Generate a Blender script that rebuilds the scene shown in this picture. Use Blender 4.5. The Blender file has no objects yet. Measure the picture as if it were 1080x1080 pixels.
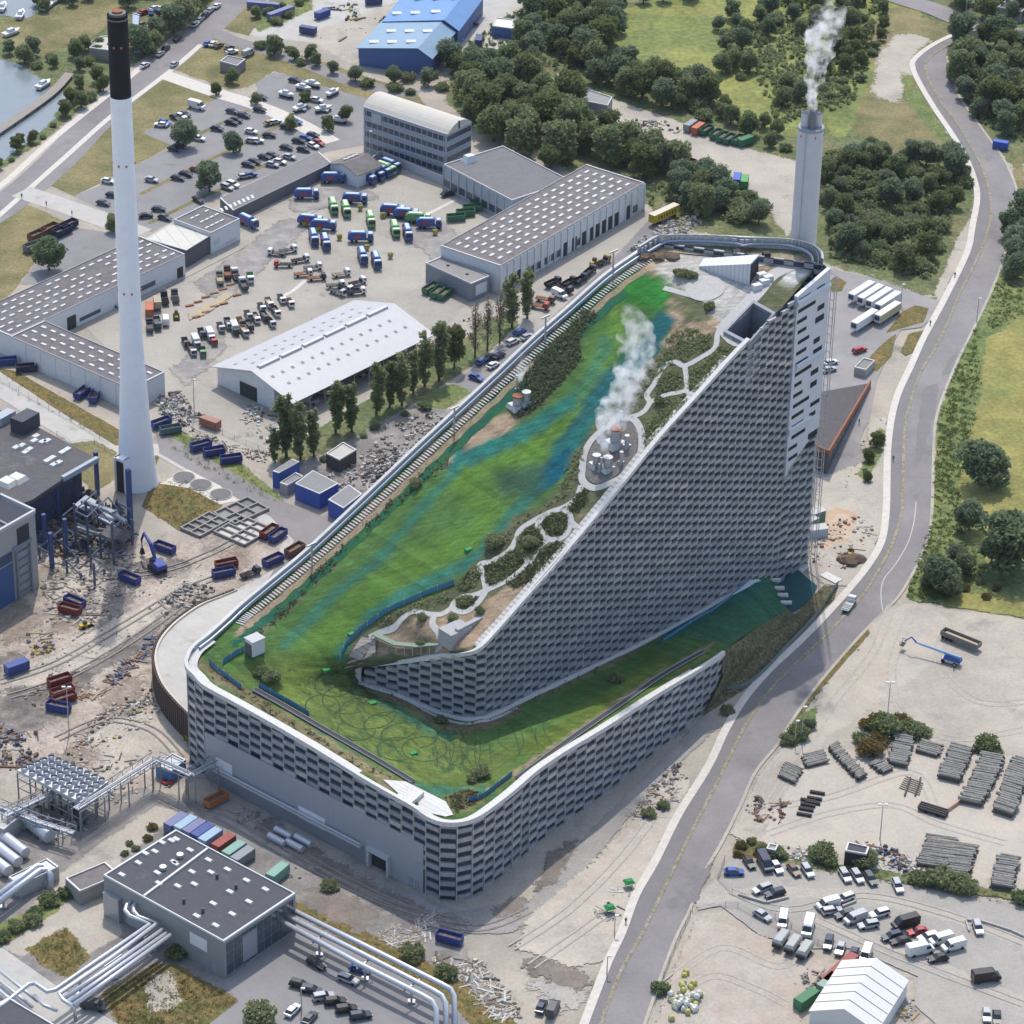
import bpy,bmesh,math,random
import numpy as np
from mathutils import Vector,Matrix,geometry
from mathutils.bvhtree import BVHTree
random.seed(7)
RNG = np.random.default_rng(7)
sc = bpy.context.scene
COL = sc.collection
R = math.radians
# ------------------------------------------------------------------ camera
FOC,PITCH,ROLL,CAMH,CAMY = 3500.0,R(30),R(1.25),453.0,-784.62
_fw = Vector((0,math.cos(PITCH),-math.sin(PITCH)))
_up = Vector((0,math.sin(PITCH),math.cos(PITCH)))
_rt = Vector((1,0,0))
CR = math.cos(ROLL)*_rt+math.sin(ROLL)*_up
CU = -math.sin(ROLL)*_rt+math.cos(ROLL)*_up
CO = Vector((0,CAMY,CAMH))
cd = bpy.data.cameras.new('camera')
cam = bpy.data.objects.new('camera',cd)
COL.objects.link(cam)
cd.sensor_width = 36
cd.lens = 36*FOC/1080
cd.clip_start = 5
cd.clip_end = 12000
M = Matrix((CR,CU,-_fw)).transposed().to_4x4()
M.translation = CO
cam.matrix_world = M
sc.camera = cam
def ray(px,py):
 return _fw+(px-540)/FOC*CR-(py-540)/FOC*CU
def g(p,z=0.0):
 """the place in the world, at height z, that the photograph shows at pixel p"""
 d = ray(p[0],p[1])
 return CO+d*((z-CAMH)/d.z)
def on_wall(p,A,B):
 """where the line of sight of pixel p meets the vertical plane through A and B"""
 d = ray(p[0],p[1])
 n = Vector((B[1]-A[1],A[0]-B[0],0))
 return CO+d*(n.dot(Vector((A[0],A[1],0))-CO)/n.dot(d))
def pix(P):
 v = Vector(P)-CO
 w = v.dot(_fw)
 return 540+FOC*v.dot(CR)/w,540-FOC*v.dot(CU)/w
def heading(p,ang,d=6):
 """ground heading of an image-space direction (degrees, counter-clockwise from image right)"""
 a = R(ang)
 q = g((p[0]+d*math.cos(a),p[1]-d*math.sin(a)))-g(p)
 return math.atan2(q.y,q.x)
# ------------------------------------------------------------------ materials
MATS = {}
def mat(name,col,rough=0.8,metal=0.0,var=0.0,scale=0.3,col2=None,fine=0.0,fscale=4.0,bump=0.0,bscale=6.0,spec=0.3,obj=True,stripe=None,var2=None):
 """procedural principled material: base colour, large blotches towards col2, fine mottling, optional bump and stripes"""
 if name in MATS:
  return MATS[name]
 m = bpy.data.materials.new(name)
 m.use_nodes = True
 nt = m.node_tree
 N,L = nt.nodes,nt.links
 b = N['Principled BSDF']
 b.inputs['Roughness'].default_value = rough
 b.inputs['Metallic'].default_value = metal
 b.inputs['Specular IOR Level'].default_value = spec
 geo = N.new('ShaderNodeNewGeometry')
 pos = geo.outputs['Position']
 rgb = N.new('ShaderNodeRGB')
 rgb.outputs[0].default_value = (*col,1)
 out = rgb.outputs[0]
 def noise(s,detail=5,rough_=0.6):
  n = N.new('ShaderNodeTexNoise')
  n.inputs['Scale'].default_value = s
  n.inputs['Detail'].default_value = detail
  n.inputs['Roughness'].default_value = rough_
  L.new(pos,n.inputs['Vector'])
  return n.outputs['Fac']
 def ramp(fac,a,c):
  r = N.new('ShaderNodeMapRange')
  r.inputs['From Min'].default_value = a
  r.inputs['From Max'].default_value = c
  L.new(fac,r.inputs['Value'])
  return r.outputs[0]
 def mix(fac,a,c,mode='MIX'):
  x = N.new('ShaderNodeMix')
  x.data_type = 'RGBA'
  x.blend_type = mode
  if isinstance(fac,float):x.inputs[0].default_value = fac
  else:L.new(fac,x.inputs[0])
  for s,v in((6,a),(7,c)):
   if isinstance(v,tuple):x.inputs[s].default_value = (*v,1)
   else:L.new(v,x.inputs[s])
  return x.outputs[2]
 if col2 is not None:
  out = mix(ramp(noise(scale,6,0.65),0.42,0.62),out,tuple(col2))
 if var2 is not None:
  out = mix(ramp(noise(var2[1],7,0.7),var2[2],var2[3]),out,tuple(var2[0]))
 if var:
  v = ramp(noise(scale*2.7,6,0.7),0.25,0.75)
  k = N.new('ShaderNodeMapRange')
  k.inputs['To Min'].default_value = 1-var
  k.inputs['To Max'].default_value = 1+var
  L.new(v,k.inputs['Value'])
  out = mix(1.0,out,k.outputs[0],'MULTIPLY')
 if fine:
  k = N.new('ShaderNodeMapRange')
  k.inputs['From Min'].default_value = .3
  k.inputs['From Max'].default_value = .7
  k.inputs['To Min'].default_value = 1-fine
  k.inputs['To Max'].default_value = 1+fine
  L.new(noise(fscale,3,0.6),k.inputs['Value'])
  out = mix(1.0,out,k.outputs[0],'MULTIPLY')
 if stripe:
  d = N.new('ShaderNodeVectorMath');d.operation = 'DOT_PRODUCT'
  L.new(pos,d.inputs[0]);d.inputs[1].default_value = (math.cos(stripe[0])/stripe[1],math.sin(stripe[0])/stripe[1],0)
  fr = N.new('ShaderNodeMath');fr.operation = 'FRACT';L.new(d.outputs['Value'],fr.inputs[0])
  lt = N.new('ShaderNodeMath');lt.operation = 'LESS_THAN';L.new(fr.outputs[0],lt.inputs[0]);lt.inputs[1].default_value = stripe[2]
  out = mix(lt.outputs[0],out,tuple(stripe[3]))
 L.new(out,b.inputs['Base Color'])
 if bump:
  bp = N.new('ShaderNodeBump')
  bp.inputs['Strength'].default_value = bump
  bp.inputs['Distance'].default_value = 0.3
  L.new(noise(bscale,6,0.7),bp.inputs['Height'])
  L.new(bp.outputs[0],b.inputs['Normal'])
 MATS[name] = m
 return m
# ------------------------------------------------------------------ mesh builder
class MB:
 """collects shapes (world or local coordinates) and links them as ONE mesh object"""
 def __init__(s):
  s.v,s.f,s.mi = [],[],[]
  s.cur = 0
 def add(s,vs,fs):
  o = len(s.v)
  s.v.extend([tuple(x)for x in vs])
  s.f.extend([tuple(i+o for i in f)for f in fs])
  s.mi.extend([s.cur]*len(fs))
  return s
 def hexa(s,b,t):
  """solid between a bottom polygon and a top polygon of as many corners"""
  n = len(b)
  fs = [tuple(range(n-1,-1,-1)),tuple(range(n,2*n))]
  fs += [(i,(i+1)%n,n+(i+1)%n,n+i)for i in range(n)]
  return s.add(list(b)+list(t),fs)
 def box(s,c,size,rz=0.0,taper=1.0):
  x,y,z = size[0]/2,size[1]/2,size[2]
  ca,sa = math.cos(rz),math.sin(rz)
  P = lambda a,b_,h:(c[0]+a*ca-b_*sa,c[1]+a*sa+b_*ca,c[2]+h)
  return s.hexa([P(-x,-y,0),P(x,-y,0),P(x,y,0),P(-x,y,0)],[P(-x*taper,-y*taper,z),P(x*taper,-y*taper,z),P(x*taper,y*taper,z),P(-x*taper,y*taper,z)])
 def prism(s,poly,z0,z1):
  poly = ccw(poly)
  return s.hexa([(p[0],p[1],z0)for p in poly],[(p[0],p[1],z1)for p in poly])
 def tube(s,path,r,n=8,caps=True):
  path = [Vector(p)for p in path]
  rr = r if isinstance(r,(list,tuple))else[r]*len(path)
  rings = []
  for i,p in enumerate(path):
   d = (path[min(i+1,len(path)-1)]-path[max(i-1,0)]).normalized()
   a = d.cross(Vector((0,0,1)))
   if a.length <1e-3:a = Vector((1,0,0))
   a.normalize();b = d.cross(a).normalized()
   rings.append([p+rr[i]*(math.cos(2*math.pi*k/n)*a+math.sin(2*math.pi*k/n)*b)for k in range(n)])
  vs = [q for ring in rings for q in ring]
  fs = []
  for i in range(len(rings)-1):
   for k in range(n):
    fs.append((i*n+k,i*n+(k+1)%n,(i+1)*n+(k+1)%n,(i+1)*n+k))
  if caps:
   fs += [tuple(range(n-1,-1,-1)),tuple(range((len(rings)-1)*n,len(rings)*n))]
  return s.add(vs,fs)
 def cyl(s,c,r0,r1,z0,z1,n=24,caps=True):
  a = [(c[0]+r0*math.cos(2*math.pi*k/n),c[1]+r0*math.sin(2*math.pi*k/n),z0)for k in range(n)]
  b = [(c[0]+r1*math.cos(2*math.pi*k/n),c[1]+r1*math.sin(2*math.pi*k/n),z1)for k in range(n)]
  if caps:return s.hexa(a,b)
  return s.add(a+b,[(i,(i+1)%n,n+(i+1)%n,n+i)for i in range(n)])
 def blob(s,c,r,seed=0,jag=0.25,sub=1,squash=1.0):
  """rough lump: an icosphere pushed about"""
  rn = random.Random(seed)
  bm = bmesh.new()
  bmesh.ops.create_icosphere(bm,subdivisions=sub,radius=1)
  vs = []
  for v in bm.verts:
   k = 1+rn.uniform(-jag,jag)
   vs.append((c[0]+v.co.x*r*k,c[1]+v.co.y*r*k,c[2]+v.co.z*r*k*squash))
  s.add(vs,[tuple(v.index for v in f.verts)for f in bm.faces])
  bm.free()
  return s
 def build(s,name,mats,parent=None,loc=None,smooth=False,base=True):
  """base: a top-level mesh gets its origin at its base; a child is stored relative to its parent"""
  me = bpy.data.meshes.new(name)
  P = np.array(s.v,dtype=np.float64).reshape(-1,3)
  if parent is not None and base:
   o = np.array(wloc(parent))
  elif parent is None and base and len(P):
   o = np.array([P[:,0].mean(),P[:,1].mean(),P[:,2].min()])
  else:
   o = np.zeros(3)
  me.from_pydata([tuple(x)for x in(P-o)],[],s.f)
  if not isinstance(mats,(list,tuple)):mats = [mats]
  for m in mats:me.materials.append(m)
  if len(mats) >1:me.polygons.foreach_set('material_index',s.mi)
  if smooth:me.polygons.foreach_set('use_smooth',[True]*len(me.polygons))
  me.update()
  ob = bpy.data.objects.new(name,me)
  COL.objects.link(ob)
  if parent is not None:ob.parent = parent
  else:ob.location = loc if loc is not None else o
  return ob
def wloc(o):
 p = Vector(o.location)
 while o.parent is not None:
  o = o.parent
  p = p+Vector(o.location)
 return p
def ccw(poly):
 a = sum(poly[i-1][0]*poly[i][1]-poly[i][0]*poly[i-1][1]for i in range(len(poly)))
 return list(poly)if a >0 else list(reversed(poly))
def tag(o,label,cat,group=None,kind=None):
 if label:o['label'] = label
 if cat:o['category'] = cat
 if group:o['group'] = group
 if kind:o['kind'] = kind
 return o
def empty(name,loc,label=None,cat=None,group=None,rz=0.0):
 o = bpy.data.objects.new(name,None)
 COL.objects.link(o)
 o.location = loc
 o.rotation_euler = (0,0,rz)
 o.empty_display_size = 0.5
 return tag(o,label,cat,group)
KIDS = {}
def dup(root,loc,rz=0.0,label=None,cat=None,group=None,scale=None):
 """a copy of a thing with copies of its parts and sub-parts"""
 r = root.copy()
 COL.objects.link(r)
 r.location = loc
 r.rotation_euler = (0,0,rz)
 if scale is not None:r.scale = scale if isinstance(scale,tuple)else(scale,)*3
 tag(r,label,cat,group)
 if root.name not in KIDS:
  KIDS[root.name] = [(c,list(c.children))for c in root.children]
 for c,sub in KIDS[root.name]:
  d = c.copy()
  COL.objects.link(d)
  d.parent = r
  for q in sub:
   e = q.copy()
   COL.objects.link(e)
   e.parent = d
 return r
def inpoly(x,y,poly):
 """vectorised point-in-polygon"""
 x = np.asarray(x,float);y = np.asarray(y,float)
 c = np.zeros(x.shape,bool)
 n = len(poly)
 for i in range(n):
  x0,y0 = poly[i-1];x1,y1 = poly[i]
  if y0 == y1:continue
  t = ((y0>y)!=(y1>y))&(x<(x1-x0)*(y-y0)/(y1-y0)+x0)
  c ^= t
 return c
# ------------------------------------------------------------------ ground sheets
LIFT = [0.0]
def wobble(poly,step,amp,seed=1):
 rn = random.Random(seed)
 out = []
 for i in range(len(poly)):
  a,b = Vector(poly[i]),Vector(poly[(i+1)%len(poly)])
  n = max(1,int((b-a).length/step))
  for k in range(n):
   p = a.lerp(b,k/n)
   out.append((p.x+rn.uniform(-amp,amp),p.y+rn.uniform(-amp,amp)*.6))
 return out
def fill(world,name,m,label=None,cat=None,kind='structure'):
 pts = [Vector((p[0],p[1],p[2]))for p in world]
 tris = geometry.tessellate_polygon([pts])
 b = MB().add(pts,[t if(pts[t[1]]-pts[t[0]]).cross(pts[t[2]]-pts[t[0]]).z>0 else(t[0],t[2],t[1])for t in tris])
 o = b.build(name,m)
 tag(o,label,cat,kind=kind)
 return o
SOFT = {}
def soften(m):
 """a copy of a ground material that frays out where the attribute 'edge' falls to nothing"""
 if m.name in SOFT:return SOFT[m.name]
 c = m.copy();c.name = m.name+'_frayed'
 nt = c.node_tree;N,L = nt.nodes,nt.links
 out = next(n for n in N if n.type=='OUTPUT_MATERIAL')
 b = next(n for n in N if n.type=='BSDF_PRINCIPLED')
 at = N.new('ShaderNodeAttribute');at.attribute_name = 'edge'
 geo = N.new('ShaderNodeNewGeometry')
 nz = N.new('ShaderNodeTexNoise');nz.inputs['Scale'].default_value = .22;nz.inputs['Detail'].default_value = 8;nz.inputs['Roughness'].default_value = .7
 L.new(geo.outputs['Position'],nz.inputs['Vector'])
 a = N.new('ShaderNodeMath');a.operation = 'MULTIPLY_ADD';L.new(nz.outputs['Fac'],a.inputs[0]);a.inputs[1].default_value = 1.2
 n2 = N.new('ShaderNodeTexNoise');n2.inputs['Scale'].default_value = 1.3;n2.inputs['Detail'].default_value = 6;n2.inputs['Roughness'].default_value = .75
 L.new(geo.outputs['Position'],n2.inputs['Vector'])
 a2 = N.new('ShaderNodeMath');a2.operation = 'MULTIPLY_ADD';L.new(n2.outputs['Fac'],a2.inputs[0]);a2.inputs[1].default_value = 1.0;L.new(at.outputs['Fac'],a2.inputs[2]);L.new(a2.outputs[0],a.inputs[2])
 r = N.new('ShaderNodeMapRange');r.inputs['From Min'].default_value = 1.59;r.inputs['From Max'].default_value = 1.61;L.new(a.outputs[0],r.inputs['Value'])
 t = N.new('ShaderNodeBsdfTransparent');mx = N.new('ShaderNodeMixShader')
 L.new(r.outputs[0],mx.inputs[0]);L.new(t.outputs[0],mx.inputs[1]);L.new(b.outputs[0],mx.inputs[2]);L.new(mx.outputs[0],out.inputs[0])
 SOFT[m.name] = c
 return c
def segd(x,y,poly):
 d = np.full(x.shape,1e9)
 for i in range(len(poly)):
  ax,ay = poly[i-1];bx,by = poly[i]
  L2 = (bx-ax)**2+(by-ay)**2+1e-9
  t = np.clip(((x-ax)*(bx-ax)+(y-ay)*(by-ay))/L2,0,1)
  d = np.minimum(d,np.hypot(x-ax-t*(bx-ax),y-ay-t*(by-ay)))
 return d
def patch(name,poly,m,fr,label=None):
 """a patch of ground with a frayed border about fr metres wide"""
 z = LIFT[0]
 W = [(p.x,p.y)for p in(g(q)for q in poly)]
 xs,ys = [p[0]for p in W],[p[1]for p in W]
 x0,x1,y0,y1 = min(xs)-fr*2,max(xs)+fr*2,min(ys)-fr*2,max(ys)+fr*2
 st = min(max(fr*.7,((x1-x0)*(y1-y0)/4000)**.5),fr*2.5)
 nx,ny = int((x1-x0)/st)+2,int((y1-y0)/st)+2
 gx,gy = np.meshgrid(x0+np.arange(nx)*st,y0+np.arange(ny)*st)
 ins = inpoly(gx,gy,W);d = segd(gx,gy,W)
 e = np.clip(np.where(ins,.5+d/(2*fr),.5-d/(2*fr)),0,1)
 vis = e >0
 keep = vis[:-1,:-1]|vis[1:,:-1]|vis[:-1,1:]|vis[1:,1:]
 used = np.zeros((ny,nx),bool)
 used[:-1,:-1] |= keep;used[1:,:-1] |= keep;used[:-1,1:] |= keep;used[1:,1:] |= keep
 idx = np.full((ny,nx),-1);idx[used] = np.arange(used.sum())
 b = MB()
 b.v = [(float(x),float(y),z)for x,y in zip(gx[used],gy[used])]
 j,i = np.nonzero(keep)
 b.f = list(zip(idx[j,i].tolist(),idx[j,i+1].tolist(),idx[j+1,i+1].tolist(),idx[j+1,i].tolist()))
 b.mi = [0]*len(b.f)
 o = b.build(name,soften(m))
 at = o.data.attributes.new('edge','FLOAT','POINT')
 at.data.foreach_set('value',e[used].astype(np.float32))
 return tag(o,label,None,kind='structure')
def sheet(name,poly,m,wob=0.0,step=4.0,label=None):
 """a flat patch of ground whose outline the photograph shows at these pixels"""
 LIFT[0] += 0.002
 if wob >=.6:return patch(name,poly,m,max(.8,wob*(2.2 if poly[0][1]<200 else 1.5)),label)
 if wob:poly = wobble(poly,step,wob,len(poly)+int(poly[0][0]))
 return fill([g(p,LIFT[0])for p in poly],name,m,label)
def smooth_line(pts,n=6):
 """Catmull-Rom through the points"""
 P = [Vector(p)for p in pts]
 out = []
 for i in range(len(P)-1):
  p0,p1,p2,p3 = P[max(i-1,0)],P[i],P[i+1],P[min(i+2,len(P)-1)]
  for k in range(n):
   t = k/n
   out.append(.5*((2*p1)+(p2-p0)*t+(2*p0-5*p1+4*p2-p3)*t*t+(3*p1-p0-3*p2+p3)*t**3))
 out.append(P[-1])
 return out
def ribbon_pts(path,w,off=0.0):
 """left and right edges of a band of width w (a number or one per point) along a path, shifted by off to the left"""
 L,Rr = [],[]
 n = len(path)
 for i,p in enumerate(path):
  d = path[min(i+1,n-1)]-path[max(i-1,0)]
  d.z = 0;d.normalize()
  q = Vector((-d.y,d.x,0))
  ww = w[i]if isinstance(w,(list,tuple))else w
  L.append(p+q*(off+ww/2));Rr.append(p+q*(off-ww/2))
 return L,Rr
def band(name,px,w,m,off=0.0,sm=5,kerb=0.0,label=None,z=None):
 """a road, path or strip of width w metres along pixels on the ground"""
 LIFT[0] += 0.002
 zz = LIFT[0]
 path = smooth_line([g(p,0)for p in px],sm)
 L,Rr = ribbon_pts(path,w,off)
 b = MB()
 n = len(path)
 vs = [Vector((p.x,p.y,zz+kerb))for p in L]+[Vector((p.x,p.y,zz+kerb))for p in Rr]
 fs = [(i,n+i,n+i+1,i+1)for i in range(n-1)]
 b.add(vs,fs)
 if kerb:
  vs2 = [Vector((p.x,p.y,0))for p in L]+[Vector((p.x,p.y,0))for p in Rr]
  b.add(vs+vs2,[(i,i+1,2*n+i+1,2*n+i)for i in range(n-1)]+[(n+i+1,n+i,3*n+i,3*n+i+1)for i in range(n-1)])
 o = b.build(name,m)
 tag(o,label,None,kind='structure')
 return o
# ------------------------------------------------------------------ light
SUN_AZ_DIR = Vector((-0.01,1.0,0)).normalized()
SUN_EL = R(59)
w = bpy.data.worlds.new('World')
sc.world = w
w.use_nodes = True
nt = w.node_tree
bg = nt.nodes['Background']
sky = nt.nodes.new('ShaderNodeTexSky')
sky.sky_type = 'NISHITA'
sky.sun_disc = False
sky.sun_elevation = SUN_EL
sky.sun_rotation = math.atan2(SUN_AZ_DIR.x,SUN_AZ_DIR.y)
sky.altitude = 100
sky.air_density = 1.0
sky.dust_density = 2.0
nt.links.new(sky.outputs[0],bg.inputs[0])
bg.inputs[1].default_value = 0.15
sl = bpy.data.lights.new('sun','SUN')
sl.energy = 2.0
sl.angle = R(0.5)
sl.color = (1.0,0.95,0.87)
so = bpy.data.objects.new('sun',sl)
COL.objects.link(so)
sdir = Vector((SUN_AZ_DIR.x*math.cos(SUN_EL),SUN_AZ_DIR.y*math.cos(SUN_EL),math.sin(SUN_EL)))
so.rotation_euler = sdir.to_track_quat('Z','Y').to_euler()
so.location = (0,0,600)
vs_ = sc.view_settings
vs_.view_transform = 'Standard'
vs_.look = 'None'
vs_.gamma = 1
vs_.exposure = 0.72
vs_.use_curve_mapping = False
sc.render.film_transparent = False
sc.cycles.max_bounces = 8
sc.cycles.diffuse_bounces = 4
sc.cycles.glossy_bounces = 3
sc.cycles.transmission_bounces = 3
sc.cycles.volume_bounces = 5
sc.cycles.transparent_max_bounces = 16
sc.cycles.use_denoising = True
sc.cycles.caustics_reflective = False
sc.cycles.caustics_refractive = False
# ------------------------------------------------------------------ ground
SOIL = mat('dusty_soil',(0.370,0.327,0.264),.95,var=.14,scale=.035,col2=(0.295,0.266,0.223),fine=.1,fscale=1.2,bump=.25,bscale=1.5,var2=((.2,.185,.165),.05,.55,.68))
GRAVEL = mat('pale_gravel',(0.397,0.360,0.296),.95,var=.1,scale=.05,col2=(0.342,0.312,0.264),fine=.1,fscale=1.5,bump=.2,bscale=2,var2=((.26,.245,.215),.07,.56,.7))
YARD = mat('depot_concrete',(0.350,0.322,0.273),.9,var=.1,scale=.03,col2=(0.301,0.279,0.240),fine=.06,fscale=1.0,var2=((.18,.17,.16),.11,.6,.72))
LOT = mat('parking_asphalt',(.235,.225,.22),.9,var=.1,scale=.04,col2=(.20,.195,.195),fine=.05,fscale=1.5,var2=((.13,.13,.135),.09,.6,.75))
ROAD = mat('road_asphalt',(.225,.21,.205),.85,var=.12,scale=.03,col2=(.18,.17,.168),fine=.06,fscale=1.2,var2=((.13,.125,.125),.06,.58,.75))
LANE = mat('cycle_lane_asphalt',(.17,.163,.16),.85,var=.12,scale=.05,fine=.08,fscale=1.5)
PATH = mat('pale_paving',(.52,.485,.43),.9,var=.1,scale=.2,fine=.08,fscale=1.0)
CONC = mat('concrete',(.40,.385,.35),.85,var=.12,scale=.08,fine=.05,fscale=2,var2=((.26,.25,.23),.1,.58,.72))
DRY = mat('dry_grass',(.21,.18,.085),.95,var=.25,scale=.05,col2=(.13,.125,.05),fine=.25,fscale=1.0,bump=.5,bscale=2)
GREENG = mat('green_grass',(.115,.155,.05),.95,var=.35,scale=.06,col2=(.175,.185,.065),fine=.35,fscale=.8,bump=.6,bscale=1.5)
MEADOW = mat('meadow_grass',(.215,.225,.065),.95,var=.3,scale=.025,col2=(.125,.16,.05),fine=.3,fscale=.5,bump=.5,bscale=1,var2=((.22,.18,.07),.03,.55,.7))
FIELD = mat('yellow_field_grass',(.25,.225,.07),.95,var=.3,scale=.035,col2=(.17,.18,.055),fine=.25,fscale=.8,bump=.5,bscale=1.5)
SCRUB = mat('scrub_ground',(.10,.13,.05),.95,var=.4,scale=.05,col2=(.155,.15,.07),fine=.4,fscale=.7,bump=.8,bscale=1)
OCHRE = mat('ochre_weeds',(.17,.12,.042),.95,var=.3,scale=.2,col2=(.1,.105,.035),fine=.4,fscale=1.2,bump=.6,bscale=2)
DIRT_SHADE = mat('dirt_and_shade',(.115,.102,.092),.95,var=.3,scale=.12,col2=(.22,.195,.17),fine=.2,fscale=1.5,bump=.3,bscale=2)
MUD = mat('grey_mud',(.25,.23,.21),.9,var=.2,scale=.1,col2=(.17,.158,.145),fine=.12,fscale=1.5,bump=.2,bscale=2)
SAND = mat('orange_sand',(.42,.29,.19),.95,var=.15,scale=.15,col2=(.46,.37,.28),fine=.1,fscale=2)
WATER = mat('harbour_water',(.17,.20,.215),.22,var=.1,scale=.03,fine=.04,fscale=.5,bump=.12,bscale=.8,spec=.5)
PARKG = mat('car_park_gravel',(.30,.285,.255),.95,var=.1,scale=.04,col2=(.345,.325,.285),fine=.08,fscale=1.5,var2=((.20,.19,.18),.08,.58,.74))
YELLOWW = mat('yellow_verge_weeds',(.215,.20,.125),.95,var=.3,scale=.3,col2=(.26,.235,.19),fine=.35,fscale=1.5)
b = MB()
S = 5000
b.add([(-S,-S,0),(S,-S,0),(S,S,0),(-S,S,0)],[(0,1,2,3)])
tag(b.build('ground',SOIL,loc=(0,0,0),base=False),None,None,kind='structure')
sheet('scrub_land',[(480,60),(560,0),(560,-90),(1200,-90),(1200,150),(1078,170),(1070,200),(1060,172),(1010,100),(1000,60),(960,70),(1000,140),(1028,190),(1030,215),(1015,290),(990,318),(920,292),(870,278),(700,235),(600,180),(470,110)],SCRUB,2)
sheet('shore_ground',[(-60,-60),(240,-60),(230,0),(180,40),(110,92),(60,138),(0,180),(-60,220)],SCRUB,1)
sheet('harbour_water',[(-80,60),(0,63),(15,65),(38,80),(50,90),(60,95),(72,98),(75,103),(68,112),(60,117),(56,126),(40,142),(0,172),(-80,215)],WATER,.8)
sheet('harbour_water',[(-60,-50),(62,-50),(55,0),(42,8),(30,22),(6,16),(-60,24)],WATER,.8)
sheet('lawn',[(0,25),(60,12),(95,-4),(142,-4),(128,15),(100,38),(60,52),(35,60),(20,50),(0,44),(-30,40),(-30,28)],DRY,1)
sheet('yard',[(245,-30),(560,-30),(540,40),(535,60),(480,75),(420,70),(365,62),(330,45),(270,38),(232,28)],CONC,1)
sheet('yard',[(335,32),(400,8),(425,0),(425,-10),(445,-10),(400,55),(370,68),(322,40)],GRAVEL,1)
sheet('grass',[(262,20),(275,5),(300,-10),(330,-10),(330,10),(300,24),(272,34)],GREENG,1)
sheet('meadow',[(640,14),(680,4),(800,-30),(960,-30),(975,20),(955,60),(930,100),(905,130),(880,150),(866,120),(846,145),(800,138),(770,118),(735,95),(700,72),(655,55),(644,30)],MEADOW,2)
sheet('dry_hillside',[(908,28),(950,6),(1000,30),(1010,38),(966,62),(975,95),(990,125),(1008,150),(990,165),(960,160),(925,150),(900,140),(905,110),(925,80)],DRY,2)
sheet('bare_soil',[(925,60),(945,35),(985,40),(962,60),(964,80),(945,110),(920,100)],GRAVEL,2)
sheet('grass',[(950,75),(962,80),(985,120),(1004,145),(1000,155),(975,130),(955,105)],GREENG,1.5)
sheet('field',[(1080,160),(1078,172),(1090,240),(1068,248),(1062,240),(1075,225),(1074,200),(1066,172)],DRY,1)
sheet('sandy_lane',[(587,76),(620,92),(650,106),(716,128),(760,146),(792,158),(850,172),(850,225),(830,250),(815,228),(800,205),(765,190),(712,166),(680,141),(637,132),(617,117),(580,88)],GRAVEL,1)
sheet('bare_soil',[(1010,250),(1026,225),(1022,262),(1000,300),(992,318),(985,310),(998,280)],GRAVEL,1)
sheet('car_park',[(77,207),(120,190),(148,172),(181,155),(150,140),(230,104),(252,108),(272,95),(268,85),(290,76),(345,90),(392,105),(455,116),(458,150),(400,150),(345,160),(255,195),(215,215),(160,245),(118,226)],LOT)
sheet('lawn',[(42,190),(118,124),(172,84),(232,103),(190,120),(150,140),(181,153),(147,172),(78,207)],DRY,.4)
sheet('lawn',[(180,72),(205,50),(228,38),(240,42),(262,48),(300,68),(262,92),(242,95)],DRY,.8)
sheet('lawn',[(-20,225),(20,212),(48,224),(75,237),(45,265),(20,300),(0,322),(-30,330)],DRY,.6)
sheet('yard',[(62,235),(78,240),(122,246),(122,270),(60,300),(20,300),(45,268)],LOT,.5)
sheet('grass',[(228,28),(262,0),(275,-10),(285,8),(262,38)],DRY,.5)
sheet('lawn',[(268,45),(330,62),(390,82),(440,98),(452,118),(395,106),(345,92),(290,75),(262,62)],DRY,.6)
band('road',[(-25,236),(19,206),(60,170),(118,110),(180,61),(225,22),(265,-20),(300,-50)],13,ROAD)
band('pavement',[(-25,216),(8,190),(60,143),(116,98),(150,70)],2.5,PATH)
band('pavement',[(-20,244),(30,200),(75,160),(118,122),(178,76),(212,47)],2,PATH)
band('side_road',[(22,202),(70,218),(120,236),(150,247)],9,CONC)
band('footpath',[(174,79),(225,97),(270,111),(310,128),(350,150)],7,PATH)
band('road',[(215,30),(250,44),(290,56),(330,70),(365,84),(400,93),(440,100)],7,ROAD)
sheet('depot_yard',[(85,340),(155,300),(255,245),(320,180),(350,175),(440,185),(475,205),(560,240),(690,192),(700,215),(690,240),(640,290),(560,360),(500,400),(470,410),(440,420),(330,470),(290,480),(240,470),(180,440),(165,410),(120,375)],YARD)
for q in([(148,205),(190,184),(237,161),(272,144),(300,130)],[(157,236),(205,212),(240,196),(272,178),(297,166)],[(196,150),(215,139),(250,122),(262,116)]):band('grass_strip',q,1.7,DRY)
for q in([(345,281),(373,267)],[(447,228),(480,211)],[(297,313),(310,306),(325,293)]):band('drain_cover',q,1.3,PATH)
band('drain_line',[(150,317),(230,276),(310,235),(387,196)],.35,mat('dark_joint',(.12,.115,.11),.9))
sheet('grass',[(600,190),(690,195),(720,215),(700,232),(672,205),(560,225)],SCRUB,1)
for q in([(295,285),(340,262),(390,268),(380,300),(330,300)],[(380,330),(440,305),(500,310),(470,345),(430,345)],[(390,240),(440,225),(460,250),(430,262)],[(200,395),(230,380),(250,400),(225,412)]):
 sheet('yard',q,mat('worn_concrete',(.31,.285,.245),.9,var=.12,scale=.08,fine=.08,fscale=1.2),1.5)
for q in([(560,355),(640,280),(700,215),(712,228),(690,255),(640,290),(575,348)],):
 sheet('lane',q,ROAD,.5)
sheet('grass',[(0,388),(18,392),(170,478),(165,490),(122,478),(60,440),(0,405),(-30,395),(-30,375)],OCHRE,.5)
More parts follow.
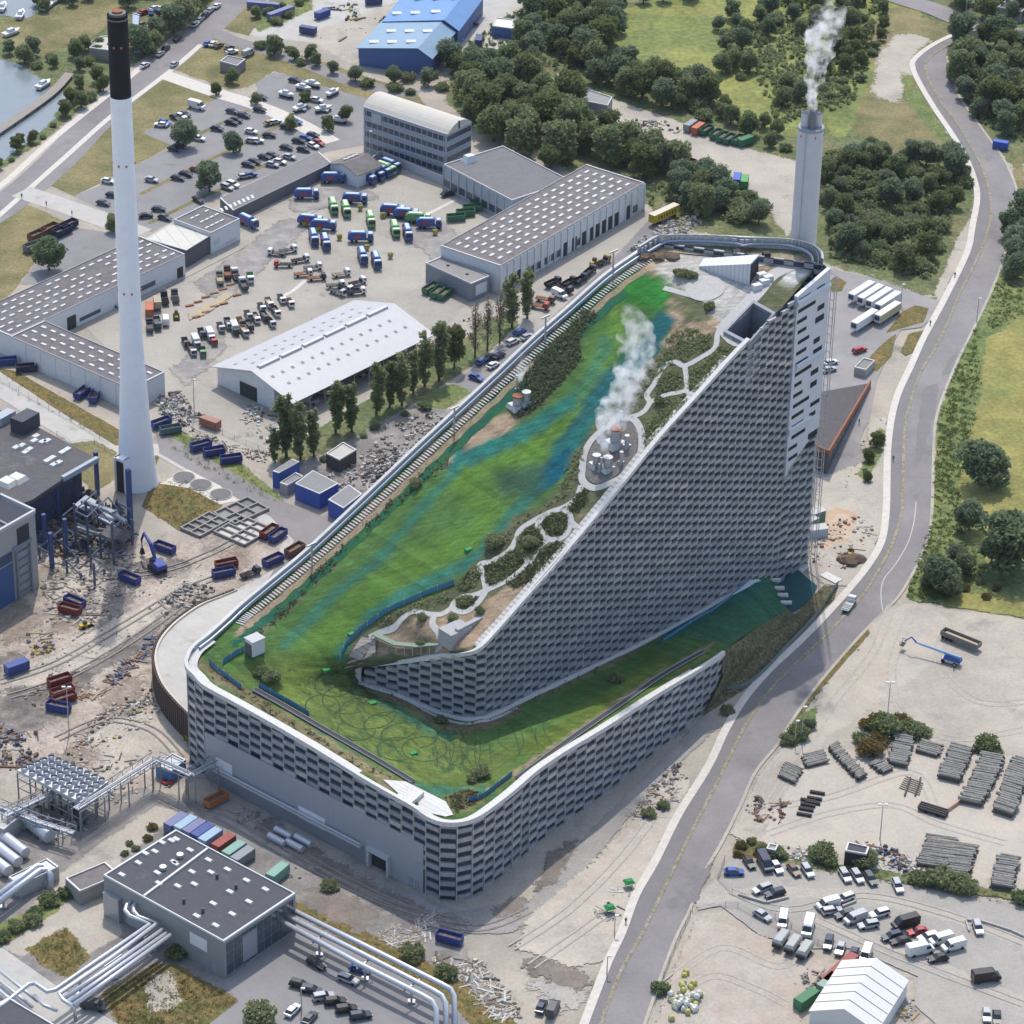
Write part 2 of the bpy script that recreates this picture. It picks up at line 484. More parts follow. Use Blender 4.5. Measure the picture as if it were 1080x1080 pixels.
sheet('grass',[(165,462),(240,505),(295,535),(300,528),(250,485),(190,455),(168,445)],GREENG,.8)
sheet('site_street',[(-30,395),(0,392),(60,432),(122,470),(170,468),(215,490),(290,535),(330,555),(360,540),(345,570),(290,615),(250,632),(225,630),(290,580),(270,545),(200,500),(165,480),(122,500),(75,468),(55,455),(0,420),(-30,405)],CONC,.3)
sheet('road',[(165,452),(215,480),(290,525),(340,545),(400,500),(418,505),(345,572),(300,612),(275,622),(310,570),(285,545),(215,505),(168,478)],ROAD,.3)
sheet('grass',[(75,468),(100,465),(124,478),(122,505),(100,520),(80,500)],DRY,.6)
sheet('grass',[(160,510),(205,500),(235,530),(225,545),(190,560),(150,535)],OCHRE,.8)
sheet('concrete_pad',[(168,510),(198,495),(232,512),(250,528),(232,532),(200,515),(182,512)],PATH,.2)
sheet('poplar_verge',[(285,480),(330,455),(400,415),(470,372),(520,335),(540,330),(548,342),(500,385),(430,430),(340,480),(300,492)],SCRUB,.8)
sheet('storage_yard',[(300,490),(345,478),(430,430),(470,430),(478,440),(440,475),(380,530),(340,540),(300,510)],MUD,.8)
sheet('grass',[(440,420),(490,400),(500,412),(470,432),(450,430)],GREENG,.8)
sheet('car_park',[(478,405),(540,355),(560,372),(505,420),(492,410)],LOT,.3)
sheet('demolition_ground',[(0,600),(60,570),(130,560),(165,580),(270,550),(300,560),(290,600),(235,630),(180,665),(160,700),(200,770),(205,800),(140,840),(60,830),(0,800)],mat('demolition_soil',(.315,.265,.215),.95,var=.25,scale=.08,col2=(.40,.345,.285),fine=.2,fscale=1.2,bump=.3,bscale=1.5,var2=((.17,.145,.125),.06,.54,.66)),1)
for q in([(128,596),(150,590),(200,590),(205,600),(170,612),(130,606)],[(105,640),(125,615),(145,632),(138,645),(118,652)],[(60,580),(110,560),(140,570),(120,590),(75,605)],[(0,728),(40,715),(90,690),(110,680),(120,640),(112,680),(140,665),(160,655),(150,690),(112,705),(60,760),(0,785)],[(0,690),(30,685),(25,708),(0,720)],[(140,675),(160,655),(172,665),(160,690),(150,700)],[(75,690),(95,660),(120,650),(105,680)]):
 sheet('dirt_and_shade',q,DIRT_SHADE,3.2,5)  # patches before the white stack paint its cast shadow; the rest is dirt
for q in([(45,615),(85,590),(125,600),(110,625),(70,640)],[(70,680),(130,650),(210,600),(240,605),(170,650),(90,705),(40,725),(10,722)],[(80,830),(60,800),(120,760),(180,745),(200,790),(150,820)]):
 sheet('sandy_ground',q,mat('pale_rubble_ground',(0.425,0.373,0.305),.95,var=.15,scale=.1,col2=(0.332,0.299,0.250),fine=.18,fscale=1.5,bump=.3,bscale=2),1.5)
for q in([(60,640),(90,620),(100,640),(80,665),(55,665)],[(180,640),(210,625),(205,650),(175,665)],[(30,610),(60,590),(70,610),(40,635)],[(110,730),(150,710),(150,735),(110,755)],[(50,800),(90,780),(110,800),(60,830)],[(225,585),(260,575),(265,600),(235,610)],[(0,640),(30,625),(40,660),(5,690)]):
 sheet('brown_dirt',q,mat('brown_dirt',(.21,.165,.125),.95,var=.3,scale=.12,col2=(.28,.24,.2),fine=.2,fscale=1.5),3.2,5)
for q in([(880,740),(930,700),(1000,690),(960,740),(900,770)],[(1000,760),(1070,740),(1080,790),(1010,785)],[(1010,660),(1080,665),(1080,700),(1040,690)],[(560,1040),(600,1025),(620,1050),(590,1075)],[(650,900),(690,860),(700,880),(670,930)],[(760,1020),(820,1010),(830,1050),(780,1070)],[(850,850),(960,845),(1000,880),(900,890)]):
 sheet('worn_ground',q,mat('worn_grey_ground',(.33,.31,.28),.95,var=.15,scale=.08,col2=(.38,.345,.3),fine=.12,fscale=1.5,bump=.2,bscale=2),3.5,6)
for q in([(205,300),(300,230),(330,235),(235,320)],[(420,240),(470,235),(520,300),(470,290)],[(180,390),(230,350),(240,365),(195,410)],[(300,205),(380,195),(400,210),(310,225)]):
 sheet('oil_stain',q,mat('oil_stained_concrete',(.22,.21,.195),.9,var=.2,scale=.15,col2=(.30,.28,.25),fine=.08,fscale=1.5),2.2,6)
sheet('yard',[(-30,870),(0,850),(40,870),(150,830),(220,850),(330,920),(450,950),(480,985),(545,1090),(-30,1090)],MUD,.6)
sheet('path',[(0,1000),(60,925),(120,880),(165,850),(190,858),(130,905),(115,940),(130,985),(90,1010),(60,985),(25,1010)],GRAVEL,1)
sheet('concrete_road',[(-20,992),(0,998),(60,1040),(140,1090),(60,1090),(-20,1040)],CONC,.2)
sheet('grass',[(0,975),(35,958),(75,935),(78,945),(55,965),(5,998),(-20,1000),(-20,985)],GREENG,1)
sheet('grass',[(28,1002),(48,988),(70,978),(95,1010),(72,1032),(45,1020)],OCHRE,1)
sheet('grass',[(105,1050),(165,1015),(190,1020),(218,1035),(252,1055),(230,1075),(200,1090),(130,1090)],OCHRE,1)
sheet('gravel',[(155,1035),(180,1025),(190,1060),(160,1070)],GRAVEL,2)
sheet('car_park',[(236,1036),(300,985),(312,972),(345,985),(480,1062),(500,1092),(205,1092),(252,1056)],LOT,.2)
sheet('verge',[(306,950),(330,958),(400,990),(480,1030),(560,1092),(510,1092),(470,1055),(400,1015),(312,965)],OCHRE,.8)
sheet('track',[(215,842),(240,842),(300,880),(420,935),(480,962),(560,950),(620,880),(700,800),(745,752),(760,765),(690,830),(600,940),(540,985),(480,985),(400,950),(300,905),(225,862)],mat('track_and_wall_shade',(.30,.28,.255),.95,var=.15,scale=.06,col2=(.25,.235,.215),fine=.1,fscale=1.5,bump=.2,bscale=2),.8)  # along the lower wall its grey also paints that wall's shade
for q in([(270,855),(330,895),(400,935),(440,955),(500,975),(470,985),(400,958),(320,912),(270,880)],[(580,900),(610,885),(605,905),(580,935),(565,940)],[(690,775),(715,768),(708,785),(695,782)],[(518,965),(545,945),(560,950),(545,968)],[(325,935),(370,945),(400,965),(385,985),(340,965),(320,950)],[(560,1005),(600,1018),(628,1036),(625,1048),(590,1040),(548,1020)]):
 sheet('dirt_and_shade',q,mat('brown_mud',(.2,.165,.135),.9,var=.25,scale=.1,col2=(.15,.135,.12),fine=.15,fscale=1.5),2.5,6)
sheet('pale_ground',[(560,965),(620,915),(700,830),(735,815),(690,905),(655,985),(638,1015),(600,1020),(545,1000)],mat('pale_dust',(0.434,0.382,0.315),.95,var=.12,scale=.06,col2=(0.370,0.332,0.278),fine=.1,fscale=1.5,var2=((.3,.255,.2),.06,.56,.7)),1.5)
sheet('trailer_park',[(868,282),(917,292),(960,307),(992,318),(1008,318),(1000,338),(985,334),(972,345),(950,348),(944,358),(936,376),(925,400),(917,440),(905,468),(910,486),(880,500),(866,506),(850,540),(840,420)],mat('light_asphalt',(.275,.26,.25),.9,var=.1,scale=.05,fine=.05,fscale=1.5,col2=(.235,.225,.22)))
sheet('dark_asphalt',[(868,470),(898,462),(908,470),(909,484),(880,500),(866,500)],LOT,.2)
sheet('building_site',[(855,540),(866,505),(910,487),(918,442),(935,440),(936,500),(935,540),(920,590),(896,618),(870,618),(840,590)],GRAVEL,1)
sheet('sand',[(852,552),(880,535),(905,540),(895,570),(868,580)],SAND,.5)
sheet('grass',[(905,500),(928,450),(934,455),(930,480),(912,512)],GREENG,.6)
for q in([(936,358),(945,352),(940,375),(925,392),(914,388),(918,375)],[(934,352),(950,330),(965,322),(980,325),(974,340),(952,346)],[(958,352),(975,348),(970,368),(955,375),(950,370)],[(872,298),(882,291),(893,298),(888,307),(878,308)]):
 sheet('planting_bed',q,OCHRE,.4)
sheet('roadside_grass',[(1052,292),(1070,250),(1110,240),(1110,660),(1060,648),(1000,640),(955,632),(965,602),(978,570),(984,520),(986,470),(990,440),(1000,408),(1016,372),(1036,332)],GREENG,.6)
sheet('field',[(1110,320),(1070,340),(1040,358),(1034,420),(1024,455),(1012,500),(1008,520),(1018,560),(1045,600),(1110,605)],FIELD,1.5)
sheet('field',[(1005,625),(1080,632),(1110,640),(1110,655),(1050,648),(1000,640)],FIELD,1)
sheet('gravel_yard',[(958,634),(1000,643),(1060,650),(1120,662),(1120,960),(1080,950),(1000,932),(930,920),(800,900),(770,880),(800,820),(840,770),(880,710),(930,655)],GRAVEL,.6)
sheet('gravel_yard',[(925,640),(990,645),(1010,670),(960,720),(900,760),(850,800),(835,790),(880,700)],mat('buff_gravel',(0.425,0.373,0.305),.95,var=.12,scale=.05,col2=(0.379,0.351,0.301),fine=.08,fscale=1.5,var2=((.33,.315,.29),.08,.55,.7)),2)
sheet('log_yard',[(845,805),(870,790),(1120,800),(1120,930),(990,925),(880,900),(800,890)],mat('log_yard_dust',(0.434,0.388,0.320),.95,var=.08,scale=.05,col2=(0.388,0.360,0.310),fine=.08,fscale=1.5),1)
sheet('car_park',[(770,902),(800,905),(900,922),(1000,942),(1120,960),(1120,1092),(1000,1092),(965,1060),(968,1030),(900,1000),(845,1000),(800,985),(760,955),(735,960),(745,935),(762,925)],PARKG,.5)
for q in([(735,945),(800,935),(900,938),(1000,960),(1120,1000),(1120,1012),(1000,972),(900,948),(800,948),(735,958)],[(850,965),(920,985),(1000,1018),(1120,1070),(1120,1085),(1000,1030),(920,995),(850,975)]):
 sheet('tyre_track',q,mat('pale_tyre_track',(.37,.34,.29),.95,var=.1,scale=.1,fine=.1,fscale=1.5),.6)
sheet('gravel_yard',[(690,1092),(715,1010),(738,965),(800,985),(845,1005),(870,1020),(840,1060),(850,1092)],mat('brown_gravel',(0.370,0.312,0.254),.95,var=.14,scale=.06,col2=(0.397,0.360,0.305),fine=.1,fscale=1.5,var2=((.28,.255,.225),.06,.55,.7)),1)
sheet('verge',[(775,890),(800,888),(830,898),(800,907),(772,902)],OCHRE,.8)
sheet('verge',[(800,893),(880,912),(930,918),(1000,930),(1110,948),(1110,962),(1060,948),(1000,940),(930,928),(870,920),(800,905)],SCRUB,.8)
sheet('verge',[(820,782),(845,755),(862,745),(858,772),(835,790)],GREENG,.8)
sheet('verge',[(860,722),(915,662),(918,668),(870,722),(840,760),(822,782),(815,790),(830,760)],OCHRE,.5)
LB = [(1032,22),(1017,32),(985,47),(965,62),(962,72),(970,90),(985,115),(1002,140),(1017,165),(1027,190),(1030,210),(1025,240),(1019,268),(995,317),(987,332),(972,360),(960,387),(947,415),(940,440),(936,470),(935,495),(934,540),(929,572),(915,597),(895,622),(870,650),(840,680),(810,708),(785,737),(765,770),(746,810),(715,860),(690,910),(670,945),(655,985),(640,1017),(612,1090)]
RB = [(1050,30),(1030,32),(1004,45),(998,60),(1000,70),(1010,100),(1027,125),(1045,150),(1060,172),(1072,202),(1073,225),(1065,250),(1050,295),(1032,335),(1012,375),(997,410),(987,440),(984,470),(982,540),(977,572),(962,605),(945,632),(917,660),(892,687),(860,725),(835,760),(820,785),(796,815),(780,850),(760,890),(737,930),(727,960),(712,990),(695,1035),(676,1090)]
MD = [(1004,46),(982,60),(976,75),(990,105),(1010,132),(1027,160),(1037,180),(1044,207),(1045,230),(1033,268),(1010,315),(1000,340),(985,370),(970,395),(960,425),(954,455),(952,520),(951,540),(942,572),(925,605),(907,632),(872,670),(835,705),(810,732),(785,768),(762,815),(730,877),(702,935),(675,990),(655,1025),(630,1090)]
LIFT[0] += .002
lw = [v for v in smooth_line([g(p,LIFT[0])for p in LB],5)]
rw = [v for v in smooth_line([g(p,LIFT[0])for p in RB],5)]
fill(lw+rw[::-1],'road',ROAD)
band('road',[(900,-25),(945,-3),(985,10),(1020,24),(1060,33),(1120,46)],11,ROAD)
LIFT[0] += .002
mw = smooth_line([g(p,LIFT[0])for p in MD],5)
lw2 = smooth_line([g(p,LIFT[0])for p in LB[2:]],5)
fill(lw2+mw[::-1],'cycle_lane',LANE)
_l = [Vector((a,b_,0))for a,b_ in LB[1:]]
def shift(px,dx,dy=0):return[(p[0]+dx,p[1]+dy)for p in px]
band('footpath',shift(LB[1:],.5),2.0,PATH,kerb=.12)
band('median_strip',MD,.85,YELLOWW,kerb=.1)
band('road_edge',shift(RB[3:],.8),.8,GRAVEL)
LINE = mat('road_paint',(.42,.41,.39),.7,var=.2,scale=.5)
band('road_marking',[(966,530),(964,550),(958,572),(945,595),(932,612),(929,628),(931,645)],.25,LINE)
for q in([(975,410),(990,405),(985,440),(975,470),(965,500),(968,450)],[(735,925),(755,905),(735,950),(722,960)],[(1000,380),(1010,372),(1000,395),(992,400)]):
 sheet('asphalt_patch',q,LANE,.8)
TRK = mat('faint_tyre_track',(.37,.34,.295),.95,var=.2,scale=.3,fine=.15,fscale=2)
TRD = mat('dark_tyre_track',(.235,.21,.185),.95,var=.25,scale=.3,fine=.15,fscale=2)
for q,m_ in(([(940,640),(920,690),(880,740),(850,790),(810,850)],TRK),([(960,650),(940,710),(960,760),(1010,780),(1080,770)],TRK),([(1000,660),(990,700),(1030,740),(1090,740)],TRK),([(810,880),(870,860),(940,850),(990,870),(1060,890)],TRK),([(830,850),(880,840),(960,815),(985,850)],TRK),([(700,1040),(760,1000),(820,1020),(850,1000)],TRK),([(705,1060),(750,1030),(800,1045),(830,1060)],TRK),([(540,1000),(600,960),(660,900),(710,830)],TRK),([(560,1020),(610,985),(645,960)],TRK),([(210,850),(260,868),(340,915),(420,955),(500,980),(560,960)],TRD),([(230,860),(300,900),(400,950),(480,972)],TRD),([(0,720),(60,700),(130,660),(190,625),(240,605)],TRD),([(10,735),(70,715),(140,675),(200,632)],TRD),([(60,780),(110,760),(160,770),(190,800)],TRD),([(120,610),(180,600),(230,580),(265,560)],TRD),([(770,940),(830,960),(910,945),(1000,965),(1080,995)],TRK),([(860,970),(950,1010),(1080,1060)],TRK)):
 for o_ in(-1.0,1.0):band('tyre_track',q,.5,m_,off=o_)
# ------------------------------------------------------------------ the ski-slope power plant
hill = empty('ski_slope_power_plant',g((540,720)),'grey block-clad power plant with a green ski slope winding down its roof','power plant')
ALU = mat('aluminium_block',(.36,.375,.39),.45,.3,var=.22,scale=.35,fine=.15,fscale=1.2)
ALUB = mat('post_and_glint_aluminium',(.50,.50,.49),.35,.35,var=.1,scale=.5)  # pale metal for posts; on stray blocks it paints in a reflection
ALUS = mat('dull_aluminium_block',(.30,.315,.33),.5,.3,var=.2,scale=.4)
ALUD = mat('aluminium_block_top',(.50,.50,.49),.5,.2,var=.1,scale=.5)
GLASS = mat('facade_glazing',(.018,.026,.046),.3,.0,spec=.4,var=.6,scale=.35,col2=(.03,.045,.085))  # lighter blue blotches paint sky reflections into some panes
PANEL = mat('grey_metal_panel',(.36,.375,.40),.45,.2,var=.05,scale=.2,stripe=(R(-40),1.6,.03,(.30,.31,.33)))
WHITEP = mat('white_parapet',(.54,.53,.50),.7,var=.12,scale=.6,fine=.1,fscale=1.5)
C_ = g((506,751),19);E_ = Vector((77.5,-26,0))
N_ = g((690,257),87)
W_ = g((254,640),31)
TIP = g((378,709),22.5)
S2_ = g((520,935));T_ = g((760,735))
def wz(px,A,B,dz=0.0):
 p = on_wall(px,A,B);p.z += dz
 return p
def lerp_px(a,b,t):return(a[0]+(b[0]-a[0])*t,a[1]+(b[1]-a[1])*t)
WT = lambda q:wz(q,C_,E_)
TT = lambda q:wz(q,TIP,C_)
NW = lambda q:wz(q,W_,N_)
ST = [(g((690,257),87),g((866,272),87)),(NW((684,260)),WT((815,332))),(NW((640,290)),WT((772,376))),(NW((600,325)),WT((735,417))),(NW((560,360)),WT((697,459))),(NW((520,398)),WT((664,500))),(NW((480,435)),WT((629,543))),(NW((440,472)),WT((592,587))),(NW((400,510)),WT((555,629))),(NW((360,548)),WT((525,663))),(NW((320,585)),WT((503,685))),(NW((285,614)),TT((482,690))),(NW((254,640)),TT((458,692.5))),(g((238,655),30.3),TT((445,694))),(g((220,671),29.4),TT((430,696))),(g((205,683),28.6),TT((415,697.5))),(g((198.5,695),27.8),TT((405,698.5))),(g((199,704),27.2),TT((398,699))),(g((207,712.6),26.8),TT((392,699.5))),(g((217,723),26.4),TT((384,700))),(g((244,738),25.6),g((374,706),23.5)),(g((281,758.5),24.4),TT((381,714))),(g((307,773.5),23.7),TT((395,720))),(g((340,793),22.9),TT((412,725))),(g((380,818),22.2),TT((434,733))),(g((404,832),21.8),TT((449,740))),(g((436,850),21.5),TT((464,747))),(g((450,860),21.5),TT((472,749))),(g((462,865.5),21.5),TT((480,751))),(g((475,867.5),21.5),TT((488,752))),(g((490,866),21.5),TT((497,752.5))),(g((503,861),21.5),WT((507,752))),(g((516,852.5),21.5),WT((514,750))),(g((540,834),21.3),WT((530,743))),(g((567,811),21),WT((550,733))),(g((600,789),20.4),WT((580,719))),(g((637,767),19.4),WT((622,699))),(g((690,733),17.2),WT((672,676))),(g((740,703),14.2),WT((720,650))),(g((762,688),12.2),WT((748,634.5))),(g((778,672),9.2),WT((768,622))),(g((800,659),5.2),WT((786,611))),(g((815,650),3.2),WT((799,603))),(g((832,641),1.2),g((812,600),4.0))]
FA_,FB_ = g((244,738),25.6),g((450,860),21.5)
for k in range(21,27):
 q = pix(ST[k][0]);ST[k] = (on_wall(q,FA_,FB_),ST[k][1])
DROP = 1.0
SUB = 7
def dense(P):return smooth_line([tuple(p)for p in P],SUB)
OUT = dense([a for a,b_ in ST]);INN = dense([b_ for a,b_ in ST])
NT = 72
rows = []
for o,i in zip(OUT,INN):
 rows.append([o.lerp(i,k/NT)-Vector((0,0,DROP))for k in range(NT+1)])
rowsn = np.array([[tuple(p)for p in r]for r in rows])
pts = rowsn.reshape(-1,3)
V = pts-np.array(CO)
wv = V@np.array(_fw)
PX = 540+FOC*(V@np.array(CR))/wv
PY = 540-FOC*(V@np.array(CU))/wv
# --- colours of the slope's matting, beds and soil (the big wall's shade on the ramp is painted in too)
colr = np.tile(np.array([.062,.128,.034]),(len(PX),1))
def segdist(x,y,line):
 d = np.full(x.shape,1e9)
 for a,b_ in zip(line[:-1],line[1:]):
  ax,ay,bx,by = *a,*b_
  L2 = (bx-ax)**2+(by-ay)**2
  t = np.clip(((x-ax)*(bx-ax)+(y-ay)*(by-ay))/L2,0,1)
  d = np.minimum(d,np.hypot(x-ax-t*(bx-ax),y-ay-t*(by-ay)))
 return d
NSE = RNG.normal(0,1,len(PX))
PX0,PY0 = PX.copy(),PY.copy()
PX = PX+1.6*np.sin(PY*.23+PX*.11)+1.1*np.sin(PY*.51-PX*.37)+.6*np.sin(PX*.9+PY*.7)
PY = PY+1.4*np.sin(PX*.27-PY*.15)+.9*np.sin(PX*.61+PY*.43)+RNG.normal(0,.5,len(PX))
def blendc(wt,c):
 global colr
 wt = np.clip(wt,0,1)[:,None]
 colr = colr*(1-wt)+np.array(c)*wt
def poly_c(poly,c,feather=1.5,k=1.0):
 ins = inpoly(PX,PY,poly)
 d = segdist(PX,PY,list(poly)+[poly[0]])
 feather = max(.8,feather*.6)
 wt = np.where(ins,.5+d/(2*feather),.5-d/(2*feather))
 blendc(np.clip(wt,0,1)*k,c)
def line_c(line,width,c,feather=6,k=1.0):
 feather = feather*.55
 d = segdist(PX,PY,line)
 blendc(np.clip((width/2+feather/2-d)/feather,0,1)*k,c)
TEAL,DTEAL,BRIGHT,YG,OLIVE = (.018,.135,.112),(.003,.082,.11),(.03,.145,.02),(.085,.17,.028),(.135,.15,.035)
DKG = (.02,.095,.028)
poly_c([(640,295),(712,320),(712,360),(660,400),(600,330)],DKG,16,.5)
line_c([(655,330),(630,390),(608,430),(570,470),(520,490),(490,500)],26,YG,20,.9)
line_c([(490,510),(530,555),(470,580),(430,600),(380,640),(330,690),(300,730)],32,YG,26,.75)
line_c([(477,490),(520,472),(560,452),(600,425)],16,TEAL,12,.9)
line_c([(600,425),(625,395),(640,360)],14,TEAL,14,.5)
line_c([(700,340),(684,372),(640,405),(610,455),(590,480)],22,DTEAL,14,.8)
line_c([(640,430),(600,470),(560,520),(520,570),(490,600)],14,TEAL,14,.75)
poly_c([(577,486),(602,470),(603,490),(575,520),(566,515)],DTEAL,3)
poly_c([(520,498),(578,488),(572,525),(530,520)],(.03,.075,.05),8,.8)
line_c([(478,498),(450,530),(400,590),(360,620),(300,680)],10,TEAL,12,.6)
line_c([(480,600),(430,625),(390,650),(360,690)],12,TEAL,10,.7)
poly_c([(648,288),(670,283),(712,295),(705,312),(700,326),(655,318),(632,308)],(.022,.14,.022),4)
line_c([(625,303),(560,377),(510,434),(477,467),(445,495),(410,525),(390,549),(352,586),(312,622),(270,657),(248,680)],7,(.006,.07,.045),2.5)
line_c([(477,478),(490,474),(520,470)],10,TEAL,6)
poly_c([(300,690),(350,700),(430,760),(520,790),(560,775),(520,830),(430,830),(330,770),(250,710)],OLIVE,20,.55)
line_c([(330,770),(420,830),(470,835),(515,835)],10,TEAL,10,.6)
line_c([(380,720),(440,760),(470,775)],14,TEAL,14,.5)
line_c([(560,790),(640,740),(700,700)],16,(.11,.14,.02),16,.6)
line_c([(600,740),(680,690),(740,650)],20,(.04,.095,.02),12,.7)  # ramp darkened beside the big wall to paint in its shade
line_c([(700,672),(750,640),(800,612)],12,DTEAL,10,.9)
poly_c([(715,668),(752,640),(800,600),(840,600),(835,645),(770,680)],(.012,.085,.06),14,.75)  # the tall wall's shadow painted into the teal end of the ramp
line_c([(560,815),(620,775),(690,728),(745,692)],4,OLIVE,3)
BED,SOILC = (.10,.105,.055),(.30,.225,.15)
line_c([(678,268),(625,300),(560,368),(478,452),(420,510),(350,575),(285,630),(250,668)],7,SOILC,2.5)
for q in([(617,326),(631,331),(612,352),(612,378),(607,385),(585,410),(575,425),(555,440),(540,448),(545,405),(565,380),(590,355)],[(470,477),(479,485),(440,512),(420,532),(398,550),(375,570),(352,590),(368,572),(400,540),(440,500)],[(352,587),(357,597),(344,607),(327,622),(292,657),(277,672),(266,674),(270,662),(307,632),(325,612)]):
 poly_c(q,BED,2)
poly_c([(480,463),(508,448),(540,434),(545,452),(507,468),(490,475)],SOILC,2)
poly_c([(642,294),(650,288),(660,292),(648,300)],SOILC,1.5)
poly_c([(467,478),(476,478),(480,486),(470,492)],SOILC,1.5)
SIDE = [(655,285),(668,280),(712,295),(706,312),(714,325),(709,350),(690,374),(675,392),(655,410),(640,430),(627,447),(615,465),(604,478),(602,495),(587,520),(565,537),(540,546),(520,570),(505,590),(480,615),(455,630),(425,640),(398,655),(372,677),(360,700),(375,712),(500,700),(700,500),(880,290),(860,250),(680,250)]
poly_c(SIDE,BED,2)
SPLIT = PY <560
for q in([(660,262),(690,262),(720,270),(735,285),(728,300),(712,296),(690,288),(665,284)],[(705,312),(720,330),(716,345),(735,340),(770,335),(752,350),(712,362)],[(700,360),(716,345),(712,365),(695,378)],[(440,650),(470,645),(500,645),(540,615),(600,560),(615,540),(590,580),(545,640),(505,680),(470,690),(400,690),(395,672),(415,665)],[(800,262),(840,268),(830,280),(790,288),(770,280)]):
 poly_c(q,SOILC,3)
poly_c([(690,285),(712,268),(722,262),(740,268),(790,268),(800,310),(770,345),(750,325),(735,310),(712,305)],(.40,.38,.34),4)
poly_c([(818,262),(855,262),(866,275),(840,300),(815,285)],(.50,.49,.46),2)
line_c([(210,700),(235,716),(275,742),(310,764),(350,788),(390,812),(420,830)],13,(.16,.14,.075),4)
line_c([(465,852),(490,852),(500,845),(540,818),(600,775),(690,715),(750,680)],4,(.20,.165,.10),3)
poly_c([(470,840),(500,830),(512,845),(490,858),(470,858)],(.14,.13,.06),3)
line_c([(385,722),(420,735),(460,760),(490,768),(520,762),(545,748)],13,(.14,.125,.065),4)
line_c([(570,735),(640,702),(670,684)],6,(.12,.12,.06),4)
rn = random.Random(5)
for k in range(26):
 cx,cy,r = rn.uniform(325,520),rn.uniform(712,815),rn.uniform(10,34)
 d = np.abs(np.hypot((PX-cx)*.62,PY-cy)-r)
 blendc((d<.9)*inpoly(PX,PY,[(300,705),(365,705),(440,760),(520,775),(520,815),(440,815),(360,780)])*.55,(.025,.065,.03))
colr *= (1+.10*NSE)[:,None].clip(.7,1.3)
PX,PY = PX0,PY0
# --- holes: the roof pit
PIT = [(794,324),(812,335),(790,361),(768,351)]
_pc = (sum(q[0]for q in PIT)/4,sum(q[1]for q in PIT)/4)
hole = inpoly(PX,PY,[(_pc[0]+(q[0]-_pc[0])*1.12,_pc[1]+(q[1]-_pc[1])*1.12)for q in PIT])
nr = len(rows)
fs = []
for a in range(nr-1):
 for k in range(NT):
  i0 = a*(NT+1)+k
  q = (i0,i0+1,i0+NT+2,i0+NT+1)
  if hole[q[0]]and hole[q[1]]and hole[q[2]]and hole[q[3]]:continue
  fs.append(q)
vv = [Vector(p)for p in pts]
fs = [f if(vv[f[1]]-vv[f[0]]).cross(vv[f[3]]-vv[f[0]]).z>0 else f[::-1]for f in fs]
SKI = bpy.data.materials.new('ski_matting')
SKI.use_nodes = True
nt = SKI.node_tree
bs = nt.nodes['Principled BSDF']
bs.inputs['Roughness'].default_value = .9
bs.inputs['Specular IOR Level'].default_value = .15
at = nt.nodes.new('ShaderNodeAttribute');at.attribute_name = 'Col'
geo = nt.nodes.new('ShaderNodeNewGeometry')
def _nz(scale,det,vec=None):
 n = nt.nodes.new('ShaderNodeTexNoise');n.inputs['Scale'].default_value = scale;n.inputs['Detail'].default_value = det;n.inputs['Roughness'].default_value = .65
 nt.links.new(vec or geo.outputs['Position'],n.inputs['Vector']);return n.outputs['Fac']
def _mr(v,a,b_,c,d):
 m_ = nt.nodes.new('ShaderNodeMapRange')
 for i,x in enumerate((a,b_,c,d)):m_.inputs[i+1].default_value = x
 nt.links.new(v,m_.inputs[0]);return m_.outputs[0]
rot = nt.nodes.new('ShaderNodeMapping');rot.inputs['Rotation'].default_value = (0,0,R(-35));rot.inputs['Scale'].default_value = (.18,1.6,.3)
nt.links.new(geo.outputs['Position'],rot.inputs['Vector'])
def _mul(c,f):
 x = nt.nodes.new('ShaderNodeMix');x.data_type = 'RGBA';x.blend_type = 'MULTIPLY';x.inputs[0].default_value = 1
 nt.links.new(c,x.inputs[6]);nt.links.new(f,x.inputs[7]);return x.outputs[2]
c_ = _mul(at.outputs['Color'],_mr(_nz(.12,6),.3,.7,.85,1.15))
c_ = _mul(c_,_mr(_nz(.9,4,rot.outputs[0]),.3,.7,.75,1.25))
c_ = _mul(c_,_mr(_nz(1.8,4),.3,.7,.82,1.18))
for dr,per,amt in(((.70,.714),1.7,.13),((.714,-.70),5.5,.09)):
 dp_ = nt.nodes.new('ShaderNodeVectorMath');dp_.operation = 'DOT_PRODUCT';nt.links.new(geo.outputs['Position'],dp_.inputs[0]);dp_.inputs[1].default_value = (dr[0]/per,dr[1]/per,0)
 fl_ = nt.nodes.new('ShaderNodeMath');fl_.operation = 'FLOOR';nt.links.new(dp_.outputs['Value'],fl_.inputs[0])
 wn_ = nt.nodes.new('ShaderNodeTexWhiteNoise');wn_.noise_dimensions = '1D';nt.links.new(fl_.outputs[0],wn_.inputs['W'])
 c_ = _mul(c_,_mr(wn_.outputs['Value'],0,1,1-amt,1+amt))
nt.links.new(c_,bs.inputs['Base Color'])
bp = nt.nodes.new('ShaderNodeBump');bp.inputs['Strength'].default_value = .35;bp.inputs['Distance'].default_value = .3
nt.links.new(_nz(1.5,6),bp.inputs['Height']);nt.links.new(bp.outputs[0],bs.inputs['Normal'])
rb = MB();rb.add(pts,fs)
roof = rb.build('roof_slope',SKI,hill,smooth=True)
ca = roof.data.color_attributes.new('Col','FLOAT_COLOR','POINT')
ca.data.foreach_set('color',np.concatenate([colr,np.ones((len(colr),1))],1).ravel())
BVH = BVHTree.FromPolygons([tuple(p)for p in pts],fs)
